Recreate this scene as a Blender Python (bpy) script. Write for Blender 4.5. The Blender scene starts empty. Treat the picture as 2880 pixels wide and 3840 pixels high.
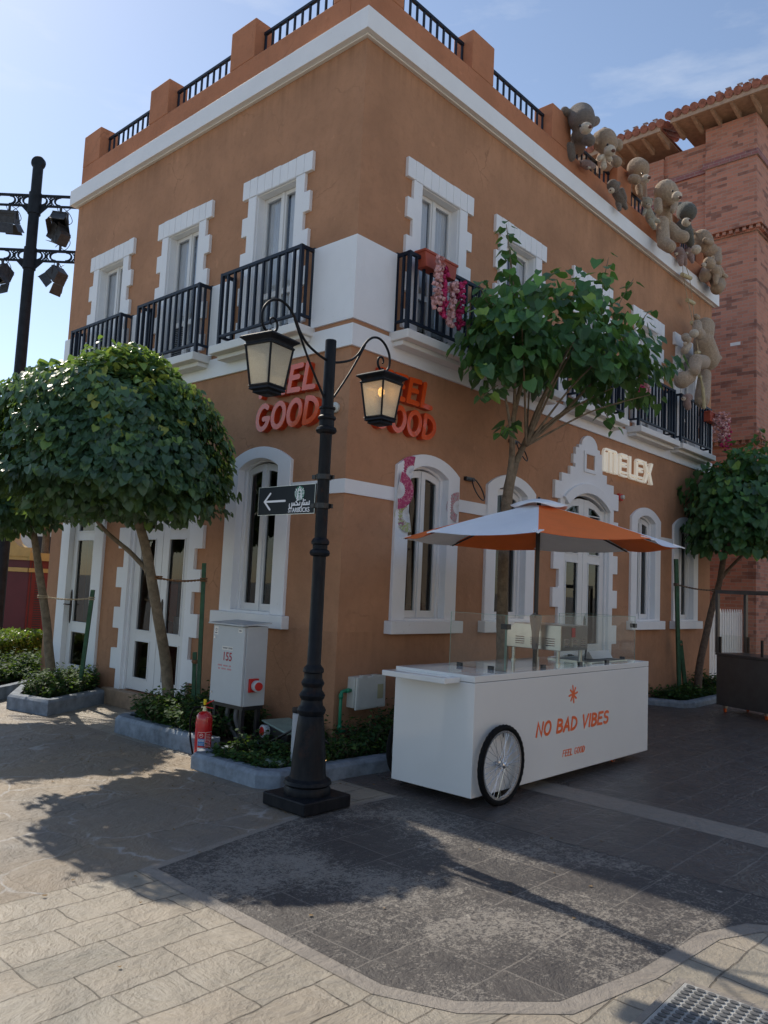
import bpy, bmesh, math, random
from mathutils import Vector, Matrix, noise
from mathutils.geometry import tessellate_polygon
R = math.radians
PI = math.pi
scene = bpy.context.scene
C = scene.collection
random.seed(7)

# ------------------------------------------------------------------ camera
G = -0.17                                   # pavement level
CAM = Vector((-6.2579, -6.3301, 1.70))
yaw, pitch, roll = R(42.4106), R(5.4203), R(2.6173)
fw = Vector((math.cos(pitch) * math.cos(yaw), math.cos(pitch) * math.sin(yaw), math.sin(pitch)))
r0 = Vector((math.sin(yaw), -math.cos(yaw), 0))
u0 = r0.cross(fw)
rt = r0 * math.cos(roll) + u0 * math.sin(roll)
up = rt.cross(fw)
cam = bpy.data.cameras.new('camera')
cam.sensor_fit = 'HORIZONTAL'
cam.sensor_width = 36.0
cam.lens = 36.0 * 2996.15 / 2880.0
cam.clip_end = 3000
cam.clip_start = 0.05
co = bpy.data.objects.new('camera', cam)
C.objects.link(co)
mw = Matrix((rt, up, -fw)).transposed().to_4x4()
mw.translation = CAM
co.matrix_world = mw
scene.camera = co

# ------------------------------------------------------------------ light
SUN_EL = R(44.5)
SUN_AZ = R(6.7)                              # from +Y towards +X
world = bpy.data.worlds.new('World')
scene.world = world
world.use_nodes = True
nt = world.node_tree
nt.nodes.clear()
out = nt.nodes.new('ShaderNodeOutputWorld')
bg = nt.nodes.new('ShaderNodeBackground')
sky = nt.nodes.new('ShaderNodeTexSky')
sky.sky_type = 'NISHITA'
sky.sun_disc = False
sky.sun_elevation = SUN_EL
sky.sun_rotation = SUN_AZ
sky.air_density = 1.0
sky.dust_density = 0.3
sky.ozone_density = 1.0
# a few thin wisps of cloud
tc = nt.nodes.new('ShaderNodeTexCoord')
mp = nt.nodes.new('ShaderNodeMapping')
mp.inputs['Scale'].default_value = (1.2, 1.2, 5.0)
cn = nt.nodes.new('ShaderNodeTexNoise')
cn.inputs['Scale'].default_value = 3.1
cn.inputs['Detail'].default_value = 7
cn.inputs['Roughness'].default_value = 0.6
cr = nt.nodes.new('ShaderNodeValToRGB')
cr.color_ramp.elements[0].position = 0.54
cr.color_ramp.elements[0].color = (0, 0, 0, 1)
cr.color_ramp.elements[1].position = 0.86
cr.color_ramp.elements[1].color = (0.5, 0.5, 0.5, 1)
mx = nt.nodes.new('ShaderNodeMixRGB')
mx.inputs[2].default_value = (5.6, 5.9, 6.3, 1)
nt.links.new(tc.outputs['Generated'], mp.inputs['Vector'])
nt.links.new(mp.outputs[0], cn.inputs['Vector'])
nt.links.new(cn.outputs['Fac'], cr.inputs[0])
nt.links.new(cr.outputs[0], mx.inputs[0])
nt.links.new(sky.outputs[0], mx.inputs[1])
hs = nt.nodes.new('ShaderNodeHueSaturation')
hs.inputs['Saturation'].default_value = 0.93
nt.links.new(mx.outputs[0], hs.inputs['Color'])
nt.links.new(hs.outputs[0], bg.inputs[0])
bg.inputs[1].default_value = 0.128
nt.links.new(bg.outputs[0], out.inputs[0])
sl = bpy.data.lights.new('sun', 'SUN')
sl.energy = 3.7
sl.angle = R(0.55)
sl.color = (1.0, 0.91, 0.77)
so = bpy.data.objects.new('sun', sl)
C.objects.link(so)
sd = Vector((math.sin(SUN_AZ) * math.cos(SUN_EL), math.cos(SUN_AZ) * math.cos(SUN_EL), math.sin(SUN_EL)))
so.rotation_euler = sd.to_track_quat('Z', 'Y').to_euler()
so.location = (0, 30, 30)
scene.view_settings.view_transform = 'Standard'
scene.view_settings.look = 'None'
scene.view_settings.exposure = 0.33
scene.view_settings.gamma = 1.0
scene.cycles.max_bounces = 8
scene.cycles.transparent_max_bounces = 24

# ------------------------------------------------------------------ materials
class N:
    def __init__(s, name):
        s.m = bpy.data.materials.new(name)
        s.m.use_nodes = True
        s.t = s.m.node_tree
        s.t.nodes.clear()
        s.o = s.t.nodes.new('ShaderNodeOutputMaterial')
        s.b = s.t.nodes.new('ShaderNodeBsdfPrincipled')
        s.t.links.new(s.b.outputs[0], s.o.inputs[0])
        s.c = None
    def n(s, kind, **kw):
        x = s.t.nodes.new('ShaderNode' + kind)
        for k, v in kw.items():
            if k in x.inputs: x.inputs[k].default_value = v
            else: setattr(x, k, v)
        return x
    def l(s, a, b): s.t.links.new(a, b)
    def pos(s, scale=(1, 1, 1), rot=(0, 0, 0)):
        g = s.n('NewGeometry'); m = s.n('Mapping')
        m.inputs['Scale'].default_value = scale
        m.inputs['Rotation'].default_value = rot
        s.l(g.outputs['Position'], m.inputs['Vector'])
        return m.outputs[0]
    def obj(s, scale=(1, 1, 1)):
        g = s.n('TexCoord'); m = s.n('Mapping')
        m.inputs['Scale'].default_value = scale
        s.l(g.outputs['Object'], m.inputs['Vector'])
        return m.outputs[0]
    def noise(s, vec, scale, detail=5, rough=0.6, dist=0.0):
        x = s.n('TexNoise'); x.inputs['Scale'].default_value = scale
        x.inputs['Detail'].default_value = detail; x.inputs['Roughness'].default_value = rough
        x.inputs['Distortion'].default_value = dist
        s.l(vec, x.inputs['Vector']); return x.outputs['Fac']
    def ramp(s, fac, a, b, ca=(0, 0, 0, 1), cb=(1, 1, 1, 1)):
        x = s.n('ValToRGB'); e = x.color_ramp.elements
        e[0].position = a; e[0].color = ca; e[1].position = b; e[1].color = cb
        s.l(fac, x.inputs[0]); return x.outputs[0]
    def mix(s, fac, a, b, mode='MIX'):
        x = s.n('MixRGB'); x.blend_type = mode
        for i, v in ((0, fac), (1, a), (2, b)):
            if hasattr(v, 'links'): s.l(v, x.inputs[i])
            elif isinstance(v, (int, float)): x.inputs[i].default_value = v
            else: x.inputs[i].default_value = tuple(v) + ((1,) if len(v) == 3 else ())
        return x.outputs[0]
    def bump(s, h, strength, dist):
        x = s.n('Bump'); x.inputs['Strength'].default_value = strength; x.inputs['Distance'].default_value = dist
        s.l(h, x.inputs['Height'])
        if s.c is not None: s.l(s.c, x.inputs['Normal'])
        s.c = x.outputs[0]
        s.l(s.c, s.b.inputs['Normal'])
    def col(s, v):
        if hasattr(v, 'links'): s.l(v, s.b.inputs['Base Color'])
        else: s.b.inputs['Base Color'].default_value = tuple(v) + (1,)
    def set(s, **kw):
        for k, v in kw.items():
            k = k.replace('_', ' ').title().replace('Ior', 'IOR')
            if hasattr(v, 'links'): s.l(v, s.b.inputs[k])
            else: s.b.inputs[k].default_value = v
        return s

M = {}
def simple(name, c, rough=0.6, metal=0.0, var=0.12, scale=6.0, bump=0.0, bs=40.0, spec=0.5, coat=0.0):
    a = N(name); v = a.pos()
    n1 = a.noise(v, scale, 6, 0.65)
    lo = tuple(x * (1 - var) for x in c); hi = tuple(min(1, x * (1 + var)) for x in c)
    a.col(a.mix(a.ramp(n1, 0.3, 0.7), lo, hi))
    a.set(roughness=rough, metallic=metal)
    a.b.inputs['Specular IOR Level'].default_value = spec
    a.b.inputs['Coat Weight'].default_value = coat
    a.b.inputs['Coat Roughness'].default_value = 0.05
    if bump: a.bump(a.noise(v, bs, 4, 0.6), bump, 0.01)
    M[name] = a.m
    return a

def stucco(name, c, dirt=(0.20, 0.12, 0.07)):
    a = N(name); v = a.pos()
    big = a.noise(v, 0.9, 6, 0.6, 0.3)
    streak = a.noise(a.pos((5.5, 5.5, 0.55)), 1.0, 5, 0.6)
    patch = a.noise(v, 3.4, 8, 0.7)
    fine = a.noise(v, 55, 3, 0.6)
    base = a.mix(a.ramp(big, 0.32, 0.7), tuple(x * 0.82 for x in c), tuple(min(1, x * 1.13) for x in c))
    base = a.mix(a.mix(1.0, a.ramp(streak, 0.55, 0.85), (0.18, 0.18, 0.18), 'MULTIPLY'), base, dirt)
    blot = a.noise(v, 9, 6, 0.65)
    base = a.mix(a.mix(1.0, a.ramp(blot, 0.50, 0.80), (0.6, 0.6, 0.6), 'MULTIPLY'), base, tuple(x * 0.72 for x in c))
    base = a.mix(a.mix(1.0, a.ramp(patch, 0.63, 0.68), (0.30, 0.30, 0.30), 'MULTIPLY'), base, tuple(min(1, x * 1.5) for x in c))
    cv = a.n('TexVoronoi'); cv.feature = 'DISTANCE_TO_EDGE'; cv.inputs['Scale'].default_value = 0.55
    cd = a.n('VectorMath'); cd.operation = 'SCALE'; cd.inputs['Scale'].default_value = 0.9; cnz = a.n('TexNoise'); cnz.inputs['Scale'].default_value = 1.6; cnz.inputs['Detail'].default_value = 8; a.l(v, cnz.inputs['Vector']); a.l(cnz.outputs['Color'], cd.inputs[0])
    ca = a.n('VectorMath'); ca.operation = 'ADD'; a.l(v, ca.inputs[0]); a.l(cd.outputs[0], ca.inputs[1]); a.l(ca.outputs[0], cv.inputs['Vector'])
    ck = a.mix(1.0, a.ramp(cv.outputs['Distance'], 0.002, 0.007, (1, 1, 1, 1), (0, 0, 0, 1)), a.ramp(big, 0.50, 0.60), 'MULTIPLY')
    base = a.mix(a.mix(1.0, ck, (0.45,) * 3, 'MULTIPLY'), base, tuple(x * 0.45 for x in c))
    # damp, scuffed band near the pavement
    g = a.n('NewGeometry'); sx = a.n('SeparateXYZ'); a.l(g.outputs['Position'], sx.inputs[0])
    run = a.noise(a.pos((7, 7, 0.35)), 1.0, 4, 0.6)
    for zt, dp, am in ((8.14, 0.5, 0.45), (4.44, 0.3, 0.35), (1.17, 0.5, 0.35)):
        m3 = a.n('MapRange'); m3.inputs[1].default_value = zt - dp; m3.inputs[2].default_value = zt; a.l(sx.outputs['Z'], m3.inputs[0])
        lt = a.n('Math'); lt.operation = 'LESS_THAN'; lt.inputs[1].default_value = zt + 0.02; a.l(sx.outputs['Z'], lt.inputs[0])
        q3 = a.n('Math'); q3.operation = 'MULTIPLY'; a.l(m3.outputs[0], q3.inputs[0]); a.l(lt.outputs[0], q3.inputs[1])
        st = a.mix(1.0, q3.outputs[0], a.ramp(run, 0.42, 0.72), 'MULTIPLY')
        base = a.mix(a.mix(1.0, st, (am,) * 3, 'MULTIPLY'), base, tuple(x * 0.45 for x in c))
    mr = a.n('MapRange'); mr.inputs[1].default_value = 1.1; mr.inputs[2].default_value = -0.2
    a.l(sx.outputs['Z'], mr.inputs[0])
    stain = a.mix(1.0, mr.outputs[0], a.ramp(patch, 0.35, 0.6), 'MULTIPLY')
    base = a.mix(a.mix(1.0, stain, (0.6, 0.6, 0.6), 'MULTIPLY'), base, tuple(x * 0.6 for x in c))
    a.col(base); a.set(roughness=0.88)
    a.b.inputs['Specular IOR Level'].default_value = 0.25
    a.bump(fine, 0.35, 0.008); a.bump(patch, 0.5, 0.03); a.bump(blot, 0.5, 0.015)
    M[name] = a.m
stucco('stucco', (0.465, 0.240, 0.136))
stucco('stucco_parapet', (0.49, 0.205, 0.108))

def white_paint(name, c, amt=0.35, rough=0.6):
    a = N(name); v = a.pos()
    n1 = a.noise(v, 2.2, 7, 0.65); n2 = a.noise(a.pos((5, 5, 1.6)), 1.0, 6, 0.65); n3 = a.noise(v, 28, 5, 0.7)
    base = a.mix(a.ramp(n1, 0.3, 0.75), tuple(x * 0.93 for x in c), c)
    base = a.mix(a.mix(1.0, a.ramp(n2, 0.6, 0.85), (amt * 0.35,) * 3, 'MULTIPLY'), base, (0.42, 0.38, 0.33))
    base = a.mix(a.mix(1.0, a.ramp(n3, 0.66, 0.70), (amt, amt, amt), 'MULTIPLY'), base, (0.45, 0.36, 0.28))
    a.col(base); a.set(roughness=rough); a.bump(n3, 0.12, 0.006); M[name] = a.m
white_paint('white', (0.86, 0.86, 0.875), 0.4)
white_paint('white_frame', (0.78, 0.77, 0.76), 0.3, 0.45)
white_paint('slab', (0.78, 0.76, 0.73), 0.5)
simple('navy_iron', (0.010, 0.017, 0.032), 0.5, 0.0, 0.3, spec=0.25)
simple('black_iron', (0.022, 0.024, 0.028), 0.42, 0.35, 0.5, 9, 0.12, 60)
# rusty, repainted lamp pole
a = N('lamp_iron'); v = a.pos(); n1 = a.noise(v, 6, 8, 0.7); n2 = a.noise(a.pos((9, 9, 3)), 2.2, 6, 0.6)
b_ = a.mix(a.ramp(n2, 0.35, 0.7), (0.006, 0.008, 0.012), (0.017, 0.018, 0.021))
b_ = a.mix(a.mix(1.0, a.ramp(n1, 0.56, 0.68), (0.5,) * 3, 'MULTIPLY'), b_, (0.055, 0.026, 0.017))
a.col(b_); a.b.inputs['Specular IOR Level'].default_value = 0.16; a.set(roughness=a.ramp(n1, 0.3, 0.7, (0.34,) * 3 + (1,), (0.62,) * 3 + (1,)), metallic=0.0); a.bump(n1, 0.15, 0.008); M['lamp_iron'] = a.m
simple('bark', (0.20, 0.155, 0.105), 0.9, 0, 0.4, 14, 0.8, 30)
simple('bark_dark', (0.125, 0.085, 0.06), 0.9, 0, 0.4, 14, 0.8, 30)
simple('soil', (0.075, 0.05, 0.035), 0.95, 0, 0.5, 20, 1.0, 60)
simple('stake_green', (0.035, 0.10, 0.05), 0.7, 0, 0.35, 12, 0.3)
simple('rope', (0.20, 0.10, 0.045), 0.9, 0, 0.4, 40, 0.8, 120)
simple('rope_pale', (0.42, 0.33, 0.22), 0.9, 0, 0.3, 40)
simple('bamboo', (0.50, 0.42, 0.24), 0.6, 0, 0.25, 20)
simple('cabinet', (0.50, 0.53, 0.55), 0.42, 0, 0.05, 3)
simple('cream_plastic', (0.58, 0.58, 0.53), 0.4, 0, 0.08, 5)
simple('yellow_plastic', (0.40, 0.37, 0.22), 0.5)
simple('pipe_green', (0.02, 0.23, 0.12), 0.4, 0, 0.2)
simple('red_gloss', (0.50, 0.012, 0.015), 0.22, 0, 0.1, coat=0.6)
simple('red_plastic', (0.55, 0.02, 0.015), 0.35)
simple('yellow', (0.80, 0.60, 0.02), 0.4)
simple('blue_label', (0.02, 0.16, 0.42), 0.5)
simple('white_label', (0.75, 0.72, 0.68), 0.5)
simple('pink_label', (0.62, 0.16, 0.17), 0.5)
simple('brass', (0.55, 0.48, 0.28), 0.4, 0.7)
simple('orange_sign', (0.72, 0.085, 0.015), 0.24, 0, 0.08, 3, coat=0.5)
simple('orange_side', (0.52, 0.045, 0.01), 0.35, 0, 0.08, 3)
simple('orange_cloth', (0.95, 0.20, 0.035), 0.75, 0, 0.05, 5, 0.15, 8)
simple('white_cloth', (0.90, 0.91, 0.93), 0.75, 0, 0.03, 5, 0.15, 8)
simple('cart_white', (0.76, 0.755, 0.74), 0.10, 0, 0.02, 1.2, coat=0.5)
simple('orange_paint', (0.82, 0.13, 0.02), 0.4)
simple('sign_black', (0.008, 0.014, 0.020), 0.45, 0, 0.2, spec=0.22)
simple('sign_white', (0.80, 0.81, 0.84), 0.4, 0, 0.02)
simple('emblem_green', (0.0, 0.16, 0.085), 0.4, 0, 0.02)
simple('neon_white', (0.80, 0.77, 0.70), 0.4, 0, 0.03)
simple('rubber', (0.008, 0.008, 0.009), 0.8, 0, 0.3, 30, spec=0.15)
simple('chrome', (0.62, 0.63, 0.65), 0.22, 1.0, 0.1)
simple('steel', (0.50, 0.50, 0.48), 0.30, 1.0, 0.12, 5)
simple('dark_steel', (0.12, 0.12, 0.118), 0.34, 0.6, 0.15, 4)
simple('black_plastic', (0.015, 0.015, 0.017), 0.4)
simple('grey_plastic', (0.12, 0.12, 0.125), 0.5)
simple('terracotta', (0.40, 0.075, 0.04), 0.6)
simple('pale_pink', (0.70, 0.40, 0.40), 0.8, 0, 0.25, 25)
simple('hot_pink', (0.55, 0.035, 0.15), 0.8, 0, 0.3, 25)
simple('fan_wood', (0.75, 0.72, 0.70), 0.6)
simple('kerb', (0.20, 0.235, 0.28), 0.8, 0, 0.45, 5, 0.7, 18)
simple('dry_leaf', (0.20, 0.13, 0.06), 0.9, 0, 0.5, 8)
simple('step_stone', (0.30, 0.21, 0.14), 0.85, 0, 0.35, 7, 0.5, 25)
simple('net_curtain', (0.20, 0.20, 0.19), 0.9, 0, 0.1, 3)
simple('curtain', (0.80, 0.82, 0.86), 0.9, 0, 0.06, 3)
simple('room_dark', (0.05, 0.05, 0.055), 0.9)
simple('shop_orange', (0.42, 0.06, 0.02), 0.7)
simple('shop_red', (0.18, 0.015, 0.02), 0.7)
simple('room_green', (0.02, 0.12, 0.10), 0.8)
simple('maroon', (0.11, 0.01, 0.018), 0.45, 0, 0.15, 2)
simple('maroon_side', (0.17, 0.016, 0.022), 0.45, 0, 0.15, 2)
simple('gold', (0.52, 0.37, 0.13), 0.55, 0, 0.1)
simple('door_green', (0.04, 0.065, 0.055), 0.35)
simple('timber', (0.42, 0.28, 0.19), 0.75, 0, 0.2, 8)
simple('roof_tile', (0.30, 0.11, 0.07), 0.8, 0, 0.5, 9, 0.5)
simple('sand_wall', (0.56, 0.47, 0.38), 0.85, 0, 0.15, 1.5, 0.2, 30)
simple('picket', (0.80, 0.79, 0.77), 0.5, 0, 0.05)
simple('post_grey', (0.45, 0.47, 0.50), 0.5)
simple('mast', (0.015, 0.020, 0.027), 0.6, 0.0, 0.4, spec=0.2)
simple('fixture', (0.04, 0.042, 0.046), 0.6, 0.0, 0.5, 15)
simple('number_red', (0.36, 0.015, 0.03), 0.5)
simple('bin_lid', (0.20, 0.28, 0.24), 0.5, 0, 0.2)
simple('drain', (0.42, 0.42, 0.40), 0.5, 0.4, 0.3, 12)
simple('drain_lug', (0.17, 0.17, 0.17), 0.5, 0.5, 0.4, 20)
simple('handle_bronze', (0.05, 0.035, 0.028), 0.45, 0.6)
simple('louvre_black', (0.02, 0.022, 0.028), 0.5)

def brickmat(name, scale=1.0, c1=(0.53, 0.22, 0.145), c2=(0.22, 0.095, 0.08), mortar=(0.40, 0.29, 0.24)):
    a = N(name)
    g = a.n('NewGeometry'); s = a.n('SeparateXYZ'); a.l(g.outputs['Position'], s.inputs[0])
    ad = a.n('Math'); ad.operation = 'ADD'; a.l(s.outputs['X'], ad.inputs[0]); a.l(s.outputs['Y'], ad.inputs[1])
    cb = a.n('CombineXYZ'); a.l(ad.outputs[0], cb.inputs[0]); a.l(s.outputs['Z'], cb.inputs[1])
    b = a.n('TexBrick'); b.inputs['Scale'].default_value = 1.0
    b.inputs['Brick Width'].default_value = 0.26 * scale; b.inputs['Row Height'].default_value = 0.085 * scale
    b.inputs['Mortar Size'].default_value = 0.008; b.inputs['Mortar Smooth'].default_value = 0.3
    b.inputs['Bias'].default_value = -0.1
    b.inputs['Color1'].default_value = c1 + (1,); b.inputs['Color2'].default_value = tuple(x * 0.78 for x in c1) + (1,)
    b.inputs['Mortar'].default_value = mortar + (1,)
    a.l(cb.outputs[0], b.inputs['Vector'])
    v = a.pos((1, 1, 3.2)); n1 = a.noise(v, 1.1, 3, 0.5); n2 = a.noise(a.pos(), 7, 6, 0.6)
    # clusters of burnt, dark bricks, snapped to whole bricks
    w = a.n('TexBrick'); w.inputs['Scale'].default_value = 1.0
    w.inputs['Brick Width'].default_value = 0.26 * scale; w.inputs['Row Height'].default_value = 0.085 * scale
    w.inputs['Mortar Size'].default_value = 0.0
    w.inputs['Color1'].default_value = (0, 0, 0, 1); w.inputs['Color2'].default_value = (1, 1, 1, 1); w.inputs['Bias'].default_value = 0.0
    a.l(cb.outputs[0], w.inputs['Vector'])
    sel = a.mix(1.0, a.ramp(n1, 0.46, 0.60), a.ramp(w.outputs['Color'], 0.52, 0.56), 'MULTIPLY')
    base = a.mix(a.mix(1.0, sel, (0.6,) * 3, 'MULTIPLY'), b.outputs['Color'], tuple(x * 0.55 for x in c2))
    base = a.mix(a.mix(1.0, a.ramp(n2, 0.45, 0.8), (0.35,) * 3, 'MULTIPLY'), base, (0.5, 0.3, 0.22))
    a.col(base); a.set(roughness=0.9)
    inv = a.n('Invert'); a.l(b.outputs['Fac'], inv.inputs['Color'])
    a.bump(inv.outputs[0], 0.6, 0.01); a.bump(n2, 0.3, 0.01)
    M[name] = a.m
brickmat('brick')
brickmat('brick_pink', 1.0, (0.30, 0.12, 0.12), (0.2, 0.1, 0.1), (0.35, 0.25, 0.24))

# ---- pavement materials
def paving(name, c1, c2, mortar, bw, rh, msize, wear=None, wear_amt=0.0, rough=0.62, bmp=0.5, veins=0.0, distort=0.05, wscale=9.0, wthr=0.5, tint=None, relief=0.5):
    a = N(name)
    g = a.n('NewGeometry')
    nz = a.n('TexNoise'); nz.inputs['Scale'].default_value = 2.5; nz.inputs['Detail'].default_value = 3
    a.l(g.outputs['Position'], nz.inputs['Vector'])
    vm = a.n('VectorMath'); vm.operation = 'SCALE'; vm.inputs['Scale'].default_value = distort
    a.l(nz.outputs['Color'], vm.inputs[0])
    va = a.n('VectorMath'); va.operation = 'ADD'
    a.l(g.outputs['Position'], va.inputs[0]); a.l(vm.outputs[0], va.inputs[1])
    b = a.n('TexBrick'); b.inputs['Scale'].default_value = 1.0
    b.offset = 0.37; b.offset_frequency = 2; b.squash = 0.72; b.squash_frequency = 3
    b.inputs['Brick Width'].default_value = bw; b.inputs['Row Height'].default_value = rh
    b.inputs['Mortar Size'].default_value = msize; b.inputs['Mortar Smooth'].default_value = 0.4
    b.inputs['Color1'].default_value = c1 + (1,); b.inputs['Color2'].default_value = c2 + (1,)
    b.inputs['Mortar'].default_value = mortar + (1,)
    a.l(va.outputs[0], b.inputs['Vector'])
    v = a.pos(); n1 = a.noise(v, 2.3, 8, 0.68, 0.4); n2 = a.noise(v, 14, 8, 0.72, 0.6); n3 = a.noise(v, 70, 4, 0.7)
    n0 = a.noise(v, 0.55, 4, 0.6)
    base = a.mix(a.mix(1.0, a.ramp(n1, 0.3, 0.72), (0.55,) * 3, 'MULTIPLY'), b.outputs['Color'], tuple(x * 1.35 for x in c1))
    base = a.mix(a.mix(1.0, a.ramp(n2, 0.45, 0.75), (0.35,) * 3, 'MULTIPLY'), base, tuple(x * 0.62 for x in c2))
    if tint: base = a.mix(a.mix(1.0, a.ramp(n0, 0.42, 0.62), (0.7,) * 3, 'MULTIPLY'), base, tint)
    if veins:
        vo = a.n('TexVoronoi'); vo.feature = 'DISTANCE_TO_EDGE'; vo.inputs['Scale'].default_value = 1.35
        nd = a.n('VectorMath'); nd.operation = 'SCALE'; nd.inputs['Scale'].default_value = 0.35
        a.l(nz.outputs['Color'], nd.inputs[0])
        n4 = a.n('VectorMath'); n4.operation = 'ADD'; a.l(g.outputs['Position'], n4.inputs[0]); a.l(nd.outputs[0], n4.inputs[1])
        a.l(n4.outputs[0], vo.inputs['Vector'])
        ed = a.ramp(vo.outputs['Distance'], 0.004, 0.02, (1, 1, 1, 1), (0, 0, 0, 1))
        ed = a.mix(1.0, ed, a.ramp(n1, 0.42, 0.6), 'MULTIPLY')
        base = a.mix(a.mix(1.0, ed, (veins,) * 3, 'MULTIPLY'), base, (0.40, 0.38, 0.36))
    if wear:
        wn = a.mix(0.42, a.noise(v, wscale, 15, 0.76, 0.3), a.noise(v, wscale * 0.3, 12, 0.74, 0.6)); wb = a.noise(v, 1.1, 6, 0.62)
        sm = a.n('Math'); sm.operation = 'MULTIPLY_ADD'; sm.inputs[1].default_value = 0.42; a.l(wb, sm.inputs[0]); a.l(wn, sm.inputs[2])
        th = wthr + 0.215
        f = a.ramp(sm.outputs[0], th, th + 0.06)
        sc1 = a.noise(a.pos((55, 2.0, 1), (0, 0, 0.55)), 1.0, 5, 0.6); sc2 = a.noise(a.pos((2.2, 48, 1), (0, 0, 0.25)), 1.0, 5, 0.6)
        scr = a.mix(1.0, a.ramp(sc1, 0.66, 0.70), a.ramp(sc2, 0.66, 0.70), 'ADD')
        f = a.mix(1.0, f, a.mix(1.0, scr, (0.55,) * 3, 'MULTIPLY'), 'LIGHTEN')
        base = a.mix(a.mix(1.0, f, (wear_amt,) * 3, 'MULTIPLY'), base, wear)
        bn = a.noise(v, 1.9, 9, 0.62, 0.3)
        base = a.mix(a.ramp(bn, 0.70, 0.705), base, tuple(x * 1.1 for x in wear))
        a.bump(f, 0.25, 0.004)
    a.col(base)
    a.set(roughness=a.ramp(n1, 0.3, 0.7, (rough - 0.14,) * 3 + (1,), (rough + 0.12,) * 3 + (1,)))
    a.b.inputs['Specular IOR Level'].default_value = 0.45
    inv = a.n('Invert'); a.l(b.outputs['Fac'], inv.inputs['Color'])
    rg = a.n('Math'); rg.operation = 'PINGPONG'; rg.inputs[1].default_value = 0.08; a.l(a.noise(v, 3.4, 6, 0.55, 0.8), rg.inputs[0])
    a.bump(inv.outputs[0], bmp, 0.014); a.bump(n1, 1.0, 0.06); a.bump(rg.outputs[0], relief, 0.16); a.bump(n2, 0.6, 0.014); a.bump(n3, 0.3, 0.004)
    M[name] = a.m
paving('pave_beige', (0.32, 0.27, 0.21), (0.25, 0.23, 0.19), (0.045, 0.038, 0.03), 0.47, 0.265, 0.0055, None, 0, 0.44, 1.0, distort=0.085, relief=0.10)
paving('pave_flag', (0.215, 0.178, 0.14), (0.165, 0.148, 0.13), (0.10, 0.085, 0.07), 1.6, 0.9, 0.008, None, 0, 0.5, 0.5, veins=0.8, relief=0.10, distort=0.35, tint=(0.29, 0.215, 0.135))
paving('pave_worn', (0.046, 0.041, 0.041), (0.068, 0.060, 0.056), (0.19, 0.17, 0.15), 0.62, 0.50, 0.006, (0.29, 0.262, 0.228), 0.75, 0.6, 0.25, relief=0.15, wscale=60, wthr=0.50)
paving('pave_dark', (0.072, 0.062, 0.058), (0.10, 0.086, 0.078), (0.20, 0.185, 0.17), 0.78, 0.36, 0.007, (0.24, 0.21, 0.19), 0.45, 0.38, 0.4, wscale=11, wthr=0.60)
paving('pave_band', (0.25, 0.22, 0.19), (0.215, 0.19, 0.165), (0.26, 0.22, 0.19), 3.0, 3.0, 0.0, None, 0, 0.6, 0.1, relief=0.1)

# ---- glass
def glass(name, tint, rough=0.02, fres=1.5, mixadd=0.0):
    m = bpy.data.materials.new(name); m.use_nodes = True; t = m.node_tree; t.nodes.clear()
    o = t.nodes.new('ShaderNodeOutputMaterial'); mx_ = t.nodes.new('ShaderNodeMixShader')
    tr = t.nodes.new('ShaderNodeBsdfTransparent'); gl = t.nodes.new('ShaderNodeBsdfGlossy'); fr = t.nodes.new('ShaderNodeFresnel')
    tr.inputs[0].default_value = tint + (1,); gl.inputs['Roughness'].default_value = rough; fr.inputs['IOR'].default_value = fres
    ad = t.nodes.new('ShaderNodeMath'); ad.operation = 'ADD'; ad.inputs[1].default_value = mixadd; ad.use_clamp = True
    t.links.new(fr.outputs[0], ad.inputs[0]); t.links.new(ad.outputs[0], mx_.inputs[0])
    t.links.new(tr.outputs[0], mx_.inputs[1]); t.links.new(gl.outputs[0], mx_.inputs[2]); t.links.new(mx_.outputs[0], o.inputs[0])
    M[name] = m
glass('window_glass', (0.50, 0.55, 0.57), 0.01, 1.45, 0.0)
glass('upper_glass', (0.88, 0.90, 0.92), 0.01, 1.5, 0.03)
glass('cart_glass', (0.90, 0.94, 0.92), 0.01, 1.42, 0.03)
simple('glass_edge', (0.20, 0.36, 0.30), 0.2)
# frosted, hammered lantern glass
a = N('lantern_glass'); v = a.pos(); n1 = a.noise(v, 130, 3, 0.6)
gc = a.mix(a.ramp(n1, 0.35, 0.7), (0.80, 0.77, 0.68), (0.96, 0.94, 0.88)); a.col(gc); a.set(roughness=0.3)
a.bump(n1, 0.8, 0.01)
tl = a.n('BsdfTranslucent'); a.l(gc, tl.inputs['Color']); a.l(a.c, tl.inputs['Normal'])
tp = a.n('BsdfTransparent'); tp.inputs[0].default_value = (0.97, 0.93, 0.84, 1)
m1 = a.n('MixShader'); m1.inputs[0].default_value = 0.62; a.l(a.b.outputs[0], m1.inputs[1]); a.l(tl.outputs[0], m1.inputs[2])
m2 = a.n('MixShader'); m2.inputs[0].default_value = 0.38; a.l(m1.outputs[0], m2.inputs[1]); a.l(tp.outputs[0], m2.inputs[2]); a.l(m2.outputs[0], a.o.inputs[0])
M['lantern_glass'] = a.m
a = N('bulb_glow'); a.col((0.9, 0.6, 0.2)); a.b.inputs['Emission Color'].default_value = (1.0, 0.50, 0.12, 1); a.b.inputs['Emission Strength'].default_value = 6.0; M['bulb_glow'] = a.m
a = N('neon_white'); a.col((0.85, 0.80, 0.70)); a.b.inputs['Emission Color'].default_value = (1.0, 0.90, 0.72, 1); a.b.inputs['Emission Strength'].default_value = 0.16; M['neon_white'] = a.m
a = N('spot_glow'); a.col((0.9, 0.6, 0.2)); a.b.inputs['Emission Color'].default_value = (1.0, 0.66, 0.30, 1); a.b.inputs['Emission Strength'].default_value = 2.5; M['spot_glow'] = a.m

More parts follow.
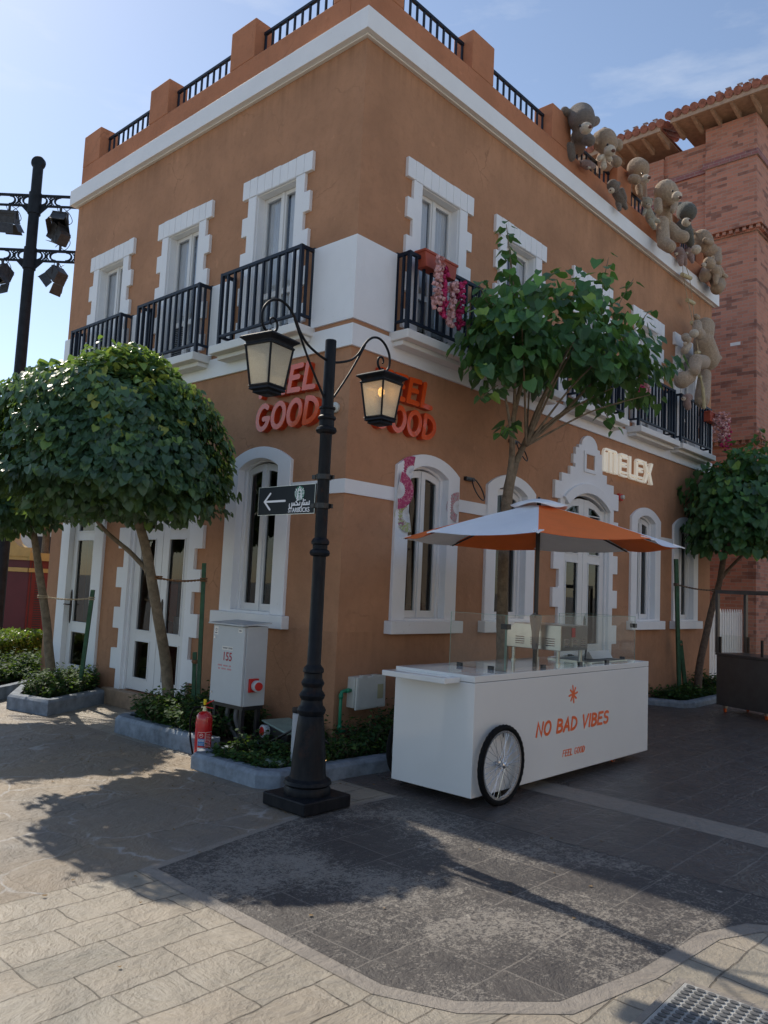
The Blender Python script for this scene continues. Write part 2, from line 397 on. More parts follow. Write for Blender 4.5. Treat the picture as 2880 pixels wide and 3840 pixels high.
# ---- foliage
def leafmat(name, dark, mid, light, trans=(0.28, 0.45, 0.05), tw=0.3, rough=0.42, spec=0.5):
    m = bpy.data.materials.new(name); m.use_nodes = True; t = m.node_tree; t.nodes.clear()
    o = t.nodes.new('ShaderNodeOutputMaterial'); p = t.nodes.new('ShaderNodeBsdfPrincipled'); tl = t.nodes.new('ShaderNodeBsdfTranslucent'); ms = t.nodes.new('ShaderNodeMixShader')
    at = t.nodes.new('ShaderNodeAttribute'); at.attribute_name = 'tint'
    cr = t.nodes.new('ShaderNodeValToRGB'); e = cr.color_ramp.elements
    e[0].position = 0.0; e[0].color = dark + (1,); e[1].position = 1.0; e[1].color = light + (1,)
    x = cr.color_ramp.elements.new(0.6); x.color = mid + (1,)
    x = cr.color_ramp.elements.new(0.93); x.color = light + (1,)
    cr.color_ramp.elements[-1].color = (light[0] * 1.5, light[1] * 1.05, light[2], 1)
    t.links.new(at.outputs['Fac'], cr.inputs[0]); t.links.new(cr.outputs[0], p.inputs['Base Color'])
    mm = t.nodes.new('ShaderNodeMixRGB'); mm.blend_type = 'MIX'; mm.inputs[0].default_value = 0.6; mm.inputs[2].default_value = trans + (1,)
    t.links.new(cr.outputs[0], mm.inputs[1]); t.links.new(mm.outputs[0], tl.inputs[0])
    p.inputs['Specular IOR Level'].default_value = spec; p.inputs['Roughness'].default_value = rough; ms.inputs[0].default_value = tw
    t.links.new(p.outputs[0], ms.inputs[1]); t.links.new(tl.outputs[0], ms.inputs[2]); t.links.new(ms.outputs[0], o.inputs[0])
    M[name] = m
leafmat('leaf_tree', (0.038, 0.080, 0.055), (0.080, 0.168, 0.090), (0.24, 0.38, 0.09), trans=(0.34, 0.52, 0.06), rough=0.38)
leafmat('leaf_loose', (0.032, 0.080, 0.040), (0.065, 0.180, 0.066), (0.17, 0.38, 0.08))
leafmat('leaf_cover', (0.012, 0.035, 0.018), (0.03, 0.075, 0.026), (0.09, 0.16, 0.04), tw=0.2, rough=0.65, spec=0.18)
leafmat('leaf_hedge', (0.05, 0.09, 0.012), (0.11, 0.17, 0.02), (0.26, 0.32, 0.05), tw=0.35)

def fur(name, c):
    a = N(name); v = a.pos(); n1 = a.noise(v, 26, 6, 0.7); n2 = a.noise(v, 150, 3, 0.7)
    a.col(a.mix(a.ramp(n1, 0.3, 0.72), tuple(x * 0.72 for x in c), tuple(min(1, x * 1.15) for x in c)))
    a.set(roughness=0.95); a.b.inputs['Sheen Weight'].default_value = 0.25; a.b.inputs['Specular IOR Level'].default_value = 0.1
    a.bump(n1, 0.7, 0.03); a.bump(n2, 0.8, 0.01); M[name] = a.m
fur('fur_grey', (0.20, 0.165, 0.14)); fur('fur_tan', (0.42, 0.30, 0.205)); fur('fur_cream', (0.49, 0.37, 0.265)); fur('fur_mauve', (0.38, 0.26, 0.23)); fur('fur_olive', (0.40, 0.36, 0.28)); fur('fur_dark', (0.13, 0.125, 0.105)); fur('fur_light', (0.68, 0.58, 0.46))
simple('bear_nose', (0.14, 0.06, 0.04), 0.5); simple('bear_eye', (0.01, 0.01, 0.01), 0.15)

# ------------------------------------------------------------------ mesh helpers
class MB:
    def __init__(s, mat4=None):
        s.v = []; s.f = []; s.m = mat4 or Matrix.Identity(4); s.mi = []; s.cur = 0
    def add(s, vs, fs):
        o = len(s.v)
        s.v += [s.m @ Vector(p) for p in vs]
        for f in fs:
            s.f.append([o + i for i in f]); s.mi.append(s.cur)
        return s
    def box(s, a, b):
        (x0, y0, z0), (x1, y1, z1) = a, b
        vs = [(x, y, z) for z in (z0, z1) for y in (y0, y1) for x in (x0, x1)]
        return s.add(vs, [(0, 2, 3, 1), (4, 5, 7, 6), (0, 1, 5, 4), (2, 6, 7, 3), (0, 4, 6, 2), (1, 3, 7, 5)])
    def prism(s, poly, d0, d1, back=True):
        # polygon in local x,y extruded along local z
        n = len(poly)
        vs = [(x, y, d0) for x, y in poly] + [(x, y, d1) for x, y in poly]
        fs = [(i, (i + 1) % n, n + (i + 1) % n, n + i) for i in range(n)]
        tri = tessellate_polygon([[Vector((x, y, 0)) for x, y in poly]])
        for t in tri:
            fs.append(tuple(n + i for i in t))
            if back: fs.append(tuple(reversed(t)))
        return s.add(vs, fs)
    def ring(s, outer, inner, d0, d1, closed=True):
        # band between two polylines of equal length
        n = len(outer)
        vs = [(x, y, d) for d in (d0, d1) for pl in (outer, inner) for x, y in pl]
        fs = []
        for i in range(n if closed else n - 1):
            j = (i + 1) % n
            fs += [(2 * n + i, 2 * n + j, 3 * n + j, 3 * n + i), (i, n + i, n + j, j), (i, j, 2 * n + j, 2 * n + i), (n + i, 3 * n + i, 3 * n + j, n + j)]
        if not closed:
            for i in (0, n - 1): fs.append((i, n + i, 3 * n + i, 2 * n + i))
        return s.add(vs, fs)
    def tube(s, pts, r, n=10, caps=True):
        P = [Vector(p) for p in pts]
        rs = r if isinstance(r, (list, tuple)) else [r] * len(P)
        d = (P[1] - P[0]).normalized()
        ref = Vector((0, 0, 1)) if abs(d.z) < 0.9 else Vector((1, 0, 0))
        nx = d.cross(ref).normalized()
        vs = []
        for i, p in enumerate(P):
            if i == 0: t = P[1] - P[0]
            elif i == len(P) - 1: t = P[-1] - P[-2]
            else: t = (P[i + 1] - P[i]).normalized() + (P[i] - P[i - 1]).normalized()
            t.normalize()
            nx = (nx - t * nx.dot(t)).normalized(); ny = t.cross(nx)
            for k in range(n):
                a_ = 2 * PI * k / n
                vs.append(p + (nx * math.cos(a_) + ny * math.sin(a_)) * rs[i])
        fs = [(i * n + k, i * n + (k + 1) % n, (i + 1) * n + (k + 1) % n, (i + 1) * n + k) for i in range(len(P) - 1) for k in range(n)]
        if caps: fs += [tuple(reversed(range(n))), tuple((len(P) - 1) * n + k for k in range(n))]
        return s.add(vs, fs)
    def lathe(s, prof, n=24, c=(0, 0, 0), off=0.0):
        vs = [(c[0] + r * math.cos(2 * PI * k / n + off), c[1] + r * math.sin(2 * PI * k / n + off), c[2] + z) for r, z in prof for k in range(n)]
        m_ = len(prof)
        fs = [(i * n + k, i * n + (k + 1) % n, (i + 1) * n + (k + 1) % n, (i + 1) * n + k) for i in range(m_ - 1) for k in range(n)]
        if prof[0] != prof[-1]: fs += [tuple(reversed(range(n))), tuple((m_ - 1) * n + k for k in range(n))]
        return s.add(vs, fs)
    def sphere(s, c, r, n=12, sc=(1, 1, 1)):
        prof = [(max(1e-4, math.sin(PI * i / n)) , -math.cos(PI * i / n)) for i in range(n + 1)]
        vs = [(c[0] + r * sc[0] * a_ * math.cos(2 * PI * k / (n + 4)), c[1] + r * sc[1] * a_ * math.sin(2 * PI * k / (n + 4)), c[2] + r * sc[2] * z) for a_, z in prof for k in range(n + 4)]
        w_ = n + 4
        fs = [(i * w_ + k, i * w_ + (k + 1) % w_, (i + 1) * w_ + (k + 1) % w_, (i + 1) * w_ + k) for i in range(n) for k in range(w_)]
        return s.add(vs, fs)
    def ribbon(s, pts, w_, d0, d1, cap=True):
        # flat stroke in local x,y with round ends, extruded from d0 to d1
        P = [Vector((p[0], p[1])) for p in pts]
        if len(P) > 5 and (P[0] - P[-1]).length < w_ * 0.05:
            P = P[:-1]; n = len(P); o_ = []; i_ = []
            for i in range(n):
                t = (P[(i + 1) % n] - P[i - 1]).normalized(); nn = Vector((-t.y, t.x)) * w_ / 2
                o_.append(tuple(P[i] + nn)); i_.append(tuple(P[i] - nn))
            return s.ring(o_, i_, d0, d1)
        L = []; Rr = []
        for i, p in enumerate(P):
            if i == 0: t = (P[1] - P[0]).normalized(); k = 1
            elif i == len(P) - 1: t = (P[-1] - P[-2]).normalized(); k = 1
            else:
                a_ = (P[i] - P[i - 1]).normalized(); b_2 = (P[i + 1] - P[i]).normalized(); t = (a_ + b_2)
                if t.length < 0.2: t = a_.copy()
                t.normalize(); k = min(1.6, 1 / max(0.3, t.dot(a_)))
            nn = Vector((-t.y, t.x))
            L.append(p + nn * w_ / 2 * k); Rr.append(p - nn * w_ / 2 * k)
        poly = list(L)
        if cap:
            t = (P[-1] - P[-2]).normalized(); b0 = math.atan2(t.y, t.x)
            poly += [P[-1] + Vector((math.cos(b0 + a_), math.sin(b0 + a_))) * w_ / 2 for a_ in (PI / 3, PI / 6, 0, -PI / 6, -PI / 3)]
        ne = len(poly) - len(L)
        poly += list(reversed(Rr))
        st = 0
        if cap:
            t = (P[0] - P[1]).normalized(); b0 = math.atan2(t.y, t.x)
            poly += [P[0] + Vector((math.cos(b0 + a_), math.sin(b0 + a_))) * w_ / 2 for a_ in (PI / 3, PI / 6, 0, -PI / 6, -PI / 3)]
        n = len(poly); m_ = len(L)
        vs = [(q.x, q.y, d0) for q in poly] + [(q.x, q.y, d1) for q in poly]
        fs = [(i, (i + 1) % n, n + (i + 1) % n, n + i) for i in range(n)]
        ri = lambda i: m_ + ne + (m_ - 1 - i)
        for o in (0, n):
            for i in range(m_ - 1): fs.append((o + i, o + i + 1, o + ri(i + 1), o + ri(i)))
            if cap:
                fs.append(tuple(o + k for k in range(m_ - 1, m_ + ne + 1)))
                fs.append(tuple(o + k for k in [m_ + ne + m_ - 1] + list(range(2 * m_ + ne, n)) + [0]))
        return s.add(vs, fs)
    def build(s, name, mat, parent=None, smooth=False, bevel=0.0, recalc=True):
        me = bpy.data.meshes.new(name)
        me.from_pydata([tuple(p) for p in s.v], [], s.f)
        mats = mat if isinstance(mat, (list, tuple)) else [mat]
        for m_ in mats: me.materials.append(M[m_])
        if len(mats) > 1: me.polygons.foreach_set('material_index', s.mi)
        if recalc:
            bm = bmesh.new(); bm.from_mesh(me); bmesh.ops.recalc_face_normals(bm, faces=bm.faces); bm.to_mesh(me); bm.free()
        if smooth:
            me.polygons.foreach_set('use_smooth', [True] * len(me.polygons))
            if smooth != 'all': me.set_sharp_from_angle(angle=R(38))
        o = bpy.data.objects.new(name, me); C.objects.link(o)
        if bevel:
            b = o.modifiers.new('bevel', 'BEVEL'); b.width = bevel; b.segments = 2; b.limit_method = 'ANGLE'; b.angle_limit = R(40)
        if parent: attach(o, parent)
        return o

def attach(o, p):
    o.parent = p
    o.matrix_parent_inverse = world_of(p).inverted()
def world_of(o):
    m_ = Matrix.LocRotScale(o.location, o.rotation_euler, o.scale)
    if o.parent: return world_of(o.parent) @ o.matrix_parent_inverse @ m_
    return m_
def tag(o, label=None, cat=None, group=None, kind=None):
    if label: o['label'] = label
    if cat: o['category'] = cat
    if group: o['group'] = group
    if kind: o['kind'] = kind
    return o
def thing(name, label, cat, loc, group=None):
    o = bpy.data.objects.new(name, None); C.objects.link(o); o.location = loc
    o.empty_display_size = 0.2
    return tag(o, label, cat, group)
def copy_thing(src, loc, label, group=None):
    c = src.copy(); C.objects.link(c); c.location = loc; c['label'] = label
    if group: c['group'] = group
    for ch in list(src.children):
        d = ch.copy(); C.objects.link(d); d.parent = c
        for g in ch.children:
            e = g.copy(); C.objects.link(e); e.parent = d
    return c
def text_mesh(body, size, w=1.0):
    cu = bpy.data.curves.new('writing', 'FONT'); cu.body = body; cu.size = size; cu.align_x = 'CENTER'; cu.align_y = 'CENTER'
    ob = bpy.data.objects.new('writing', cu); C.objects.link(ob)
    cu.extrude = 0.002; cu.offset = size * 0.012 * w
    dg = bpy.context.evaluated_depsgraph_get(); dg.update()
    me = bpy.data.meshes.new_from_object(ob.evaluated_get(dg))
    vs = [v.co.copy() for v in me.vertices]; fs = [tuple(p.vertices) for p in me.polygons]
    bpy.data.objects.remove(ob); bpy.data.curves.remove(cu); bpy.data.meshes.remove(me)
    return vs, fs

# facade frames: local x = along the wall (to the right as seen), y = height, z = outward
def FR(x=0.0, z=0.0, d=0.0):      # right-hand facade, plane Y = 0, facing -Y ; local x = X
    return Matrix(((1, 0, 0, x), (0, 0, -1, -d), (0, 1, 0, z), (0, 0, 0, 1)))
def FL(y=0.0, z=0.0, d=0.0):      # left-hand facade, plane X = 0, facing -X ; local x = -Y
    return Matrix(((0, 0, -1, -d), (-1, 0, 0, y), (0, 1, 0, z), (0, 0, 0, 1)))
def arch(cx, hw, z0, zs, rise, n=14):
    # outline of a segmental-arched opening, clockwise from bottom left
    rad = (hw * hw + rise * rise) / (2 * rise); cz = zs + rise - rad; a0 = math.asin(hw / rad)
    pts = [(cx - hw, z0)]
    for i in range(n + 1):
        a_ = -a0 + 2 * a0 * i / n
        pts.append((cx + rad * math.sin(a_), cz + rad * math.cos(a_)))
    pts.append((cx + hw, z0))
    return pts
def rect(x0, x1, z0, z1): return [(x0, z0), (x0, z1), (x1, z1), (x1, z0)]
def arc(cx, cy, rx, ry, a0, a1, n=10):
    return [(cx + rx * math.cos(R(a0 + (a1 - a0) * i / n)), cy + ry * math.sin(R(a0 + (a1 - a0) * i / n))) for i in range(n + 1)]

# stroke lettering
S = {
 'F': (0.55, [[(0.52, 1), (0.06, 0.98), (0.03, 0)], [(0.05, 0.53), (0.44, 0.55)]]),
 'E': (0.55, [[(0.52, 1), (0.06, 0.98), (0.03, 0.02), (0.52, 0)], [(0.05, 0.53), (0.42, 0.54)]]),
 'L': (0.52, [[(0.06, 1), (0.03, 0.02), (0.50, 0)]]),
 'G': (0.62, [arc(0.32, 0.5, 0.29, 0.5, 55, 345, 16) + [(0.60, 0.42)], [(0.62, 0.43), (0.36, 0.43)]]),
 'O': (0.62, [arc(0.31, 0.5, 0.29, 0.5, 90, 450, 22)]),
 'D': (0.60, [[(0.05, 0.0), (0.05, 1.0)], [(0.06, 0.99)] + arc(0.12, 0.5, 0.46, 0.49, 88, -88, 12) + [(0.06, 0.01)]]),
 'N': (0.58, [[(0.03, 0), (0.06, 1), (0.50, 0.02), (0.54, 1)]]),
 'B': (0.58, [[(0.05, 0), (0.05, 1)], [(0.06, 0.98)] + arc(0.2, 0.76, 0.28, 0.22, 88, -80, 8) + [(0.1, 0.52)], [(0.12, 0.53)] + arc(0.22, 0.27, 0.32, 0.26, 80, -88, 8) + [(0.06, 0.01)]]),
 'A': (0.60, [[(0.0, 0), (0.30, 1), (0.56, 0)], [(0.12, 0.34), (0.46, 0.36)]]),
 'V': (0.58, [[(0.02, 1), (0.26, 0), (0.58, 1)]]),
 'I': (0.16, [[(0.08, 0), (0.09, 1)]]),
 'S': (0.54, [arc(0.28, 0.75, 0.23, 0.24, 40, 270, 9) + arc(0.26, 0.26, 0.24, 0.25, 80, -140, 9)]),
 ' ': (0.34, []),
}
def lettering(mb, text, x, y, h, stroke, gap, d0, d1, slant=0.12, wmul=1.0, rise=0.0):
    k = 0; cx = x
    for ch in text:
        w_, st = S[ch]
        for p in st:
            mb.ribbon([(cx + (q[0] * wmul + q[1] * slant) * h, y + q[1] * h + (cx - x) * rise) for q in p], stroke, d0, d1 + 0.0006 * (k % 7))
            k += 1
        cx += (w_ * wmul + gap) * h
    return cx

# leaves ------------------------------------------------------------
def leaf_mesh(name, items, mat, parent=None, kind=None):
    """items: (pos, normal, tipdir, size, tint)"""
    vs = []; fs = []; tints = []
    for p, nrm, tip, sz, tn in items:
        t = tip.normalized(); nn = nrm - t * nrm.dot(t)
        if nn.length < 1e-3: nn = t.orthogonal()
        nn.normalize(); sd_ = t.cross(nn)
        o = len(vs); w_ = sz * 0.50; f_ = 0.12 * sz
        cv = random.uniform(-0.1, 0.22) * sz
        vs += [p, p + sd_ * w_ * 0.85 - t * sz * 0.06 + nn * f_, p + sd_ * w_ + t * sz * 0.34 + nn * f_, p + sd_ * w_ * 0.5 + t * sz * 0.75 + nn * (f_ * 0.4 - cv * 0.5),
               p + t * sz - nn * cv, p - sd_ * w_ * 0.5 + t * sz * 0.75 + nn * (f_ * 0.4 - cv * 0.5), p - sd_ * w_ + t * sz * 0.34 + nn * f_, p - sd_ * w_ * 0.85 - t * sz * 0.06 + nn * f_, p + t * sz * 0.42 - nn * cv * 0.2]
        fs += [(o, o + 1, o + 2, o + 8), (o + 8, o + 2, o + 3, o + 4), (o, o + 8, o + 6, o + 7), (o + 8, o + 4, o + 5, o + 6)]
        tints += [tn] * 4
    me = bpy.data.meshes.new(name); me.from_pydata([tuple(v) for v in vs], [], fs); me.materials.append(M[mat])
    at = me.attributes.new('tint', 'FLOAT', 'FACE'); at.data.foreach_set('value', tints)
    ob = bpy.data.objects.new(name, me); C.objects.link(ob)
    if parent: attach(ob, parent)
    if kind: ob['kind'] = kind
    return ob
def rv(): 
    while True:
        v = Vector((random.uniform(-1, 1), random.uniform(-1, 1), random.uniform(-1, 1)))
        if 0.05 < v.length < 1: return v.normalized()
def plain(name, poly, z, mat, **kw):
    me = bpy.data.meshes.new(name)
    tri = tessellate_polygon([[Vector((x, y, 0)) for x, y in poly]])
    me.from_pydata([(x, y, z) for x, y in poly], [], [t for t in tri]); me.materials.append(M[mat])
    bm = bmesh.new(); bm.from_mesh(me)
    for f in bm.faces:
        if f.normal.z < 0: f.normal_flip()
    bm.to_mesh(me); bm.free()
    o = bpy.data.objects.new(name, me); C.objects.link(o); o['kind'] = 'structure'
    return o

# ------------------------------------------------------------------ ground
STR = 0.0013
plain('ground', [(-1500, -1500), (1500, -1500), (1500, 1500), (-1500, 1500)], G, 'pave_beige')
plain('flagstone_paving', [(-9, 12), (-9, -1.58), (-3.32, -1.66), (-1.78, -1.50), (-1.2, -1.50), (-1.2, 12)], G + STR, 'pave_flag')
octo = [(-3.22, -1.72), (-3.26, -3.72), (-3.12, -4.05), (-2.77, -4.38), (-2.18, -4.50), (-1.48, -4.54), (-1.12, -4.68), (-0.92, -4.98), (-0.60, -5.3), (-0.60, -1.5), (-1.75, -1.44)]
band = [(-3.32, -1.66), (-3.36, -3.74), (-3.20, -4.12), (-2.82, -4.48), (-2.20, -4.60), (-1.48, -4.65), (-1.17, -4.79), (-1.0, -5.06), (-0.70, -5.45), (-0.5, -5.5), (-0.5, -1.45), (-1.78, -1.40)]
plain('concrete_band', band, G + 2 * STR, 'pave_band')
plain('worn_paving', octo, G + 3 * STR, 'pave_worn')
plain('dark_paving', [(-0.60, -5.3), (1.0, -9.5), (60, -20), (60, 30), (11.0, 30), (11.0, 0.0), (-0.60, 0.0)], G + 4 * STR, 'pave_dark')
plain('smooth_path', [(0.62, -0.5), (0.52, -4.6), (0.3, -7.6), (0.62, -7.7), (0.93, -4.6), (1.08, -0.5)], G + 5 * STR, 'pave_band')

# ------------------------------------------------------------------ the corner building
bld = thing('corner_building', 'two-storey brown stucco corner building with white trim, balconies and railed parapet', 'building', (0, 0, G))

def facade(name, F, x0, x1, z0, z1, holes):
    mb = MB(F)
    outer = [(x0, z0), (x1, z0), (x1, z1), (x0, z1)]
    loops = [[Vector((x, y, 0)) for x, y in outer]] + [[Vector((x, y, 0)) for x, y in h] for h in holes]
    tris = tessellate_polygon(loops)
    allp = [p for l in loops for p in l]
    mb.add([(p.x, p.y, 0) for p in allp], [tuple(t) for t in tris])
    o = len(outer)
    for h in holes:
        n = len(h)
        mb.add([(x, y, 0) for x, y in h] + [(x, y, -0.28) for x, y in h], [(i, (i + 1) % n, n + (i + 1) % n, n + i) for i in range(n)])
    ob = mb.build(name, 'stucco', bld)
    return ob

WR = [1.455, 3.34, 7.80, 9.66]; WL = [1.51]
UR = [1.47, 3.385, 5.60, 7.78, 9.65]; UL = [1.49, 3.57, 5.65]
DR, DL, DS = 5.56, 3.64, 5.885
def h_arch(c, grow=0.03): return arch(c, 0.385 + grow, 1.30, 3.12 , 0.12 + grow)
def h_up(c, grow=0.03): return rect(c - 0.395 - grow, c + 0.395 + grow, 4.80, 6.78 + grow)
def h_door(c, hw=0.76, grow=0.03): return arch(c, hw + grow, 0.06, 3.16, 0.24 + grow)
holesR = [h_arch(c) for c in WR] + [h_up(c) for c in UR] + [h_door(DR)]
holesL = [h_arch(-c) for c in WL] + [h_up(-c) for c in UL] + [h_door(-DL), arch(-DS, 0.44, 0.06, 3.0, 0.12)]
facade('wall', FR(), 0, 11.05, G, 8.46, holesR)
facade('wall', FL(), -7.05, 0, G, 8.46, holesL)
# remaining walls, roof deck and floors
mb = MB()
mb.add([(11.05, 0, G), (11.05, 7.05, G), (11.05, 7.05, 8.46), (11.05, 0, 8.46)], [(0, 1, 2, 3)])
mb.add([(0, 7.05, G), (11.05, 7.05, G), (11.05, 7.05, 8.46), (0, 7.05, 8.46)], [(0, 1, 2, 3)])
mb.build('wall', 'stucco', bld)
mb = MB(); mb.box((0.01, 0.01, 8.30), (11.04, 7.04, 8.44)); mb.build('roof', 'step_stone', bld)
mb = MB()
mb.box((0.3, 0.3, -0.05), (11.0, 7.0, 0.04)); mb.box((0.3, 0.3, 4.45), (11.0, 7.0, 4.60))
mb.box((2.6, 0.45, 4.6), (2.66, 7.0, 8.3)); mb.box((0.45, 2.5, 4.6), (2.6, 2.56, 8.3)); mb.box((3.4, 3.2, 0.04), (3.46, 7.0, 4.45))
mb.build('floor', 'room_dark', bld)

# base plinth and door steps
mb = MB(FL()); mb.box((-4.75, G, 0), (-2.55, 0.06, 0.14)); mb.box((-6.7, G, 0), (-5.1, 0.06, 0.10)); mb.build('door_step', 'step_stone', bld, bevel=0.01)
mb = MB(FR()); mb.box((4.45, G, 0), (6.65, 0.06, 0.14)); mb.build('door_step', 'step_stone', bld, bevel=0.01)

# bands (each wraps the corner)
def wrap(name, z0, z1, d, mat, xr=11.05, yl=7.05, ends=True, bev=0.004):
    mb = MB()
    e = d if ends else 0
    mb.box((-d, 0.0, z0), (0.0, yl + e, z1))
    mb.box((-d, -d, z0), (xr + e, 0.0, z1))
    if ends:
        mb.box((xr, 0.0, z0), (xr + d, yl, z1)); mb.box((0.0, yl, z0), (xr + d, yl + d, z1))
    return mb.build(name, mat, bld, bevel=bev)
wrap('cornice', 8.19, 8.46, 0.12, 'white'); wrap('cornice', 8.168, 8.188, 0.05, 'slab')
wrap('belt_course', 4.43, 4.69, 0.035, 'white', ends=False)
def strip(F, x0, x1, z0, z1, d): 
    mb = MB(F); mb.box((x0, z0, 0), (x1, z1, d)); return mb
# ground-floor string band between openings
for a_, b_2 in [(0.0, 0.84), (2.075, 2.72), (3.96, 4.48), (6.64, 7.17), (8.43, 9.03), (10.29, 11.05)]:
    strip(FR(), a_, b_2, 2.74, 2.90, 0.022).build('string_band', 'white', bld)
for a_, b_2 in [(-0.885, 0.022), (-2.62, -2.135), (-5.18, -4.6), (-7.05, -6.6)]:
    strip(FL(), a_, b_2, 2.74, 2.90, 0.022).build('string_band', 'white', bld)
# white panels between the balconies
for a_, b_2 in [(0.0, 0.68), (2.27, 2.59), (4.19, 4.80), (6.41, 6.98), (8.61, 8.84), (10.46, 11.05)]:
    strip(FR(), a_, b_2, 4.75, 5.74, 0.03).build('white_panel', 'white', bld)
for a_, b_2 in [(-0.69, 0.03), (-2.79, -2.30), (-4.87, -4.38), (-7.08, -6.46)]:
    strip(FL(), a_, b_2, 4.75, 5.74, 0.03).build('white_panel', 'white', bld)
# parapet, piers and rails
mb = MB(); mb.box((0.002, 0.32, 8.461), (0.30, 7.05, 8.90)); mb.box((0.002, 0.002, 8.461), (11.05, 0.32, 8.90)); mb.box((10.75, 0.32, 8.461), (11.05, 7.05, 8.90)); mb.box((0.30, 6.75, 8.461), (10.75, 7.05, 8.90))
mb.build('parapet', 'stucco_parapet', bld, bevel=0.012)
piersL = [(2.20, 2.75), (4.34, 4.88), (6.47, 7.05)]; piersR = [(2.06, 2.58), (4.20, 4.79), (6.46, 7.02), (8.70, 9.27), (10.5, 11.05)]
mb = MB(); mb.box((0.0, 0.0, 8.90), (0.62, 0.34, 9.47)); mb.box((0.0, 0.34, 8.90), (0.34, 0.63, 9.47)); mb.build('pier', 'stucco_parapet', bld, bevel=0.012)
for a_, b_2 in piersL:
    mb = MB(); mb.box((0.0, a_, 8.90), (0.34, b_2, 9.48)); mb.build('pier', 'stucco_parapet', bld, bevel=0.012)
for a_, b_2 in piersR:
    mb = MB(); mb.box((a_, 0.0, 8.90), (b_2, 0.34, 9.48)); mb.build('pier', 'stucco_parapet', bld, bevel=0.012)
def roofrail(F, x0, x1, n):
    mb = MB(F)
    mb.box((x0, 9.30, -0.19), (x1, 9.34, -0.15)); mb.box((x0, 8.905, -0.185), (x1, 8.93, -0.155))
    for i in range(n):
        x = x0 + (x1 - x0) * (i + 0.15) / (n - 0.7); mb.box((x - 0.013, 8.93, -0.183), (x + 0.013, 9.30, -0.157))
    mb.build('roof_railing', 'navy_iron', bld)
for a_, b_2 in [(-2.20, -0.63), (-4.34, -2.75), (-6.47, -4.88)]: roofrail(FL(), a_, b_2, 11)
for a_, b_2 in [(0.62, 2.06), (2.58, 4.20), (4.79, 6.46), (7.02, 8.70), (9.27, 10.5)]: roofrail(FR(), a_, b_2, 11)

def leaf_frame(mb, x0, x1, z0, z1, st, d0, d1, top=None, rails=()):
    """a glazed leaf: stiles, rails and (optionally arched) head"""
    mb.box((x0, z0, d0), (x0 + st, top(x0 + st / 2) if top else z1, d1))
    mb.box((x1 - st, z0, d0), (x1, top(x1 - st / 2) if top else z1, d1))
    mb.box((x0 + st, z0, d0 + 0.002), (x1 - st, z0 + st * 1.5, d1 - 0.002))
    for r in rails: mb.box((x0 + st, r - st * 0.75, d0 + 0.002), (x1 - st, r + st * 0.75, d1 - 0.002))
    if top:
        n = 6
        for i in range(n):
            a_ = x0 + st + (x1 - x0 - 2 * st) * i / n; b_2 = x0 + st + (x1 - x0 - 2 * st) * (i + 1) / n
            za, zb = top(a_), top(b_2)
            mb.prism([(a_, za - st * 1.5), (a_, za), (b_2, zb), (b_2, zb - st * 1.5)], d0 + 0.002, d1 - 0.002)
    else: mb.box((x0 + st, z1 - st, d0 + 0.002), (x1 - st, z1, d1 - 0.002))

def arched_window(F, c, z0=1.32, zs=3.12, rise=0.12, hw=0.385, sill=True, ow=0.62):
    out_ = arch(c, ow, z0, zs + 0.06, rise + 0.085); inn = arch(c, hw, z0, zs, rise)
    mb = MB(F); mb.ring(out_, inn, -0.10, 0.045, closed=False)
    in2 = arch(c, hw - 0.045, z0, zs - 0.02, rise - 0.01); mb.ring(inn, in2, -0.18, -0.055, closed=False)
    w = mb.build('window', 'white', bld, bevel=0.006)
    top = lambda x: zs - 0.03 + (rise - 0.02) * (1 - ((x - c) / hw) ** 2)
    mb = MB(F); hw2 = hw - 0.045
    for s_ in (-1, 1):
        x0, x1 = sorted((c + s_ * 0.004, c + s_ * hw2)); leaf_frame(mb, x0, x1, z0 + 0.03, zs, 0.058, -0.13, -0.085, top)
    mb.box((c - 0.03, z0 + 0.03, -0.083), (c + 0.03, top(c) - 0.01, -0.070))
    mb.build('frame', 'white_frame', w)
    mb = MB(F); mb.add([(c - hw2 + 0.03, z0 + 0.06, -0.11), (c + hw2 - 0.03, z0 + 0.06, -0.11), (c + hw2 - 0.03, zs + 0.03, -0.11), (c - hw2 + 0.03, zs + 0.03, -0.11)], [(0, 1, 2, 3)]); mb.build('pane', 'window_glass', w, recalc=False)
    if sill:
        mb = MB(F); mb.box((c - 0.70, z0 - 0.155, 0), (c + 0.70, z0 - 0.001, 0.12)); mb.box((c - hw, z0 - 0.03, -0.12), (c + hw, z0 + 0.03, 0.05))
        mb.build('sill', 'white', w, bevel=0.008)
    return w
for c in WR: arched_window(FR(), c)
for c in WL: arched_window(FL(), -c)

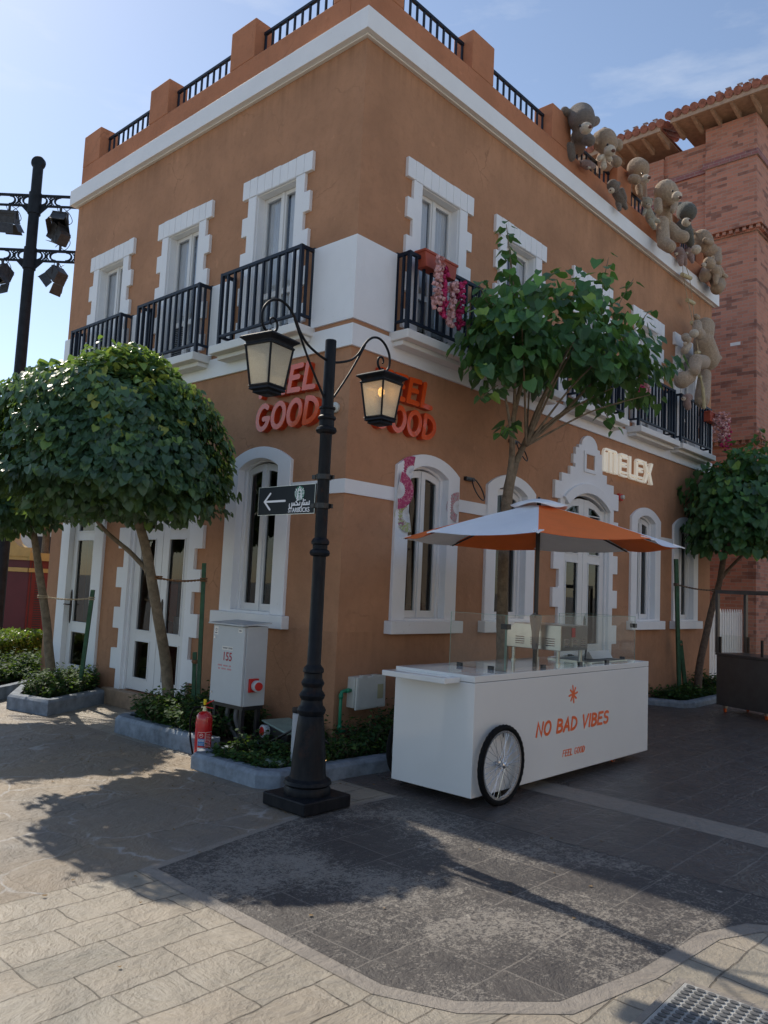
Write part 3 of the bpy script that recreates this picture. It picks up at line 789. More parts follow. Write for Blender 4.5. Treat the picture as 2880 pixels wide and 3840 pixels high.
def upper_window(F, c, louvre=False):
    side = [(0.56, 4.70), (0.56, 4.87), (0.67, 4.87), (0.67, 5.10), (0.56, 5.10), (0.56, 5.33), (0.67, 5.33), (0.67, 5.57), (0.56, 5.57), (0.56, 5.80), (0.67, 5.80), (0.67, 6.04), (0.56, 6.04), (0.56, 6.27), (0.67, 6.27), (0.67, 6.53), (0.56, 6.53), (0.56, 6.785)]
    poly = [(c - x, z) for x, z in side] + [(c + x, z) for x, z in reversed(side)] + [(c + 0.395, 4.70), (c + 0.395, 6.78), (c - 0.395, 6.78), (c - 0.395, 4.70)]
    mb = MB(F); mb.prism(poly, -0.02, 0.045)
    n = 9
    for i in range(n):
        a_ = c - 0.69 + 1.38 * i / n; mb.box((a_ + 0.004, 6.787, -0.01), (a_ + 1.38 / n - 0.004, 7.04 + random.uniform(-0.006, 0.006), 0.047 + random.uniform(0, 0.004)))
    mb.box((c - 0.68, 6.80, -0.01), (c + 0.68, 7.02, 0.040))
    mb.ring(rect(c - 0.425, c + 0.425, 4.72, 6.81), rect(c - 0.385, c + 0.385, 4.76, 6.77), -0.15, 0.01)
    w = mb.build('window', 'white', bld, bevel=0.006)
    mb = MB(F)
    for s_ in (-1, 1):
        x0, x1 = sorted((c + s_ * 0.004, c + s_ * 0.385)); leaf_frame(mb, x0, x1, 4.78, 6.765, 0.05, -0.14, -0.10, None, (5.42,))
    mb.box((c - 0.025, 4.78, -0.098), (c + 0.025, 6.76, -0.088))
    mb.build('frame', 'white_frame', w)
    mb = MB(F); mb.add([(c - 0.36, 4.84, -0.12), (c + 0.36, 4.84, -0.12), (c + 0.36, 6.74, -0.12), (c - 0.36, 6.74, -0.12)], [(0, 1, 2, 3)]); mb.build('pane', 'upper_glass', w, recalc=False)
    # curtains gathered into soft folds behind the glass
    for s_ in (-1, 1):
        vs = []; n = 26; x0, x1 = c + s_ * 0.06, c + s_ * 0.42
        for i in range(n + 1):
            x = x0 + (x1 - x0) * i / n; d = -0.165 + 0.014 * math.sin(i * 1.55 + c)
            vs += [(x, 5.0, d), (x, 6.78, d)]
        mb = MB(F); mb.add(vs, [(2 * i, 2 * i + 2, 2 * i + 3, 2 * i + 1) for i in range(n)]); mb.build('curtain', 'curtain', w, smooth='all')
    if louvre:
        mb = MB(F)
        for i in range(17): mb.box((c - 0.30, 4.90 + i * 0.028, -0.10), (c - 0.06, 4.912 + i * 0.028, -0.085))
        mb.build('louvre', 'louvre_black', w)
    return w
for c in UR: upper_window(FR(), c)
for c in UL: upper_window(FL(), -c, louvre=(c == 3.57))

def balcony(F, c, hw=0.80, slots=True):
    mb = MB(F); mb.box((c - hw - 0.06, 4.64, 0.0), (c + hw + 0.06, 4.75, 0.31))
    mb.box((c - hw - 0.02, 4.58, 0.036), (c + hw + 0.02, 4.64, 0.20))
    b_ = mb.build('balcony', 'slab', bld, bevel=0.01)
    mb = MB(F); d = 0.235
    for z0, z1 in ((5.70, 5.74), (4.87, 4.90)):
        mb.box((c - hw, z0, d - 0.04), (c + hw, z1, d)); 
        for s_ in (-1, 1): mb.box((min(c + s_ * hw, c + s_ * (hw - 0.035)), z0, 0.03), (max(c + s_ * hw, c + s_ * (hw - 0.035)), z1, d - 0.04))
    for s_ in (-1, 1):
        xx = sorted((c + s_ * (hw + 0.002), c + s_ * (hw - 0.04)))
        mb.box((xx[0], 4.75, d - 0.042), (xx[1], 5.742, d + 0.002)); mb.box((xx[0] + 0.006, 4.90, 0.11), (xx[1] - 0.006, 5.70, 0.138)); mb.box((xx[0], 4.75, 0.005), (xx[1], 5.76, 0.032))
    n = 11
    for i in range(1, n):
        x = c - hw + 2 * hw * i / n; mb.box((x - 0.014, 4.90, d - 0.036), (x + 0.014, 5.70, d - 0.004))
    mb.build('railing', 'navy_iron', b_)
    return b_
for c in UR: balcony(FR(), c)
for c in UL: balcony(FL(), -c)

def double_door(F, c, crest):
    hw = 0.76
    side = [(0.90, 0.06), (0.90, 0.34), (1.07, 0.34), (1.07, 0.64), (0.90, 0.64), (0.90, 0.93), (1.07, 0.93), (1.07, 1.24), (0.90, 1.24), (0.90, 1.53), (1.07, 1.53), (1.07, 1.83), (0.90, 1.83), (0.90, 2.11), (1.07, 2.11), (1.07, 2.42), (0.90, 2.42), (0.90, 2.70), (1.07, 2.70), (1.07, 3.0), (0.90, 3.0), (0.90, 3.20)]
    if crest: head = [(1.07, 3.20), (1.07, 3.48), (0.88, 3.48), (0.88, 3.62), (0.62, 3.62), (0.62, 3.76), (0.46, 3.76), (0.46, 3.82), (0.53, 3.82), (0.53, 3.97), (0.46, 3.97), (0.46, 4.09), (0.36, 4.09), (0.36, 4.15), (0.27, 4.15)] + [(0.27 * math.cos(R(a_)), 4.15 + 0.19 * math.sin(R(a_))) for a_ in (15, 30, 45, 60, 75)] + [(0.0, 4.34)]
    else: head = [(1.07, 3.20), (1.07, 3.46), (0.60, 3.56), (0.0, 3.60)]
    sd_ = side + head
    poly = [(c - x, z) for x, z in sd_] + [(c + x, z) for x, z in reversed(sd_[:-1])] + list(reversed(arch(c, hw, 0.06, 3.16, 0.24)))
    mb = MB(F); mb.prism(poly, -0.05, 0.05)
    o_, i_ = arch(c, 0.84, 3.16, 3.24, 0.30)[1:-1], arch(c, 0.70, 3.12, 3.14, 0.24)[1:-1]
    mb.ring(o_, i_, 0.02, 0.095, closed=False)
    i1, i2 = arch(c, hw + 0.01, 0.06, 3.17, 0.24), arch(c, hw - 0.04, 0.06, 3.12, 0.22)
    mb.ring(i1, i2, -0.12, -0.0, closed=False)
    dsur = mb.build('door_surround', 'white', bld, bevel=0.006)
    if crest:
        mb = MB(F); mb.ring(rect(c - 0.20, c + 0.20, 3.72, 4.07), rect(c - 0.14, c + 0.14, 3.78, 4.02), 0.045, 0.075); mb.build('crest_frame', 'white', dsur, bevel=0.004)
        mb = MB(F); mb.box((c - 0.138, 3.782, 0.03), (c + 0.138, 4.018, 0.054)); mb.build('crest_panel', 'stucco', dsur)
    top = lambda x: 3.10 + 0.20 * (1 - ((x - c) / 0.72) ** 2)
    for s_ in (-1, 1):
        mb = MB(F); x0, x1 = sorted((c + s_ * 0.005, c + s_ * 0.715))
        d0, d1 = -0.085, -0.035
        # stiles, rails with three panes
        ix, ox = (c + s_ * 0.165, c + s_ * 0.565)
        a_, b_2 = sorted((c + s_ * 0.005, ix)); mb.box((a_, 0.08, d0), (b_2, top(ix), d1))
        a_, b_2 = sorted((ox, c + s_ * 0.715)); mb.box((a_, 0.08, d0), (b_2, top(ox) - 0.02, d1))
        a_, b_2 = sorted((ix, ox))
        for z0, z1 in ((0.08, 0.24), (0.79, 0.92), (2.26, 2.38)): mb.box((a_, z0, d0 + 0.002), (b_2, z1, d1 - 0.002))
        mb.prism([(a_, top(a_) - 0.12), (a_, top(a_)), ((a_ + b_2) / 2, top((a_ + b_2) / 2)), (b_2, top(b_2)), (b_2, top(b_2) - 0.12), ((a_ + b_2) / 2, top((a_ + b_2) / 2) - 0.10)], d0 + 0.002, d1 - 0.002)
        for z0, z1 in ((0.24, 0.79), (0.92, 2.26), (2.38, top(ox) - 0.13)):
            mb.ring(rect(a_, b_2, z0, z1), rect(a_ + 0.018, b_2 - 0.018, z0 + 0.018, z1 - 0.018), d1 - 0.02, d1 + 0.012)
        dr = mb.build('door', 'white_frame', bld, bevel=0.003)
        mb = MB(F); mb.add([(a_ + 0.002, 0.2, -0.06), (b_2 - 0.002, 0.2, -0.06), (b_2 - 0.002, 3.2, -0.06), (a_ + 0.002, 3.2, -0.06)], [(0, 1, 2, 3)]); mb.build('pane', 'window_glass', dr, recalc=False)
        if s_ == 1:
            mb = MB(F); hx = c + 0.09
            mb.prism([(hx - 0.02, 0.98), (hx - 0.03, 1.10), (hx - 0.02, 1.35), (hx, 1.40), (hx + 0.02, 1.35), (hx + 0.03, 1.10), (hx + 0.02, 0.98), (hx, 0.94)], -0.036, -0.022)
            mb.tube([(hx, 1.2, -0.02), (hx, 1.2, 0.035), (hx - 0.05, 1.205, 0.04), (hx - 0.11, 1.20, 0.038)], 0.010, 8); mb.build('handle', 'handle_bronze', dr)
    return dsur
double_door(FR(), DR, True)
double_door(FL(), -DL, False)
# single side door on the left-hand wall
mb = MB(FL()); c = -DS
mb.ring(arch(c, 0.69, 0.06, 3.06, 0.19), arch(c, 0.41, 0.06, 3.0, 0.12), -0.10, 0.045, closed=False)
mb.build('door_surround', 'white', bld, bevel=0.006)
mb = MB(FL())
mb.box((c - 0.405, 0.08, -0.09), (c - 0.27, 3.02, -0.04)); mb.box((c + 0.27, 0.08, -0.09), (c + 0.405, 3.02, -0.04))
for z0, z1 in ((0.08, 0.24), (0.79, 0.92), (2.26, 2.38), (2.96, 3.06)): mb.box((c - 0.27, z0, -0.088), (c + 0.27, z1, -0.042))
for z0, z1 in ((0.24, 0.79), (0.92, 2.26), (2.38, 2.96)): mb.ring(rect(c - 0.27, c + 0.27, z0, z1), rect(c - 0.25, c + 0.25, z0 + 0.018, z1 - 0.018), -0.06, -0.03)
dr = mb.build('door', 'white_frame', bld, bevel=0.003)
mb = MB(FL()); mb.add([(c - 0.268, 0.2, -0.065), (c + 0.268, 0.2, -0.065), (c + 0.268, 3.0, -0.065), (c - 0.268, 3.0, -0.065)], [(0, 1, 2, 3)]); mb.build('pane', 'window_glass', dr, recalc=False)
mb = MB(FL()); hx = c - 0.335
mb.prism([(hx - 0.02, 0.95), (hx - 0.03, 1.10), (hx - 0.02, 1.38), (hx, 1.44), (hx + 0.02, 1.38), (hx + 0.03, 1.10), (hx + 0.02, 0.95), (hx, 0.90)], -0.04, -0.026)
mb.tube([(hx, 1.2, -0.03), (hx, 1.2, 0.035), (hx - 0.05, 1.205, 0.04), (hx - 0.10, 1.20, 0.038)], 0.010, 8); mb.build('handle', 'handle_bronze', dr)
for (F_, c_) in ((FL(), -DS), (FL(), -DL - 0.2)):
    mb = MB(F_); n = 26; vs = []
    for i in range(n + 1):
        x = c_ - 0.42 + 0.84 * i / n if c_ == -DS else c_ + 0.25 + 0.6 * i / n
        d = -0.30 + 0.015 * math.sin(i * 1.3); vs += [(x, 0.95, d), (x, 3.2, d)]
    mb.add(vs, [(2 * i, 2 * i + 2, 2 * i + 3, 2 * i + 1) for i in range(n)]); mb.build('curtain', 'net_curtain' if c_ == -DS else 'room_dark', bld, smooth='all')

# shop contents seen through the glass
def inner(name, F, a_, b_2, mat, label, cat):
    mb = MB(F); mb.box(a_, b_2); o = mb.build(name, mat, None, bevel=0.02); tag(o, label, cat); return o
inner('shop_counter', FL(), (-4.35, 0.04, -0.75), (-3.1, 1.05, -0.5), 'shop_red', 'dark red counter standing behind the double door glass on the left wall', 'counter')
inner('display_stand', FL(), (-4.28, 1.051, -0.72), (-3.95, 1.62, -0.55), 'shop_orange', 'orange display stand on the counter behind the left double door', 'display stand')
o = inner('poster_board', FL(), (-3.62, 0.86, -0.30), (-3.12, 1.16, -0.28), 'sign_white', 'white card with dark red lettering leaning behind the left double door pane', 'card')
vs, fs = text_mesh('FEEL', 0.13)
mb = MB(FL(-0, 0, 0) @ Matrix.Translation((-3.36, 1.0, -0.277))); mb.add(vs, fs); mb.build('lettering', 'shop_red', o)
inner('green_screen', FL(), (-2.0, 1.33, -0.62), (-1.55, 1.95, -0.55), 'room_green', 'dark green screen inside the arched window on the left wall', 'screen')
inner('red_cloth_bundle', FR(), (1.56, 1.34, -0.42), (1.80, 1.52, -0.22), 'shop_red', 'red cloth bundle at the foot of the arched window nearest the corner', 'cloth bundle')

# ------------------------------------------------------------------ signs on the walls
def letters_sign(F, rows, label, h, stroke, gap, wmul, slant, x0s, depth=0.09):
    root = thing('wall_sign', label, 'sign', tuple(F @ Vector((x0s[0], rows[0][1], 0))))
    for (txt, y), x0 in zip(rows, x0s):
        cx = x0
        for ch in txt:
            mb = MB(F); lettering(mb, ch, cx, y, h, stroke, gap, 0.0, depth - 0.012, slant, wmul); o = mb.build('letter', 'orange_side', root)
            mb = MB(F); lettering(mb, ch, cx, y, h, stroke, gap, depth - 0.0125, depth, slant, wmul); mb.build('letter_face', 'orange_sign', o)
            cx += (S[ch][0] * wmul + gap) * h
    return root
letters_sign(FL(), [('FEEL', 4.01), ('GOOD', 3.59)], 'orange raised lettering reading FEEL GOOD on the wall left of the corner', 0.29, 0.064, 0.22, 1.28, 0.14, [-1.50, -1.55])
letters_sign(FR(), [('FEEL', 3.965), ('GOOD', 3.575)], 'orange raised lettering reading FEEL GOOD on the wall right of the corner', 0.28, 0.062, 0.22, 1.32, 0.14, [0.38, 0.34])

# art-deco white lettering beside the crest
mel = thing('tube_sign', 'white double-line art deco lettering reading MELEX over the street door', 'sign', (6.0, 0, 3.84))
def deco(x, paths):
    mb = MB(FR(x, 3.84, 0))
    for k, p in enumerate(paths): mb.ribbon(p, 0.036, 0.03, 0.075 + 0.0006 * k)
    for k, p in enumerate(paths):
        q = p[0]; mb.box((q[0] - 0.01, q[1] - 0.01, 0), (q[0] + 0.01, q[1] + 0.01, 0.03))
    mb.build('letter', 'neon_white', mel)
H = 0.37
deco(6.00, [[(0.02, 0), (0.02, 0.24)] + arc(0.09, 0.28, 0.07, 0.09, 180, 90, 5) + [(0.42, H)] + arc(0.44, 0.30, 0.07, 0.07, 90, 0, 4) + [(0.51, 0)],
            [(0.07, 0), (0.07, 0.30)], [(0.13, 0), (0.13, 0.30)], [(0.24, 0), (0.24, H - 0.04)], [(0.29, 0), (0.29, H - 0.04)], [(0.40, 0), (0.40, H - 0.05)], [(0.46, 0), (0.46, H - 0.05)]])
deco(6.58, [[(0.30, 0), (0.10, 0.0)] + arc(0.08, 0.06, 0.06, 0.06, 270, 180, 4) + [(0.02, 0.31)] + arc(0.08, 0.31, 0.06, 0.06, 180, 90, 4) + [(0.30, H)], [(0.07, 0.06), (0.07, 0.31)], [(0.12, 0.06), (0.30, 0.06)], [(0.12, 0.17), (0.28, 0.17)], [(0.12, 0.22), (0.28, 0.22)], [(0.12, 0.32), (0.30, 0.32)]])
deco(6.96, [[(0.02, H), (0.02, 0.07)] + arc(0.09, 0.07, 0.07, 0.07, 180, 270, 4) + [(0.26, 0)], [(0.07, H), (0.07, 0.08)], [(0.10, 0.055), (0.26, 0.055)]])
deco(7.24, [[(0.30, 0), (0.10, 0.0)] + arc(0.08, 0.06, 0.06, 0.06, 270, 180, 4) + [(0.02, 0.31)] + arc(0.08, 0.31, 0.06, 0.06, 180, 90, 4) + [(0.30, H)], [(0.07, 0.06), (0.07, 0.31)], [(0.12, 0.06), (0.30, 0.06)], [(0.12, 0.17), (0.28, 0.17)], [(0.12, 0.22), (0.28, 0.22)], [(0.12, 0.32), (0.30, 0.32)]])
deco(7.60, [[(0.0, 0), (0.10, 0.185), (0.0, H)], [(0.06, 0), (0.14, 0.15)], [(0.06, H), (0.14, 0.22)], [(0.34, 0), (0.24, 0.185), (0.34, H)], [(0.28, 0), (0.19, 0.16)], [(0.28, H), (0.19, 0.21)]])

# ------------------------------------------------------------------ street lamp
LX, LY = -1.475, -1.225
lamp = thing('street_lamp', 'tall black two-armed lantern lamp post on a square plinth at the planter corner', 'street lamp', (LX, LY, G))
mb = MB(); mb.box((LX - 0.265, LY - 0.265, G + 0.01), (LX + 0.265, LY + 0.265, -0.055)); mb.build('plinth', 'lamp_iron', lamp, bevel=0.012)
prof = [(0.195, -0.055), (0.20, -0.02), (0.185, 0.01), (0.205, 0.03), (0.195, 0.055), (0.158, 0.075), (0.150, 0.11), (0.142, 0.25), (0.118, 0.50), (0.108, 0.585), (0.104, 0.59), (0.118, 0.61), (0.124, 0.635), (0.112, 0.66), (0.098, 0.675), (0.092, 0.72), (0.104, 0.735), (0.112, 0.76), (0.098, 0.785), (0.085, 0.80), (0.083, 0.83), (0.096, 0.845), (0.100, 0.865), (0.086, 0.89), (0.078, 0.905), (0.078, 0.945), (0.090, 0.955), (0.088, 0.985), (0.066, 1.01), (0.060, 1.02), (0.057, 1.9), (0.057, 1.945), (0.082, 1.955), (0.090, 1.975), (0.082, 2.0), (0.066, 2.01), (0.064, 2.045), (0.078, 2.055), (0.080, 2.075), (0.066, 2.10), (0.054, 2.11), (0.054, 3.02), (0.056, 3.03), (0.084, 3.04), (0.094, 3.06), (0.086, 3.085), (0.068, 3.095), (0.066, 3.15), (0.080, 3.165), (0.080, 3.18), (0.064, 3.195), (0.062, 3.245), (0.074, 3.255), (0.072, 3.27), (0.052, 3.275), (0.050, 3.87), (0.048, 3.88)]
mb = MB(); mb.lathe(prof, 40, (LX, LY, 0)); mb.build('pole', 'lamp_iron', lamp, smooth=True)
for s_ in (-1, 1):
    A = lambda x, z: (LX + s_ * x, LY, z)
    mb = MB()
    up_ = [A(0.045, 3.69), A(0.14, 3.715), A(0.27, 3.77), A(0.36, 3.85), A(0.42, 3.94), A(0.48, 4.01), A(0.55, 4.055), A(0.63, 4.065), A(0.71, 4.03), A(0.77, 3.96), A(0.79, 3.88), A(0.775, 3.81), A(0.73, 3.765), A(0.68, 3.765), A(0.640, 3.79), A(0.622, 3.83), A(0.632, 3.875), A(0.665, 3.895), A(0.695, 3.88), A(0.70, 3.85), A(0.685, 3.835)]
    def smooth_path(p, n=4):
        P = [Vector(q) for q in p]; o = []
        for i in range(len(P) - 1):
            a0 = P[max(0, i - 1)]; a1 = P[i]; a2 = P[i + 1]; a3 = P[min(len(P) - 1, i + 2)]
            for k in range(n):
                t = k / n; o.append(0.5 * ((2 * a1) + (-a0 + a2) * t + (2 * a0 - 5 * a1 + 4 * a2 - a3) * t * t + (-a0 + 3 * a1 - 3 * a2 + a3) * t ** 3))
        return o + [P[-1]]
    sp = smooth_path(up_)
    mb.tube(sp, [0.0115 if i < len(sp) * 0.75 else 0.0115 - 0.005 * (i / len(sp) - 0.75) * 4 for i in range(len(sp))], 10)
    mb.tube(smooth_path([A(0.045, 3.345), A(0.10, 3.42), A(0.24, 3.62), A(0.36, 3.815), A(0.44, 3.955)]), 0.010, 10)
    mb.build('arm', 'lamp_iron', lamp, smooth=True)
    # lantern
    cx, cy = LX + s_ * 0.69, LY
    LR = R(9) if s_ < 0 else R(2)
    LT = Matrix.Translation((cx, cy, 0)) @ Matrix.Rotation(LR, 4, 'Z') @ Matrix.Translation((-cx, -cy, 0))
    q = lambda hw, z: [(cx - hw, cy - hw, z), (cx + hw, cy - hw, z), (cx + hw, cy + hw, z), (cx - hw, cy + hw, z)]
    def loft(mb, rings, capb=True, capt=True):
        vs = [p for hw, z in rings for p in q(hw, z)]
        fs = [(4 * i + k, 4 * i + (k + 1) % 4, 4 * i + 4 + (k + 1) % 4, 4 * i + 4 + k) for i in range(len(rings) - 1) for k in range(4)]
        if capb: fs.append((3, 2, 1, 0))
        if capt: n_ = 4 * (len(rings) - 1); fs.append((n_, n_ + 1, n_ + 2, n_ + 3))
        mb.add(vs, fs)
    mb = MB(LT); loft(mb, [(0.118, 3.625), (0.148, 3.632), (0.150, 3.645), (0.138, 3.655), (0.142, 3.668), (0.170, 3.690), (0.178, 3.694), (0.176, 3.706), (0.150, 3.722), (0.11, 3.738), (0.05, 3.760), (0.02, 3.768)])
    mb.tube([(cx, cy, 3.76), (cx, cy, 3.79)], 0.014, 8)
    lan = mb.build('lantern', 'lamp_iron', lamp, bevel=0.002)
    mb = MB(LT); loft(mb, [(0.05, 3.232), (0.085, 3.245), (0.082, 3.262), (0.108, 3.272), (0.104, 3.29), (0.112, 3.300), (0.104, 3.312)])
    b0, b1 = 0.100, 0.137
    for sx in (-1, 1):
        for sy in (-1, 1):
            mb.tube([(cx + sx * b0, cy + sy * b0, 3.305), (cx + sx * b1, cy + sy * b1, 3.63)], 0.0125, 4)
    mb.build('lantern_frame', 'lamp_iron', lan)
    for k in range(4):
        a_ = k * PI / 2 + LR; rm = Matrix.Translation((cx, cy, 0)) @ Matrix.Rotation(a_, 4, 'Z')
        mb = MB(rm); mb.add([(-b0 + 0.006, -b0, 3.31), (b0 - 0.006, -b0, 3.31), (b1 - 0.006, -b1, 3.628), (-b1 + 0.006, -b1, 3.628), (-b0 + 0.006, -b0 + 0.004, 3.31), (b0 - 0.006, -b0 + 0.004, 3.31), (b1 - 0.006, -b1 + 0.004, 3.628), (-b1 + 0.006, -b1 + 0.004, 3.628)], [(0, 1, 2, 3), (7, 6, 5, 4), (0, 4, 5, 1), (3, 2, 6, 7), (0, 3, 7, 4), (1, 5, 6, 2)])
        mb.build('pane', 'lantern_glass', lan)
    mb = MB(); mb.sphere((cx, cy, 3.56), 0.032, 10, (1, 1, 1.5)); mb.build('bulb', 'bulb_glow' if s_ == 1 else 'sign_white', lan, smooth='all')

# directional sign clamped to the pole
sg = thing('direction_sign', 'black directional sign with white arrow, round green emblem and bilingual name on the lamp post', 'sign', (LX - 0.03, LY + 0.05, 2.4))
SM = Matrix(((0, 0, -1, LX - 0.030), (-1, 0, 0, LY + 0.06), (0, 1, 0, 2.325), (0, 0, 0, 1)))   # local x = -Y, panel from x=-0.77 to 0
SW, SH = 0.78, 0.262
mb = MB(SM); mb.box((-SW, 0, -0.006), (0.0, SH, 0.006)); pn = mb.build('panel', 'sign_black', sg, bevel=0.002)
mb = MB(SM); mb.ring(rect(-SW - 0.002, 0.002, -0.002, SH + 0.002), rect(-SW + 0.002, -0.002, 0.002, SH - 0.002), -0.008, 0.008); mb.build('edge_trim', 'steel', sg)
mb = MB(SM)
mb.ribbon([(-0.40, 0.125), (-0.675, 0.125)], 0.019, 0.006, 0.0075)
mb.ribbon([(-0.61, 0.200), (-0.69, 0.125), (-0.61, 0.050)], 0.019, 0.006, 0.0082)
mb.build('arrow', 'sign_white', sg)
ex, ey = -0.205, 0.185; er = 0.066
mb = MB(SM); mb.prism([(ex + er * math.cos(a_ * PI / 18), ey + er * math.sin(a_ * PI / 18)) for a_ in range(36)], 0.006, 0.0078)
em = mb.build('emblem', 'emblem_green', sg)
mb = MB(SM); k = 0
def wr(pts, w_):
    global k
    mb.ribbon([(ex + x * er, ey + y * er) for x, y in pts], w_ * er, 0.0078, 0.0090 + 0.0002 * (k % 6)); k += 1
for s_ in (-1, 1):
    wr([(s_ * 0.22, 0.42), (s_ * 0.42, 0.30), (s_ * 0.46, 0.0), (s_ * 0.40, -0.35), (s_ * 0.55, -0.75)], 0.13)
    wr([(s_ * 0.26, -0.05), (s_ * 0.30, -0.45), (s_ * 0.38, -0.88)], 0.12)
    wr([(s_ * 0.12, -0.30), (s_ * 0.12, -0.93)], 0.09)
    for j in range(5):
        wr([(s_ * (0.62 + 0.05 * (j % 2)), 0.32 - j * 0.19), (s_ * (0.94 - 0.03 * abs(j - 1) ** 1.5), 0.30 - j * 0.19)], 0.085)
    wr([(s_ * 0.66, 0.42), (s_ * 0.74, 0.62), (s_ * 0.58, 0.50)], 0.12)
wr([(-0.34, 0.52), (-0.38, 0.74), (-0.18, 0.60), (0.0, 0.84), (0.18, 0.60), (0.38, 0.74), (0.34, 0.52), (-0.34, 0.52)], 0.10)
wr([(0, 0.70), (0, 0.97)], 0.09); wr([(-0.10, 0.84), (0.10, 0.84)], 0.07)
wr(arc(0, 0.16, 0.20, 0.26, 0, 360, 12), 0.09)
mb.build('emblem_figure', 'sign_white', em)
mb = MB(SM)
def ar(pts, w_=0.0105):
    mb.ribbon([(-0.205 + x * 0.27, 0.072 + y * 0.27) for x, y in pts], w_, 0.006, 0.0074 + 0.0002 * (len(mb.f) % 5))
# the Arabic name, drawn stroke by stroke from the right
ar([(0.50, 0.14), (0.50, 0.03), (0.43, 0.03), (0.43, 0.10)]); ar([(0.43, 0.03), (0.36, 0.03), (0.36, 0.10)]); ar([(0.36, 0.03), (0.28, 0.03), (0.28, 0.10)])
ar([(0.30, 0.03), (0.20, 0.03), (0.20, 0.22)])
ar([(0.15, 0.10), (0.13, -0.02), (0.05, -0.08)])
ar([(0.04, 0.12), (0.03, 0.03), (-0.10, 0.03)]); ar([(-0.04, 0.22), (-0.16, 0.14), (-0.05, 0.07), (-0.12, 0.03), (-0.22, 0.03), (-0.22, 0.10)])
ar([(-0.22, 0.03), (-0.29, 0.03), (-0.29, 0.10)]); ar([(-0.29, 0.03), (-0.36, 0.03), (-0.36, 0.10)]); ar([(-0.36, 0.04), (-0.38, -0.06), (-0.46, -0.07), (-0.49, 0.02), (-0.48, 0.08)])
for dx, dy in ((0.30, 0.18), (0.25, 0.18), (0.02, -0.07)): mb.box((-0.205 + dx * 0.27 - 0.005, 0.072 + dy * 0.27 - 0.005, 0.006), (-0.205 + dx * 0.27 + 0.005, 0.072 + dy * 0.27 + 0.005, 0.0076))
vs, fs = text_mesh('STARBUCKS', 0.058, 1.0)
xm = max(abs(v.x) for v in vs)
mb.m = SM @ Matrix.Translation((-0.205, 0.033, 0.0075)) @ Matrix.Diagonal((0.142 / xm, 1, 1, 1)); mb.add(vs, fs)
mb.build('lettering', 'sign_white', sg, recalc=False)
for z_ in (2.42, 2.675):
    mb = MB(); mb.lathe([(0.060, -0.022), (0.070, -0.022), (0.070, 0.022), (0.060, 0.022)], 24, (LX, LY, z_ - 0.11 + 0.08))
    zz = z_ - 0.03
    mb.box((LX + 0.03, LY - 0.085, zz - 0.018), (LX + 0.05, LY - 0.055, zz + 0.018)); mb.box((LX - 0.05, LY + 0.055, zz - 0.018), (LX - 0.015, LY + 0.10, zz + 0.018)); mb.build('clamp', 'black_plastic', sg)

# ------------------------------------------------------------------ vending cart
CX0, CX1, CY0, CY1, CB, CT = -0.45, 3.10, -2.19, -1.27, -0.075, 0.968
cart = thing('vending_cart', 'long glossy white vending cart with bicycle wheels reading NO BAD VIBES in orange', 'cart', (1.3, -1.7, G))
mb = MB(); mb.box((CX0, CY0, CB), (CX1, CY1, 0.905)); mb.build('body', 'cart_white', cart, bevel=0.004)
mb = MB(); mb.box((CX0, CY0, 0.909), (CX1, CY1, CT)); mb.build('counter_top', 'cart_white', cart, bevel=0.004)
mb = MB(); mb.box((-0.68, -2.035, 0.895), (-0.455, -1.30, 0.945)); mb.build('side_shelf', 'cart_white', cart, bevel=0.006)
FC = FR(0, 0, 2.19)
mb = MB(FC); lettering(mb, 'NO BAD VIBES', 0.585, 0.345, 0.120, 0.0290, 0.24, 0.0, 0.002, 0.20, 1.60, 0.0); mb.build('lettering', 'orange_paint', cart)
mb = MB(FC); lettering(mb, 'FEEL GOOD', 1.10, 0.092, 0.060, 0.0095, 0.22, 0.0, 0.002, 0.18, 1.14); mb.build('lettering', 'orange_paint', cart)
mb = MB(FC)
for k in range(8):
    a_ = R(22.5 * (2 * k) + 6); r1 = 0.085 if k % 2 == 0 else 0.075
    mb.ribbon([(1.29, 0.70), (1.29 + r1 * 0.55 * math.cos(a_), 0.70 + r1 * 0.55 * math.sin(a_)), (1.29 + r1 * math.cos(a_ + 0.06), 0.70 + r1 * math.sin(a_ + 0.06))], 0.021, 0.0, 0.002 + 0.0002 * k)
mb.build('star_mark', 'orange_paint', cart)
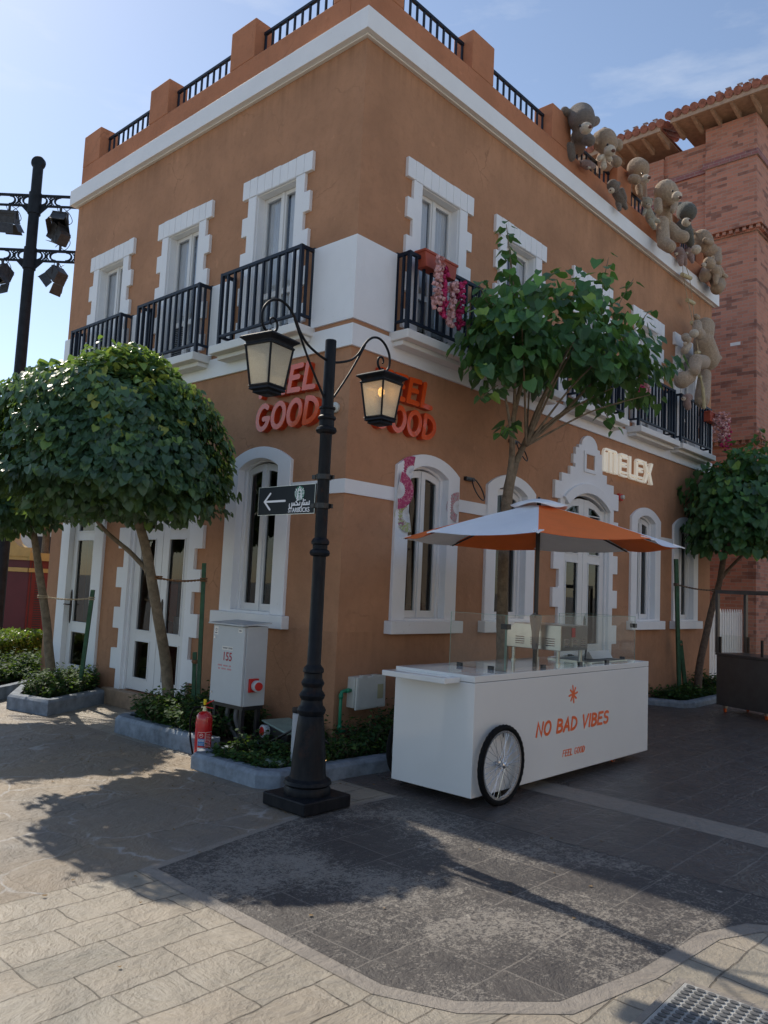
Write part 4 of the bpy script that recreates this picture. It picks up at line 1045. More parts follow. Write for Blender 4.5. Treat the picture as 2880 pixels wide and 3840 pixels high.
def cart_wheel(wx, wy, sgn):
    m_ = Matrix.Translation((wx, wy, 0.18)) @ Matrix.Rotation(R(90), 4, 'X')
    mb = MB(m_); n = 72; seg = 12; vs = []; fs = []
    for i in range(n):
        a_ = 2 * PI * i / n
        for k in range(seg):
            b_ = 2 * PI * k / seg; rr = 0.323 + 0.026 * math.cos(b_)
            if math.cos(b_) > 0.3 and (i + (k % 2)) % 2 == 0: rr += 0.006
            vs.append((rr * math.cos(a_), rr * math.sin(a_), 0.027 * math.sin(b_)))
    for i in range(n):
        for k in range(seg): fs.append((i * seg + k, ((i + 1) % n) * seg + k, ((i + 1) % n) * seg + (k + 1) % seg, i * seg + (k + 1) % seg))
    mb.add(vs, fs); w = mb.build('wheel', 'rubber', cart)
    mb = MB(m_); mb.lathe([(0.280, -0.012), (0.302, -0.014), (0.302, 0.014), (0.280, 0.012), (0.280, -0.012)], 64); mb.build('rim', 'chrome', w, smooth=True)
    mb = MB(m_)
    for k in range(32):
        a_ = 2 * PI * k / 32; s2 = 1 if k % 2 else -1; b_ = a_ + (0.75 if (k // 2) % 2 else -0.75)
        mb.tube([(0.024 * math.cos(b_), 0.024 * math.sin(b_), s2 * 0.026), (0.281 * math.cos(a_), 0.281 * math.sin(a_), s2 * 0.003)], 0.0021, 4)
    mb.build('spokes', 'chrome', w)
    mb = MB(m_); mb.lathe([(0.006, -0.065), (0.010, -0.06), (0.010, -0.04), (0.028, -0.03), (0.028, -0.024), (0.013, -0.02), (0.013, 0.02), (0.028, 0.024), (0.028, 0.03), (0.012, 0.04), (0.012, 0.06), (0.007, 0.065)], 20); mb.tube([(0, 0, -0.07), (0, 0, 0.07)], 0.006, 8)
    mb.build('hub', 'chrome', w, smooth=True)
    mb = MB(m_); a_ = R(-88); mb.tube([(0.28 * math.cos(a_), 0.28 * math.sin(a_) * -1, 0.0), (0.24 * math.cos(a_), 0.24 * math.sin(a_) * -1, 0.004)], 0.005, 6); mb.build('valve', 'black_plastic', w)
cart_wheel(-0.10, -2.262, 1); cart_wheel(-0.10, -1.205, -1)
mb = MB(); mb.tube([(-0.10, -2.20, 0.18), (-0.10, -2.19, 0.18)], 0.02, 12); mb.tube([(-0.10, -1.27, 0.18), (-0.10, -1.24, 0.18)], 0.02, 12); mb.build('axle_mount', 'chrome', cart)
for x_, y_ in ((0.52, -2.02), (2.55, -2.02), (0.52, -1.45), (2.55, -1.45)):
    m_ = Matrix.Translation((x_, y_, G + 0.043)) @ Matrix.Rotation(R(90), 4, 'X')
    mb = MB(m_); mb.lathe([(0.018, -0.012), (0.043, -0.012), (0.043, 0.012), (0.018, 0.012)], 24); w = mb.build('caster', 'orange_paint', cart, smooth=True)
    mb = MB(m_); mb.lathe([(0.002, -0.0135), (0.036, -0.0135), (0.036, 0.0135), (0.002, 0.0135)], 24); mb.build('caster_hub', 'black_plastic', w, smooth=True)
    mb = MB(); mb.box((x_ - 0.015, y_ - 0.02, G + 0.04), (x_ + 0.03, y_ - 0.015, CB)); mb.box((x_ - 0.015, y_ + 0.015, G + 0.04), (x_ + 0.03, y_ + 0.02, CB)); mb.build('caster_fork', 'steel', w)
# sneeze guard
gx0, gx1, gy0, gy1, gt = 0.21, 3.0, -2.065, -1.40, 1.492
for a_, b_2 in (((gx0 + 0.005, gy0, CT + 0.004), (gx1, gy0 + 0.007, gt)), ((gx0 - 0.003, gy0 + 0.008, CT + 0.004), (gx0 + 0.004, gy1, gt)), ((gx1 + 0.001, gy0 + 0.008, CT + 0.004), (gx1 + 0.008, gy1, gt)), ((2.35, gy1 + 0.002, CT + 0.004), (gx1, gy1 + 0.009, gt))):
    mb = MB()
    if b_2[1] - a_[1] < 0.02:
        y_ = a_[1]; mb.add([(a_[0], y_, a_[2]), (b_2[0], y_, a_[2]), (b_2[0], y_, b_2[2]), (a_[0], y_, b_2[2])], [(0, 1, 2, 3)])
    else:
        x_ = a_[0]; mb.add([(x_, b_2[1], a_[2]), (x_, a_[1], a_[2]), (x_, a_[1], b_2[2]), (x_, b_2[1], b_2[2])], [(0, 1, 2, 3)])
    gp = mb.build('glass_panel', 'cart_glass', cart, recalc=False)
    dx, dy = b_2[0] - a_[0], b_2[1] - a_[1]
    mb = MB(); t = 0.0026
    mb.box((a_[0], a_[1], b_2[2]), (b_2[0], b_2[1], b_2[2] + t))
    mb.box((a_[0] - t, a_[1] - t, a_[2]), (a_[0] + 0.0015 , a_[1] + 0.0015, b_2[2])); mb.box((b_2[0] - 0.0015, b_2[1] - 0.0015, a_[2]), (b_2[0] + t, b_2[1] + t, b_2[2]))
    mb.build('glass_rim', 'glass_edge', gp)
clips = [((x_, gy0 - 0.012, CT), (x_ + 0.07, gy0 + 0.016, CT + 0.034)) for x_ in (0.86, 1.62, 2.24)]
for y_ in (-1.93, -1.56): clips += [((gx0 - 0.014, y_, CT), (gx0 + 0.014, y_ + 0.06, CT + 0.034)), ((gx1 - 0.010, y_, CT), (gx1 + 0.018, y_ + 0.06, CT + 0.034))]
clips += [((gx0 - 0.012, gy0 - 0.012, 1.36), (gx0 + 0.06, gy0 + 0.06, 1.41)), ((gx1 - 0.05, gy0 - 0.012, 1.36), (gx1 + 0.015, gy0 + 0.05, 1.41)), ((2.60, gy1 - 0.01, CT), (2.67, gy1 + 0.02, CT + 0.03))]
for a_, b_2 in clips: mb = MB(); mb.box(a_, b_2); mb.build('glass_clip', 'black_plastic', cart, bevel=0.003)
mb = MB(); mb.box((2.02, -2.0, CT + 0.001), (2.86, -1.48, CT + 0.006)); mb.build('sunken_tray', 'black_plastic', cart)
mb = MB(); mb.ring([(2.0, -2.02), (2.88, -2.02), (2.88, -1.46), (2.0, -1.46)], [(2.03, -1.99), (2.85, -1.99), (2.85, -1.49), (2.03, -1.49)], CT + 0.001, CT + 0.012); mb.build('tray_rim', 'steel', cart)

# steel appliance on the cart
gr_ = thing('countertop_grill', 'stainless steel louvred grill on four legs behind the cart glass', 'grill', (1.65, -1.65, CT))
gx0_, gx1_, ya, yb, z0_, z1_ = 1.38, 1.97, -1.98, -1.30, 1.115, 1.385
mb = MB(); mb.m = FL(0, 0, 0); mb = MB()
vs = [(gx0_, ya, z0_), (gx1_, ya, z0_), (gx1_, yb, z0_), (gx0_, yb, z0_), (gx0_, ya, z1_), (gx1_, ya, z1_), (gx1_, yb - 0.10, z1_), (gx0_, yb - 0.10, z1_), (gx1_, yb, z1_ - 0.09), (gx0_, yb, z1_ - 0.09)]
mb.add(vs, [(0, 3, 2, 1), (4, 5, 6, 7), (0, 1, 5, 4), (7, 6, 8, 9), (3, 9, 8, 2), (0, 4, 7, 9, 3), (1, 2, 8, 6, 5)]); mb.build('housing', 'steel', gr_, bevel=0.006)
mb = MB()
for j in range(3):
    for r_ in range(4):
        y_ = -1.42 - j * 0.19; z_ = 1.165 + r_ * 0.024
        mb.tube([(gx0_ - 0.004, y_, z_), (gx0_ - 0.004, y_ - 0.11, z_)], 0.006, 6)
    for r_ in range(4):
        x_ = 1.45 + j * 0.18; z_ = 1.165 + r_ * 0.024; mb.tube([(x_, ya - 0.003, z_), (x_ + 0.1, ya - 0.003, z_)], 0.006, 6)
mb.build('louvres', 'chrome', gr_, smooth=True)
for x_ in (gx0_ + 0.05, gx1_ - 0.05):
    for y_ in (ya + 0.06, yb - 0.06):
        mb = MB(); mb.lathe([(0.032, 0), (0.032, 0.018), (0.020, 0.02), (0.022, 0.16)], 16, (x_, y_, CT)); mb.build('leg', 'steel', gr_, smooth=True)
mb = MB(); mb.tube([(1.99, -1.9, 1.25), (2.04, -1.92, 1.22), (2.05, -1.92, 1.1), (2.01, -1.93, 1.0)], 0.010, 8); mb.build('cable', 'black_plastic', gr_)
mb = MB(); mb.box((1.60, -1.992, 1.26), (1.67, -1.984, 1.36)); mb.build('red_switch', 'red_plastic', gr_)
cd = thing('card_holder', 'small white tent card standing on the cart top at the far end', 'card', (2.6, -1.75, CT))
mb = MB(); mb.add([(2.45, -1.80, CT + 0.012), (2.95, -1.80, CT + 0.012), (2.95, -1.74, CT + 0.10), (2.45, -1.74, CT + 0.10), (2.95, -1.68, CT + 0.012), (2.45, -1.68, CT + 0.012)], [(0, 1, 2, 3), (3, 2, 4, 5), (0, 5, 4, 1), (0, 3, 5), (1, 4, 2)]); mb.build('card', 'sign_white', cd)

# ------------------------------------------------------------------ parasol
PX, PY = 1.29, -1.722
par = thing('parasol', 'orange and white panelled parasol open over the vending cart', 'parasol', (PX, PY, CT))
mb = MB(); mb.tube([(PX, PY, CT), (PX, PY, 2.72)], 0.024, 16); mb.build('pole', 'black_plastic', par, smooth=True)
mb = MB(); mb.lathe([(0.030, 1.12), (0.036, 1.16), (0.040, 1.30), (0.062, 1.42), (0.066, 1.47), (0.055, 1.485), (0.028, 1.49)], 20, (PX, PY, 0)); mb.tube([(PX - 0.03, PY, 1.45), (PX - 0.10, PY - 0.05, 1.47), (PX - 0.15, PY - 0.08, 1.50), (PX - 0.21, PY - 0.10, 1.495)], 0.013, 8); mb.build('crank_handle', 'grey_plastic', par, smooth=True)
vz = R(31.4 + 180)
RR, ZR, ZT = 1.49, 2.268, 2.70
va_ = [vz + k * PI / 4 for k in range(8)]          # vertex 0 points at the street side
# panel k between vertex k and k+1 ; 0 = right-near
def rimpt(k): return Vector((PX + RR * math.cos(va_[k % 8]), PY + RR * math.sin(va_[k % 8]), ZR))
nu, nv = 8, 10
def canopy(u, k, t):     # u: 0 rim..1 top, t: across the panel
    a_, b_ = rimpt(k), rimpt(k + 1)
    p = a_.lerp(b_, t)
    sag = 0.030 * math.sin(PI * t) * (1 - u) ** 0.6 + 0.012 * math.sin(PI * t) * math.sin(PI * u)
    wrk = 0.006 * noise.noise(Vector((p.x * 3, p.y * 3, u * 5)))
    inn = Vector((PX, PY, ZT)); top_u = u * 0.90
    q = p.lerp(inn, top_u)
    # straight ribs with a slight downward bow near the rim; cloth pulled in along the hem
    q.z = ZR + (ZT - ZR) * (top_u ** 0.92) - sag * 0.9 + wrk
    hem = 0.045 * math.sin(PI * t) * (1 - u)
    dd = (inn - p); dd.z = 0; dd.normalize(); q += dd * hem
    return q
for k in range(8):
    vs = []; fs = []
    for i in range(nu + 1):
        for j in range(nv + 1): vs.append(canopy(i / nu, k, j / nv))
    for i in range(nu):
        for j in range(nv): o = i * (nv + 1) + j; fs.append((o, o + 1, o + nv + 2, o + nv + 1))
    m2 = len(vs)
    vs += [v - Vector((0, 0, 0.003)) for v in vs]
    fs += [tuple(reversed([m2 + i for i in f])) for f in fs]
    mb = MB(); mb.add(vs, fs); mb.build('canopy_panel', ['orange_cloth', 'white_cloth'][k % 2], par, smooth='all', recalc=False)
    r0_, r1_ = rimpt(k), Vector((PX, PY, ZT))
    mb = MB(); dn = Vector((0, 0, -0.022))
    mb.tube([r0_.lerp(r1_, 0.015) + dn * 0.6, r0_.lerp(r1_, 0.3) + dn + Vector((0, 0, 0.008)), r0_.lerp(r1_, 0.92) + dn], 0.010, 6); mb.build('rib', 'black_plastic', par)
    mb = MB(); dd = (r1_ - r0_).normalized(); sdv = dd.cross(Vector((0, 0, 1))).normalized()
    p0 = r0_ - dd * 0.03 + Vector((0, 0, 0.004)); 
    mb.add([p0, p0 + dd * 0.13 + sdv * 0.055, p0 + dd * 0.13 - sdv * 0.055, p0 + Vector((0, 0, -0.012)), p0 + dd * 0.13 + sdv * 0.05 + Vector((0, 0, -0.014)), p0 + dd * 0.13 - sdv * 0.05 + Vector((0, 0, -0.014))], [(0, 1, 2), (3, 5, 4), (0, 3, 4, 1), (0, 2, 5, 3), (1, 4, 5, 2)])
    mb.build('rib_pocket', 'white_cloth', par)
# vented cap
vs = []; fs = []; n = 32
for i, (r_, z_) in enumerate([(0.31, 2.655), (0.24, 2.695), (0.14, 2.725), (0.05, 2.742), (0.001, 2.745)]):
    for k in range(n):
        a_ = 2 * PI * k / n; z2 = z_ + (0.022 * math.sin(4 * a_) if i == 0 else 0); vs.append((PX + r_ * math.cos(a_), PY + r_ * math.sin(a_), z2))
for i in range(4):
    for k in range(n): fs.append((i * n + k, i * n + (k + 1) % n, (i + 1) * n + (k + 1) % n, (i + 1) * n + k))
mb = MB(); mb.add(vs, fs); o = mb.build('vent_cap', 'white_cloth', par, smooth='all'); sm_ = o.modifiers.new('thickness', 'SOLIDIFY'); sm_.thickness = 0.004
mb = MB(); mb.sphere((PX, PY, 2.752), 0.016, 8); mb.build('finial', 'black_plastic', par, smooth='all')

# ------------------------------------------------------------------ planters
def kerb_loop(name, label, poly, h=0.19, w_=0.15, top_extra=0.0, openpath=True):
    """kerb along an open path, mitred, with a chamfered street edge"""
    P = [Vector((x, y)) for x, y in poly]; n = len(P)
    def offs(d):
        o = []
        for i in range(n):
            if i == 0: t = (P[1] - P[0]).normalized(); k = 1
            elif i == n - 1: t = (P[-1] - P[-2]).normalized(); k = 1
            else:
                a_ = (P[i] - P[i - 1]).normalized(); b_ = (P[i + 1] - P[i]).normalized(); t = (a_ + b_).normalized(); k = 1 / max(0.4, t.dot(a_))
            o.append(P[i] + Vector((-t.y, t.x)) * d * k)
        return o
    prof = [(0, G - 0.02), (0.0, G + h - 0.035), (0.03, G + h), (w_, G + h), (w_, G - 0.02)]
    rows = [[(q.x, q.y, z) for q in offs(d)] for d, z in prof]
    vs = [p for r_ in rows for p in r_]; m_ = len(prof)
    fs = [(r_ * n + i, r_ * n + i + 1, ((r_ + 1) % m_) * n + i + 1, ((r_ + 1) % m_) * n + i) for r_ in range(m_) for i in range(n - 1)]
    fs += [tuple(r_ * n for r_ in range(m_)), tuple(reversed([r_ * n + n - 1 for r_ in range(m_)]))]
    mb = MB(); mb.add(vs, fs); o = mb.build('planter_kerb', 'kerb', None, bevel=0.008)
    tag(o, label, 'kerb', 'kerbs round the planting beds'); return o
def dens(poly, d=0.35):
    o = []
    for i in range(len(poly) - 1):
        a_, b_ = Vector(poly[i]), Vector(poly[i + 1]); k = max(1, int((b_ - a_).length / d))
        for j in range(k): q = a_.lerp(b_, j / k); o.append((q.x + random.uniform(-.004, .004), q.y + random.uniform(-.004, .004)))
    o.append(poly[-1]); return o
kerb_loop('k', 'blue-grey kerb curving round the bed behind the lamp post', [(0.0, 0.62), (-1.30, 0.62), (-1.46, 0.50), (-1.45, -0.50), (-1.30, -0.68), (-0.75, -0.72), (1.8, -0.95)][::-1][::-1], 0.155)
kerb_loop('k', 'blue-grey kerb of the bed between double door and electrical cabinet', [(-0.05, 2.72), (-0.95, 2.74), (-1.12, 2.58), (-1.10, 1.4), (-1.04, 0.78)], 0.20)
kerb_loop('k', 'blue-grey angular kerb of the bed beside the single side door', [(-0.9, 5.75), (-1.45, 4.85), (-1.27, 4.02), (-0.08, 4.66), (-0.06, 5.05)], 0.20)
kerb_loop('k', 'blue-grey kerb at the far left edge below the clipped hedge', [(-0.15, 8.3), (-0.22, 6.62), (-0.45, 6.40), (-1.12, 5.86), (-2.6, 4.85), (-3.4, 5.4)], 0.19)
kerb_loop('k', 'blue-grey kerb of the bed at the far right end of the street wall', [(7.75, 0.0), (7.94, -0.69), (8.2, -0.80), (10.2, -0.75), (10.9, -0.70), (11.1, -0.05)][::1], 0.12)
def soil(poly, z):
    return plain('soil_bed', poly, z, 'soil')
soil([(0, 0.60), (-1.30, 0.55), (-1.40, 0.40), (-1.38, -0.55), (-0.75, -0.64), (1.8, -0.86), (1.8, 0)], G + 0.10)
soil([(0, 2.65), (-0.95, 2.65), (-1.02, 2.5), (-1.0, 0.8), (0, 0.64)], G + 0.13)
soil([(-0.02, 5.75), (-0.9, 5.7), (-1.36, 4.85), (-1.2, 4.12), (-0.05, 4.72)], G + 0.13)
soil([(1.4, 9.0), (1.4, 7.1), (-0.2, 7.08), (-0.3, 6.7), (-2.6, 4.95), (-3.4, 5.5), (-5, 9)], G + 0.11)
soil([(7.85, 0), (8.0, -0.6), (10.9, -0.62), (11.0, 0)], G + 0.07)

def inpoly(x, y, poly):
    c = False; j = len(poly) - 1
    for i in range(len(poly)):
        xi, yi = poly[i]; xj, yj = poly[j]
        if (yi > y) != (yj > y) and x < (xj - xi) * (y - yi) / (yj - yi) + xi: c = not c
        j = i
    return c
def cover(label, poly, z0, hfun, n, size=0.038, mat='leaf_cover', clumps=26, cat='ground cover', name='ground_cover'):
    xs = [p[0] for p in poly]; ys = [p[1] for p in poly]; items = []; stems = MB()
    k = 0; tries = 0
    while k < n and tries < n * 30:
        tries += 1
        x, y = random.uniform(min(xs), max(xs)), random.uniform(min(ys), max(ys))
        if not inpoly(x, y, poly): continue
        h = hfun(x, y) * (0.55 + 0.9 * max(0, noise.noise(Vector((x * 4.1, y * 4.1, 3))) + 0.35))
        if h < 0.02: continue
        # one sprig: a bent stem with leaves in pairs
        a_ = random.uniform(0, 2 * PI); lean = random.uniform(0.1, 0.6) * h
        tipp = Vector((x + math.cos(a_) * lean, y + math.sin(a_) * lean, z0 + h * random.uniform(0.6, 1.08))); b0 = Vector((x, y, z0))
        if random.random() < 0.35: stems.tube([b0, b0.lerp(tipp, 0.5) + Vector((0, 0, 0.02)), tipp], 0.0028, 3, False)
        m_ = random.randint(4, 8)
        for j in range(m_):
            f_ = (j + 1.5) / (m_ + 0.5); p = b0.lerp(tipp, f_) + rv() * 0.012
            out_ = Vector((math.cos(a_ + j * 2.4), math.sin(a_ + j * 2.4), random.uniform(-0.5, 0.35))).normalized()
            nr = (Vector((0, 0, 1)) + rv() * 0.6).normalized(); tn = min(1, max(0, random.gauss(0.28 + 0.35 * f_, 0.18)))
            items.append((p, nr, out_, size * random.uniform(0.7, 1.35), tn))
        k += 1
    o = leaf_mesh(name, items, mat, None, 'stuff'); tag(o, label, cat)
    if stems.v: stems.build('stems', 'bark_dark', o, recalc=False)
    return o
P3 = [(-0.05, 0.5), (-1.25, 0.45), (-1.36, 0.3), (-1.36, -0.45), (-0.75, -0.58), (1.3, -0.72), (1.3, -0.05)]
cover('low trailing green plants with light tips in the bed behind the lamp post', P3, G + 0.10, lambda x, y: (0.12 if x < -0.9 else 0.20) + 0.10 * (x > 0.05) + 0.13 * (x > 0.5), 1500)
P2 = [(-0.05, 2.5), (-0.85, 2.55), (-0.98, 2.4), (-0.98, 1.0), (-0.3, 0.8), (-0.1, 1.2)]
cover('dense dark green shrubby plants in the bed in front of the double door', P2, G + 0.13, lambda x, y: 0.36, 1500, 0.045)
P1 = [(-0.10, 5.6), (-0.8, 5.5), (-1.22, 4.85), (-1.12, 4.3), (-0.12, 4.85)]
cover('dark green shrubby plants in the bed before the single side door', P1, G + 0.13, lambda x, y: 0.30, 1100, 0.045)
P0 = [(1.3, 8.9), (1.3, 7.25), (-0.2, 7.2), (-0.30, 6.75), (-1.2, 6.1), (-2.6, 5.1), (-3.2, 5.5), (-2.6, 6.3), (-0.2, 8.0)]
cover('dark green low plants in the far left bed before the hedge', P0, G + 0.11, lambda x, y: 0.32, 2600, 0.055)
PR = [(7.95, -0.1), (8.1, -0.55), (10.8, -0.58), (10.8, -0.1)]
cover('dark low plants in the bed at the right end of the street wall', PR, G + 0.07, lambda x, y: 0.20 + 0.12 * (x > 9.8), 1000, 0.05)
# clipped hedge beyond
items = []; 
for i in range(11500):
    f_ = random.random(); side = random.choice((0, 0, 1, 2))
    u, v_ = random.random(), random.random()
    # box 3.4 long (along view-left), 0.9 deep, 0.5 high, oriented along direction (-0.74, 0.67)
    L_ = Vector((-0.80, -0.6, 0)); W_ = Vector((-0.6, 0.80, 0)); o_ = Vector((1.15, 9.10, G))
    if side == 0: p = o_ + L_ * u * 5.4 + Vector((0, 0, 0.70 * v_)) ; nr = -W_
    elif side == 1: p = o_ + L_ * u * 5.4 + W_ * v_ * 0.9 + Vector((0, 0, 0.70)); nr = Vector((0, 0, 1))
    else: p = o_ + W_ * v_ * 0.9 + Vector((0, 0, 0.70 * u)); nr = -L_
    p = p + rv() * 0.035 + nr * 0.04 * noise.noise(p * 3)
    items.append((p, (nr + rv() * 0.8).normalized(), (rv() + nr * 0.5 + Vector((0, 0, -0.2))).normalized(), 0.048, min(1, max(0, random.gauss(0.5, 0.25)))))
hg = leaf_mesh('hedge', items, 'leaf_hedge'); tag(hg, 'sunlit yellow-green clipped hedge at the left edge before the red kiosk', 'hedge')
mb = MB(Matrix(((-0.80, -0.6, 0, 1.15), (-0.6, 0.80, 0, 9.10), (0, 0, 1, G), (0, 0, 0, 1)))); mb.box((0.05, 0.05, 0), (5.35, 0.85, 0.64)); mb.build('twigs', 'leaf_cover', hg)

# ------------------------------------------------------------------ trees
def spline(p, n=6):
    P = [Vector(q) for q in p]; o = []
    for i in range(len(P) - 1):
        a0 = P[max(0, i - 1)]; a1 = P[i]; a2 = P[i + 1]; a3 = P[min(len(P) - 1, i + 2)]
        for k in range(n):
            t = k / n; o.append(0.5 * ((2 * a1) + (-a0 + a2) * t + (2 * a0 - 5 * a1 + 4 * a2 - a3) * t * t + (-a0 + 3 * a1 - 3 * a2 + a3) * t ** 3))
    return o + [P[-1]]
def limb(mb, pts, r0_, r1_, n=10, knots=0.06):
    sp = spline(pts); m_ = len(sp)
    rs = [(r0_ + (r1_ - r0_) * i / (m_ - 1)) * (1 + knots * noise.noise(Vector((sp[i].x * 3, sp[i].z * 4, i * 0.9)))) for i in range(m_)]
    mb.tube(sp, rs, n)
def crown(items, c, rad, n, size, shell=0.55, low=-0.75, tips=True, lump=0.16, tbase=0.3, thr=-0.9):
    c = Vector(c); k = 0; seed = random.uniform(0, 50)
    while k < n:
        d = rv()
        if d.z < low: continue
        lf = 1 + lump * noise.noise(d * 2.3 + Vector((seed, 0, 0))) * 2
        r_ = shell + (1 - shell) * random.random() ** 0.55
        p = c + Vector((d.x * rad[0], d.y * rad[1], d.z * rad[2])) * r_ * lf
        if noise.noise(p * 2.1 + Vector((seed, 9, 0))) < thr: k += 1; continue
        nr = Vector((d.x, d.y, max(0.1, d.z + 0.45))) + rv() * 0.45
        tip = Vector((d.x * 0.5, d.y * 0.5, -0.75)) + rv() * 0.4
        if d.z > 0.75: tip = Vector((d.x, d.y, -0.1)) + rv() * 0.6
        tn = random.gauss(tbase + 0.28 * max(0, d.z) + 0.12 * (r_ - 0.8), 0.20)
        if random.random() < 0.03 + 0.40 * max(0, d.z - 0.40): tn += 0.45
        items.append((p, nr.normalized(), tip.normalized(), size * random.uniform(0.55, 1.4), min(1, max(0, tn)))); k += 1
def sprig(items, mb, p0, p1, n, size, r_=0.006, tb=0.55, spread=0.05):
    p0, p1 = Vector(p0), Vector(p1)
    if mb: mb.tube(spline([p0, p0.lerp(p1, 0.5) + rv() * 0.04, p1]), [r_] * 6 + [r_] * 6 + [r_ * 0.5], 5)
    for i in range(n):
        f_ = 0.12 + 0.95 * i / n; a_ = i * 2.4
        d = Vector((math.cos(a_), math.sin(a_), random.uniform(-0.5, 0.1))).normalized()
        items.append((p0.lerp(p1, f_) + d * spread + rv() * 0.02, (Vector((0, 0, 1)) + d * 0.4 + rv() * 0.35).normalized(), (d + Vector((0, 0, -0.5))).normalized(), size * random.uniform(0.8, 1.3) * (1.15 - 0.4 * f_), min(1, max(0, random.gauss(tb, 0.2)))))

# clipped tree in front of the double door
t2 = thing('street_tree', 'clipped round-headed tree with dense dark crown leaning before the left double door', 'tree', (-0.56, 2.3, G + 0.1), 'street trees round the building')
mb = MB(); limb(mb, [(-0.55, 2.28, -0.10), (-0.58, 2.40, 0.60), (-0.84, 2.25, 1.22), (-1.10, 2.22, 2.06), (-1.38, 2.08, 2.52), (-1.55, 2.0, 3.0)], 0.075, 0.045, 14)
limb(mb, [(-0.98, 2.24, 1.72), (-1.15, 2.45, 1.98), (-1.45, 2.6, 2.25), (-1.7, 2.7, 2.6)], 0.032, 0.02)
for q in ((-2.2, 1.6, 3.3), (-1.2, 1.4, 3.2), (-2.0, 2.6, 3.4), (-1.1, 2.5, 3.3)): limb(mb, [(-1.40, 2.06, 2.55), ((-1.4 + q[0]) / 2, (2.06 + q[1]) / 2, 2.95), q], 0.025, 0.008, 6)
mb.build('trunk', 'bark', t2, smooth='all')
random.seed(11)
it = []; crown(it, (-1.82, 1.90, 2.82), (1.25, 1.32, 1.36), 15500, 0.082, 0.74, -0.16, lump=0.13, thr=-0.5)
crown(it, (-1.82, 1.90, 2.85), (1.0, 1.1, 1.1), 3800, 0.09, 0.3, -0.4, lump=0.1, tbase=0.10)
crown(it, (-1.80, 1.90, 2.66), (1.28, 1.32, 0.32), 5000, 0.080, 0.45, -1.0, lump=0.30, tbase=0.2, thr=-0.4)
for i in range(60):
    a_ = random.uniform(0, 2 * PI); rr = random.uniform(0.1, 1.0); p = Vector((-1.82 + math.cos(a_) * rr * 1.1, 1.90 + math.sin(a_) * rr * 1.15, 2.82 + 1.34 * math.sqrt(max(0.05, 1 - rr * rr)) - 0.05))
    sprig(it, None, p, p + Vector((random.uniform(-.1, .1), random.uniform(-.1, .1), random.uniform(0.06, 0.24))), 7, 0.09, tb=0.85)
leaf_mesh('crown', it, 'leaf_tree', t2)
# tree beside the single door
t1 = thing('street_tree', 'slim tied tree by the single side door at the far left of the facade', 'tree', (-0.62, 5.3, G + 0.1), 'street trees round the building')
mb = MB(); limb(mb, [(-0.58, 5.27, -0.10), (-0.66, 5.36, 0.45), (-0.72, 5.44, 1.0), (-0.85, 5.52, 1.7), (-0.95, 5.56, 2.2), (-1.2, 5.5, 2.9)], 0.072, 0.045, 12)
limb(mb, [(-0.60, 5.30, -0.10), (-0.66, 5.32, 0.22), (-0.68, 5.40, 0.6)], 0.05, 0.03); limb(mb, [(-0.95, 5.56, 2.2), (-1.3, 5.9, 2.5), (-1.9, 5.6, 3.0)], 0.03, 0.012)
mb.build('trunk', 'bark', t1, smooth='all')
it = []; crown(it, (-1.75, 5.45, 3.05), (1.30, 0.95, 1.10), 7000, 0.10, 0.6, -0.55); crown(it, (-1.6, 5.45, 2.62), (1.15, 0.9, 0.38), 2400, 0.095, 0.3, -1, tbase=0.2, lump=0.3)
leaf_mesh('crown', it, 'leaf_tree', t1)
# loose tree behind the cart
random.seed(23)
tm = thing('street_tree', 'open-branched tree with loose heart-shaped leaves rising behind the parasol', 'tree', (2.34, -0.6, G), 'street trees round the building')
mb = MB(); limb(mb, [(2.40, -0.60, G), (2.36, -0.60, 0.84), (2.32, -0.60, 1.5), (2.29, -0.62, 2.45), (2.34, -0.62, 3.0), (2.40, -0.66, 3.38)], 0.082, 0.062, 14, 0.12)
limb(mb, [(2.33, -0.62, 2.75), (2.30, -0.65, 3.05), (2.31, -0.68, 3.45), (2.22, -0.75, 3.95), (2.30, -0.85, 4.6), (2.35, -0.9, 5.3)], 0.055, 0.018, 10)
limb(mb, [(2.40, -0.66, 3.34), (2.56, -0.75, 3.75), (2.62, -0.9, 4.2), (2.9, -1.1, 4.9), (3.1, -1.2, 5.5)], 0.045, 0.012, 8)
limb(mb, [(2.56, -0.75, 3.72), (2.9, -1.0, 4.05), (3.3, -1.2, 4.5), (3.7, -1.5, 5.0)], 0.032, 0.010, 8)
limb(mb, [(2.31, -0.68, 3.45), (2.0, -0.85, 3.75), (1.78, -0.9, 4.15), (1.6, -1.0, 4.3)], 0.026, 0.008, 7)
limb(mb, [(2.24, -0.74, 3.9), (2.0, -0.9, 4.4), (1.85, -1.0, 5.0), (1.72, -0.95, 5.9)], 0.024, 0.007, 7)
for q in ((2.9, -1.8, 4.9), (3.4, -1.6, 4.5), (2.0, -1.7, 4.7), (3.0, -0.5, 5.1), (2.5, -1.7, 5.2), (1.5, -1.3, 4.8), (3.7, -1.9, 4.4), (2.9, -1.4, 4.2), (2.15, -1.3, 4.25)):
    limb(mb, [(2.45, -0.8, 3.6), ((2.45 + q[0]) / 2, (-0.8 + q[1]) / 2, (3.6 + q[2]) / 2 + 0.1), q], 0.018, 0.006, 6)
it = []
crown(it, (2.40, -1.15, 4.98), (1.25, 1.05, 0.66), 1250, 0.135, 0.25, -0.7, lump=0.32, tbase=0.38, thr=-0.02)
crown(it, (3.0, -1.35, 4.76), (1.22, 0.95, 0.56), 1050, 0.135, 0.25, -0.7, lump=0.32, tbase=0.38, thr=-0.02)
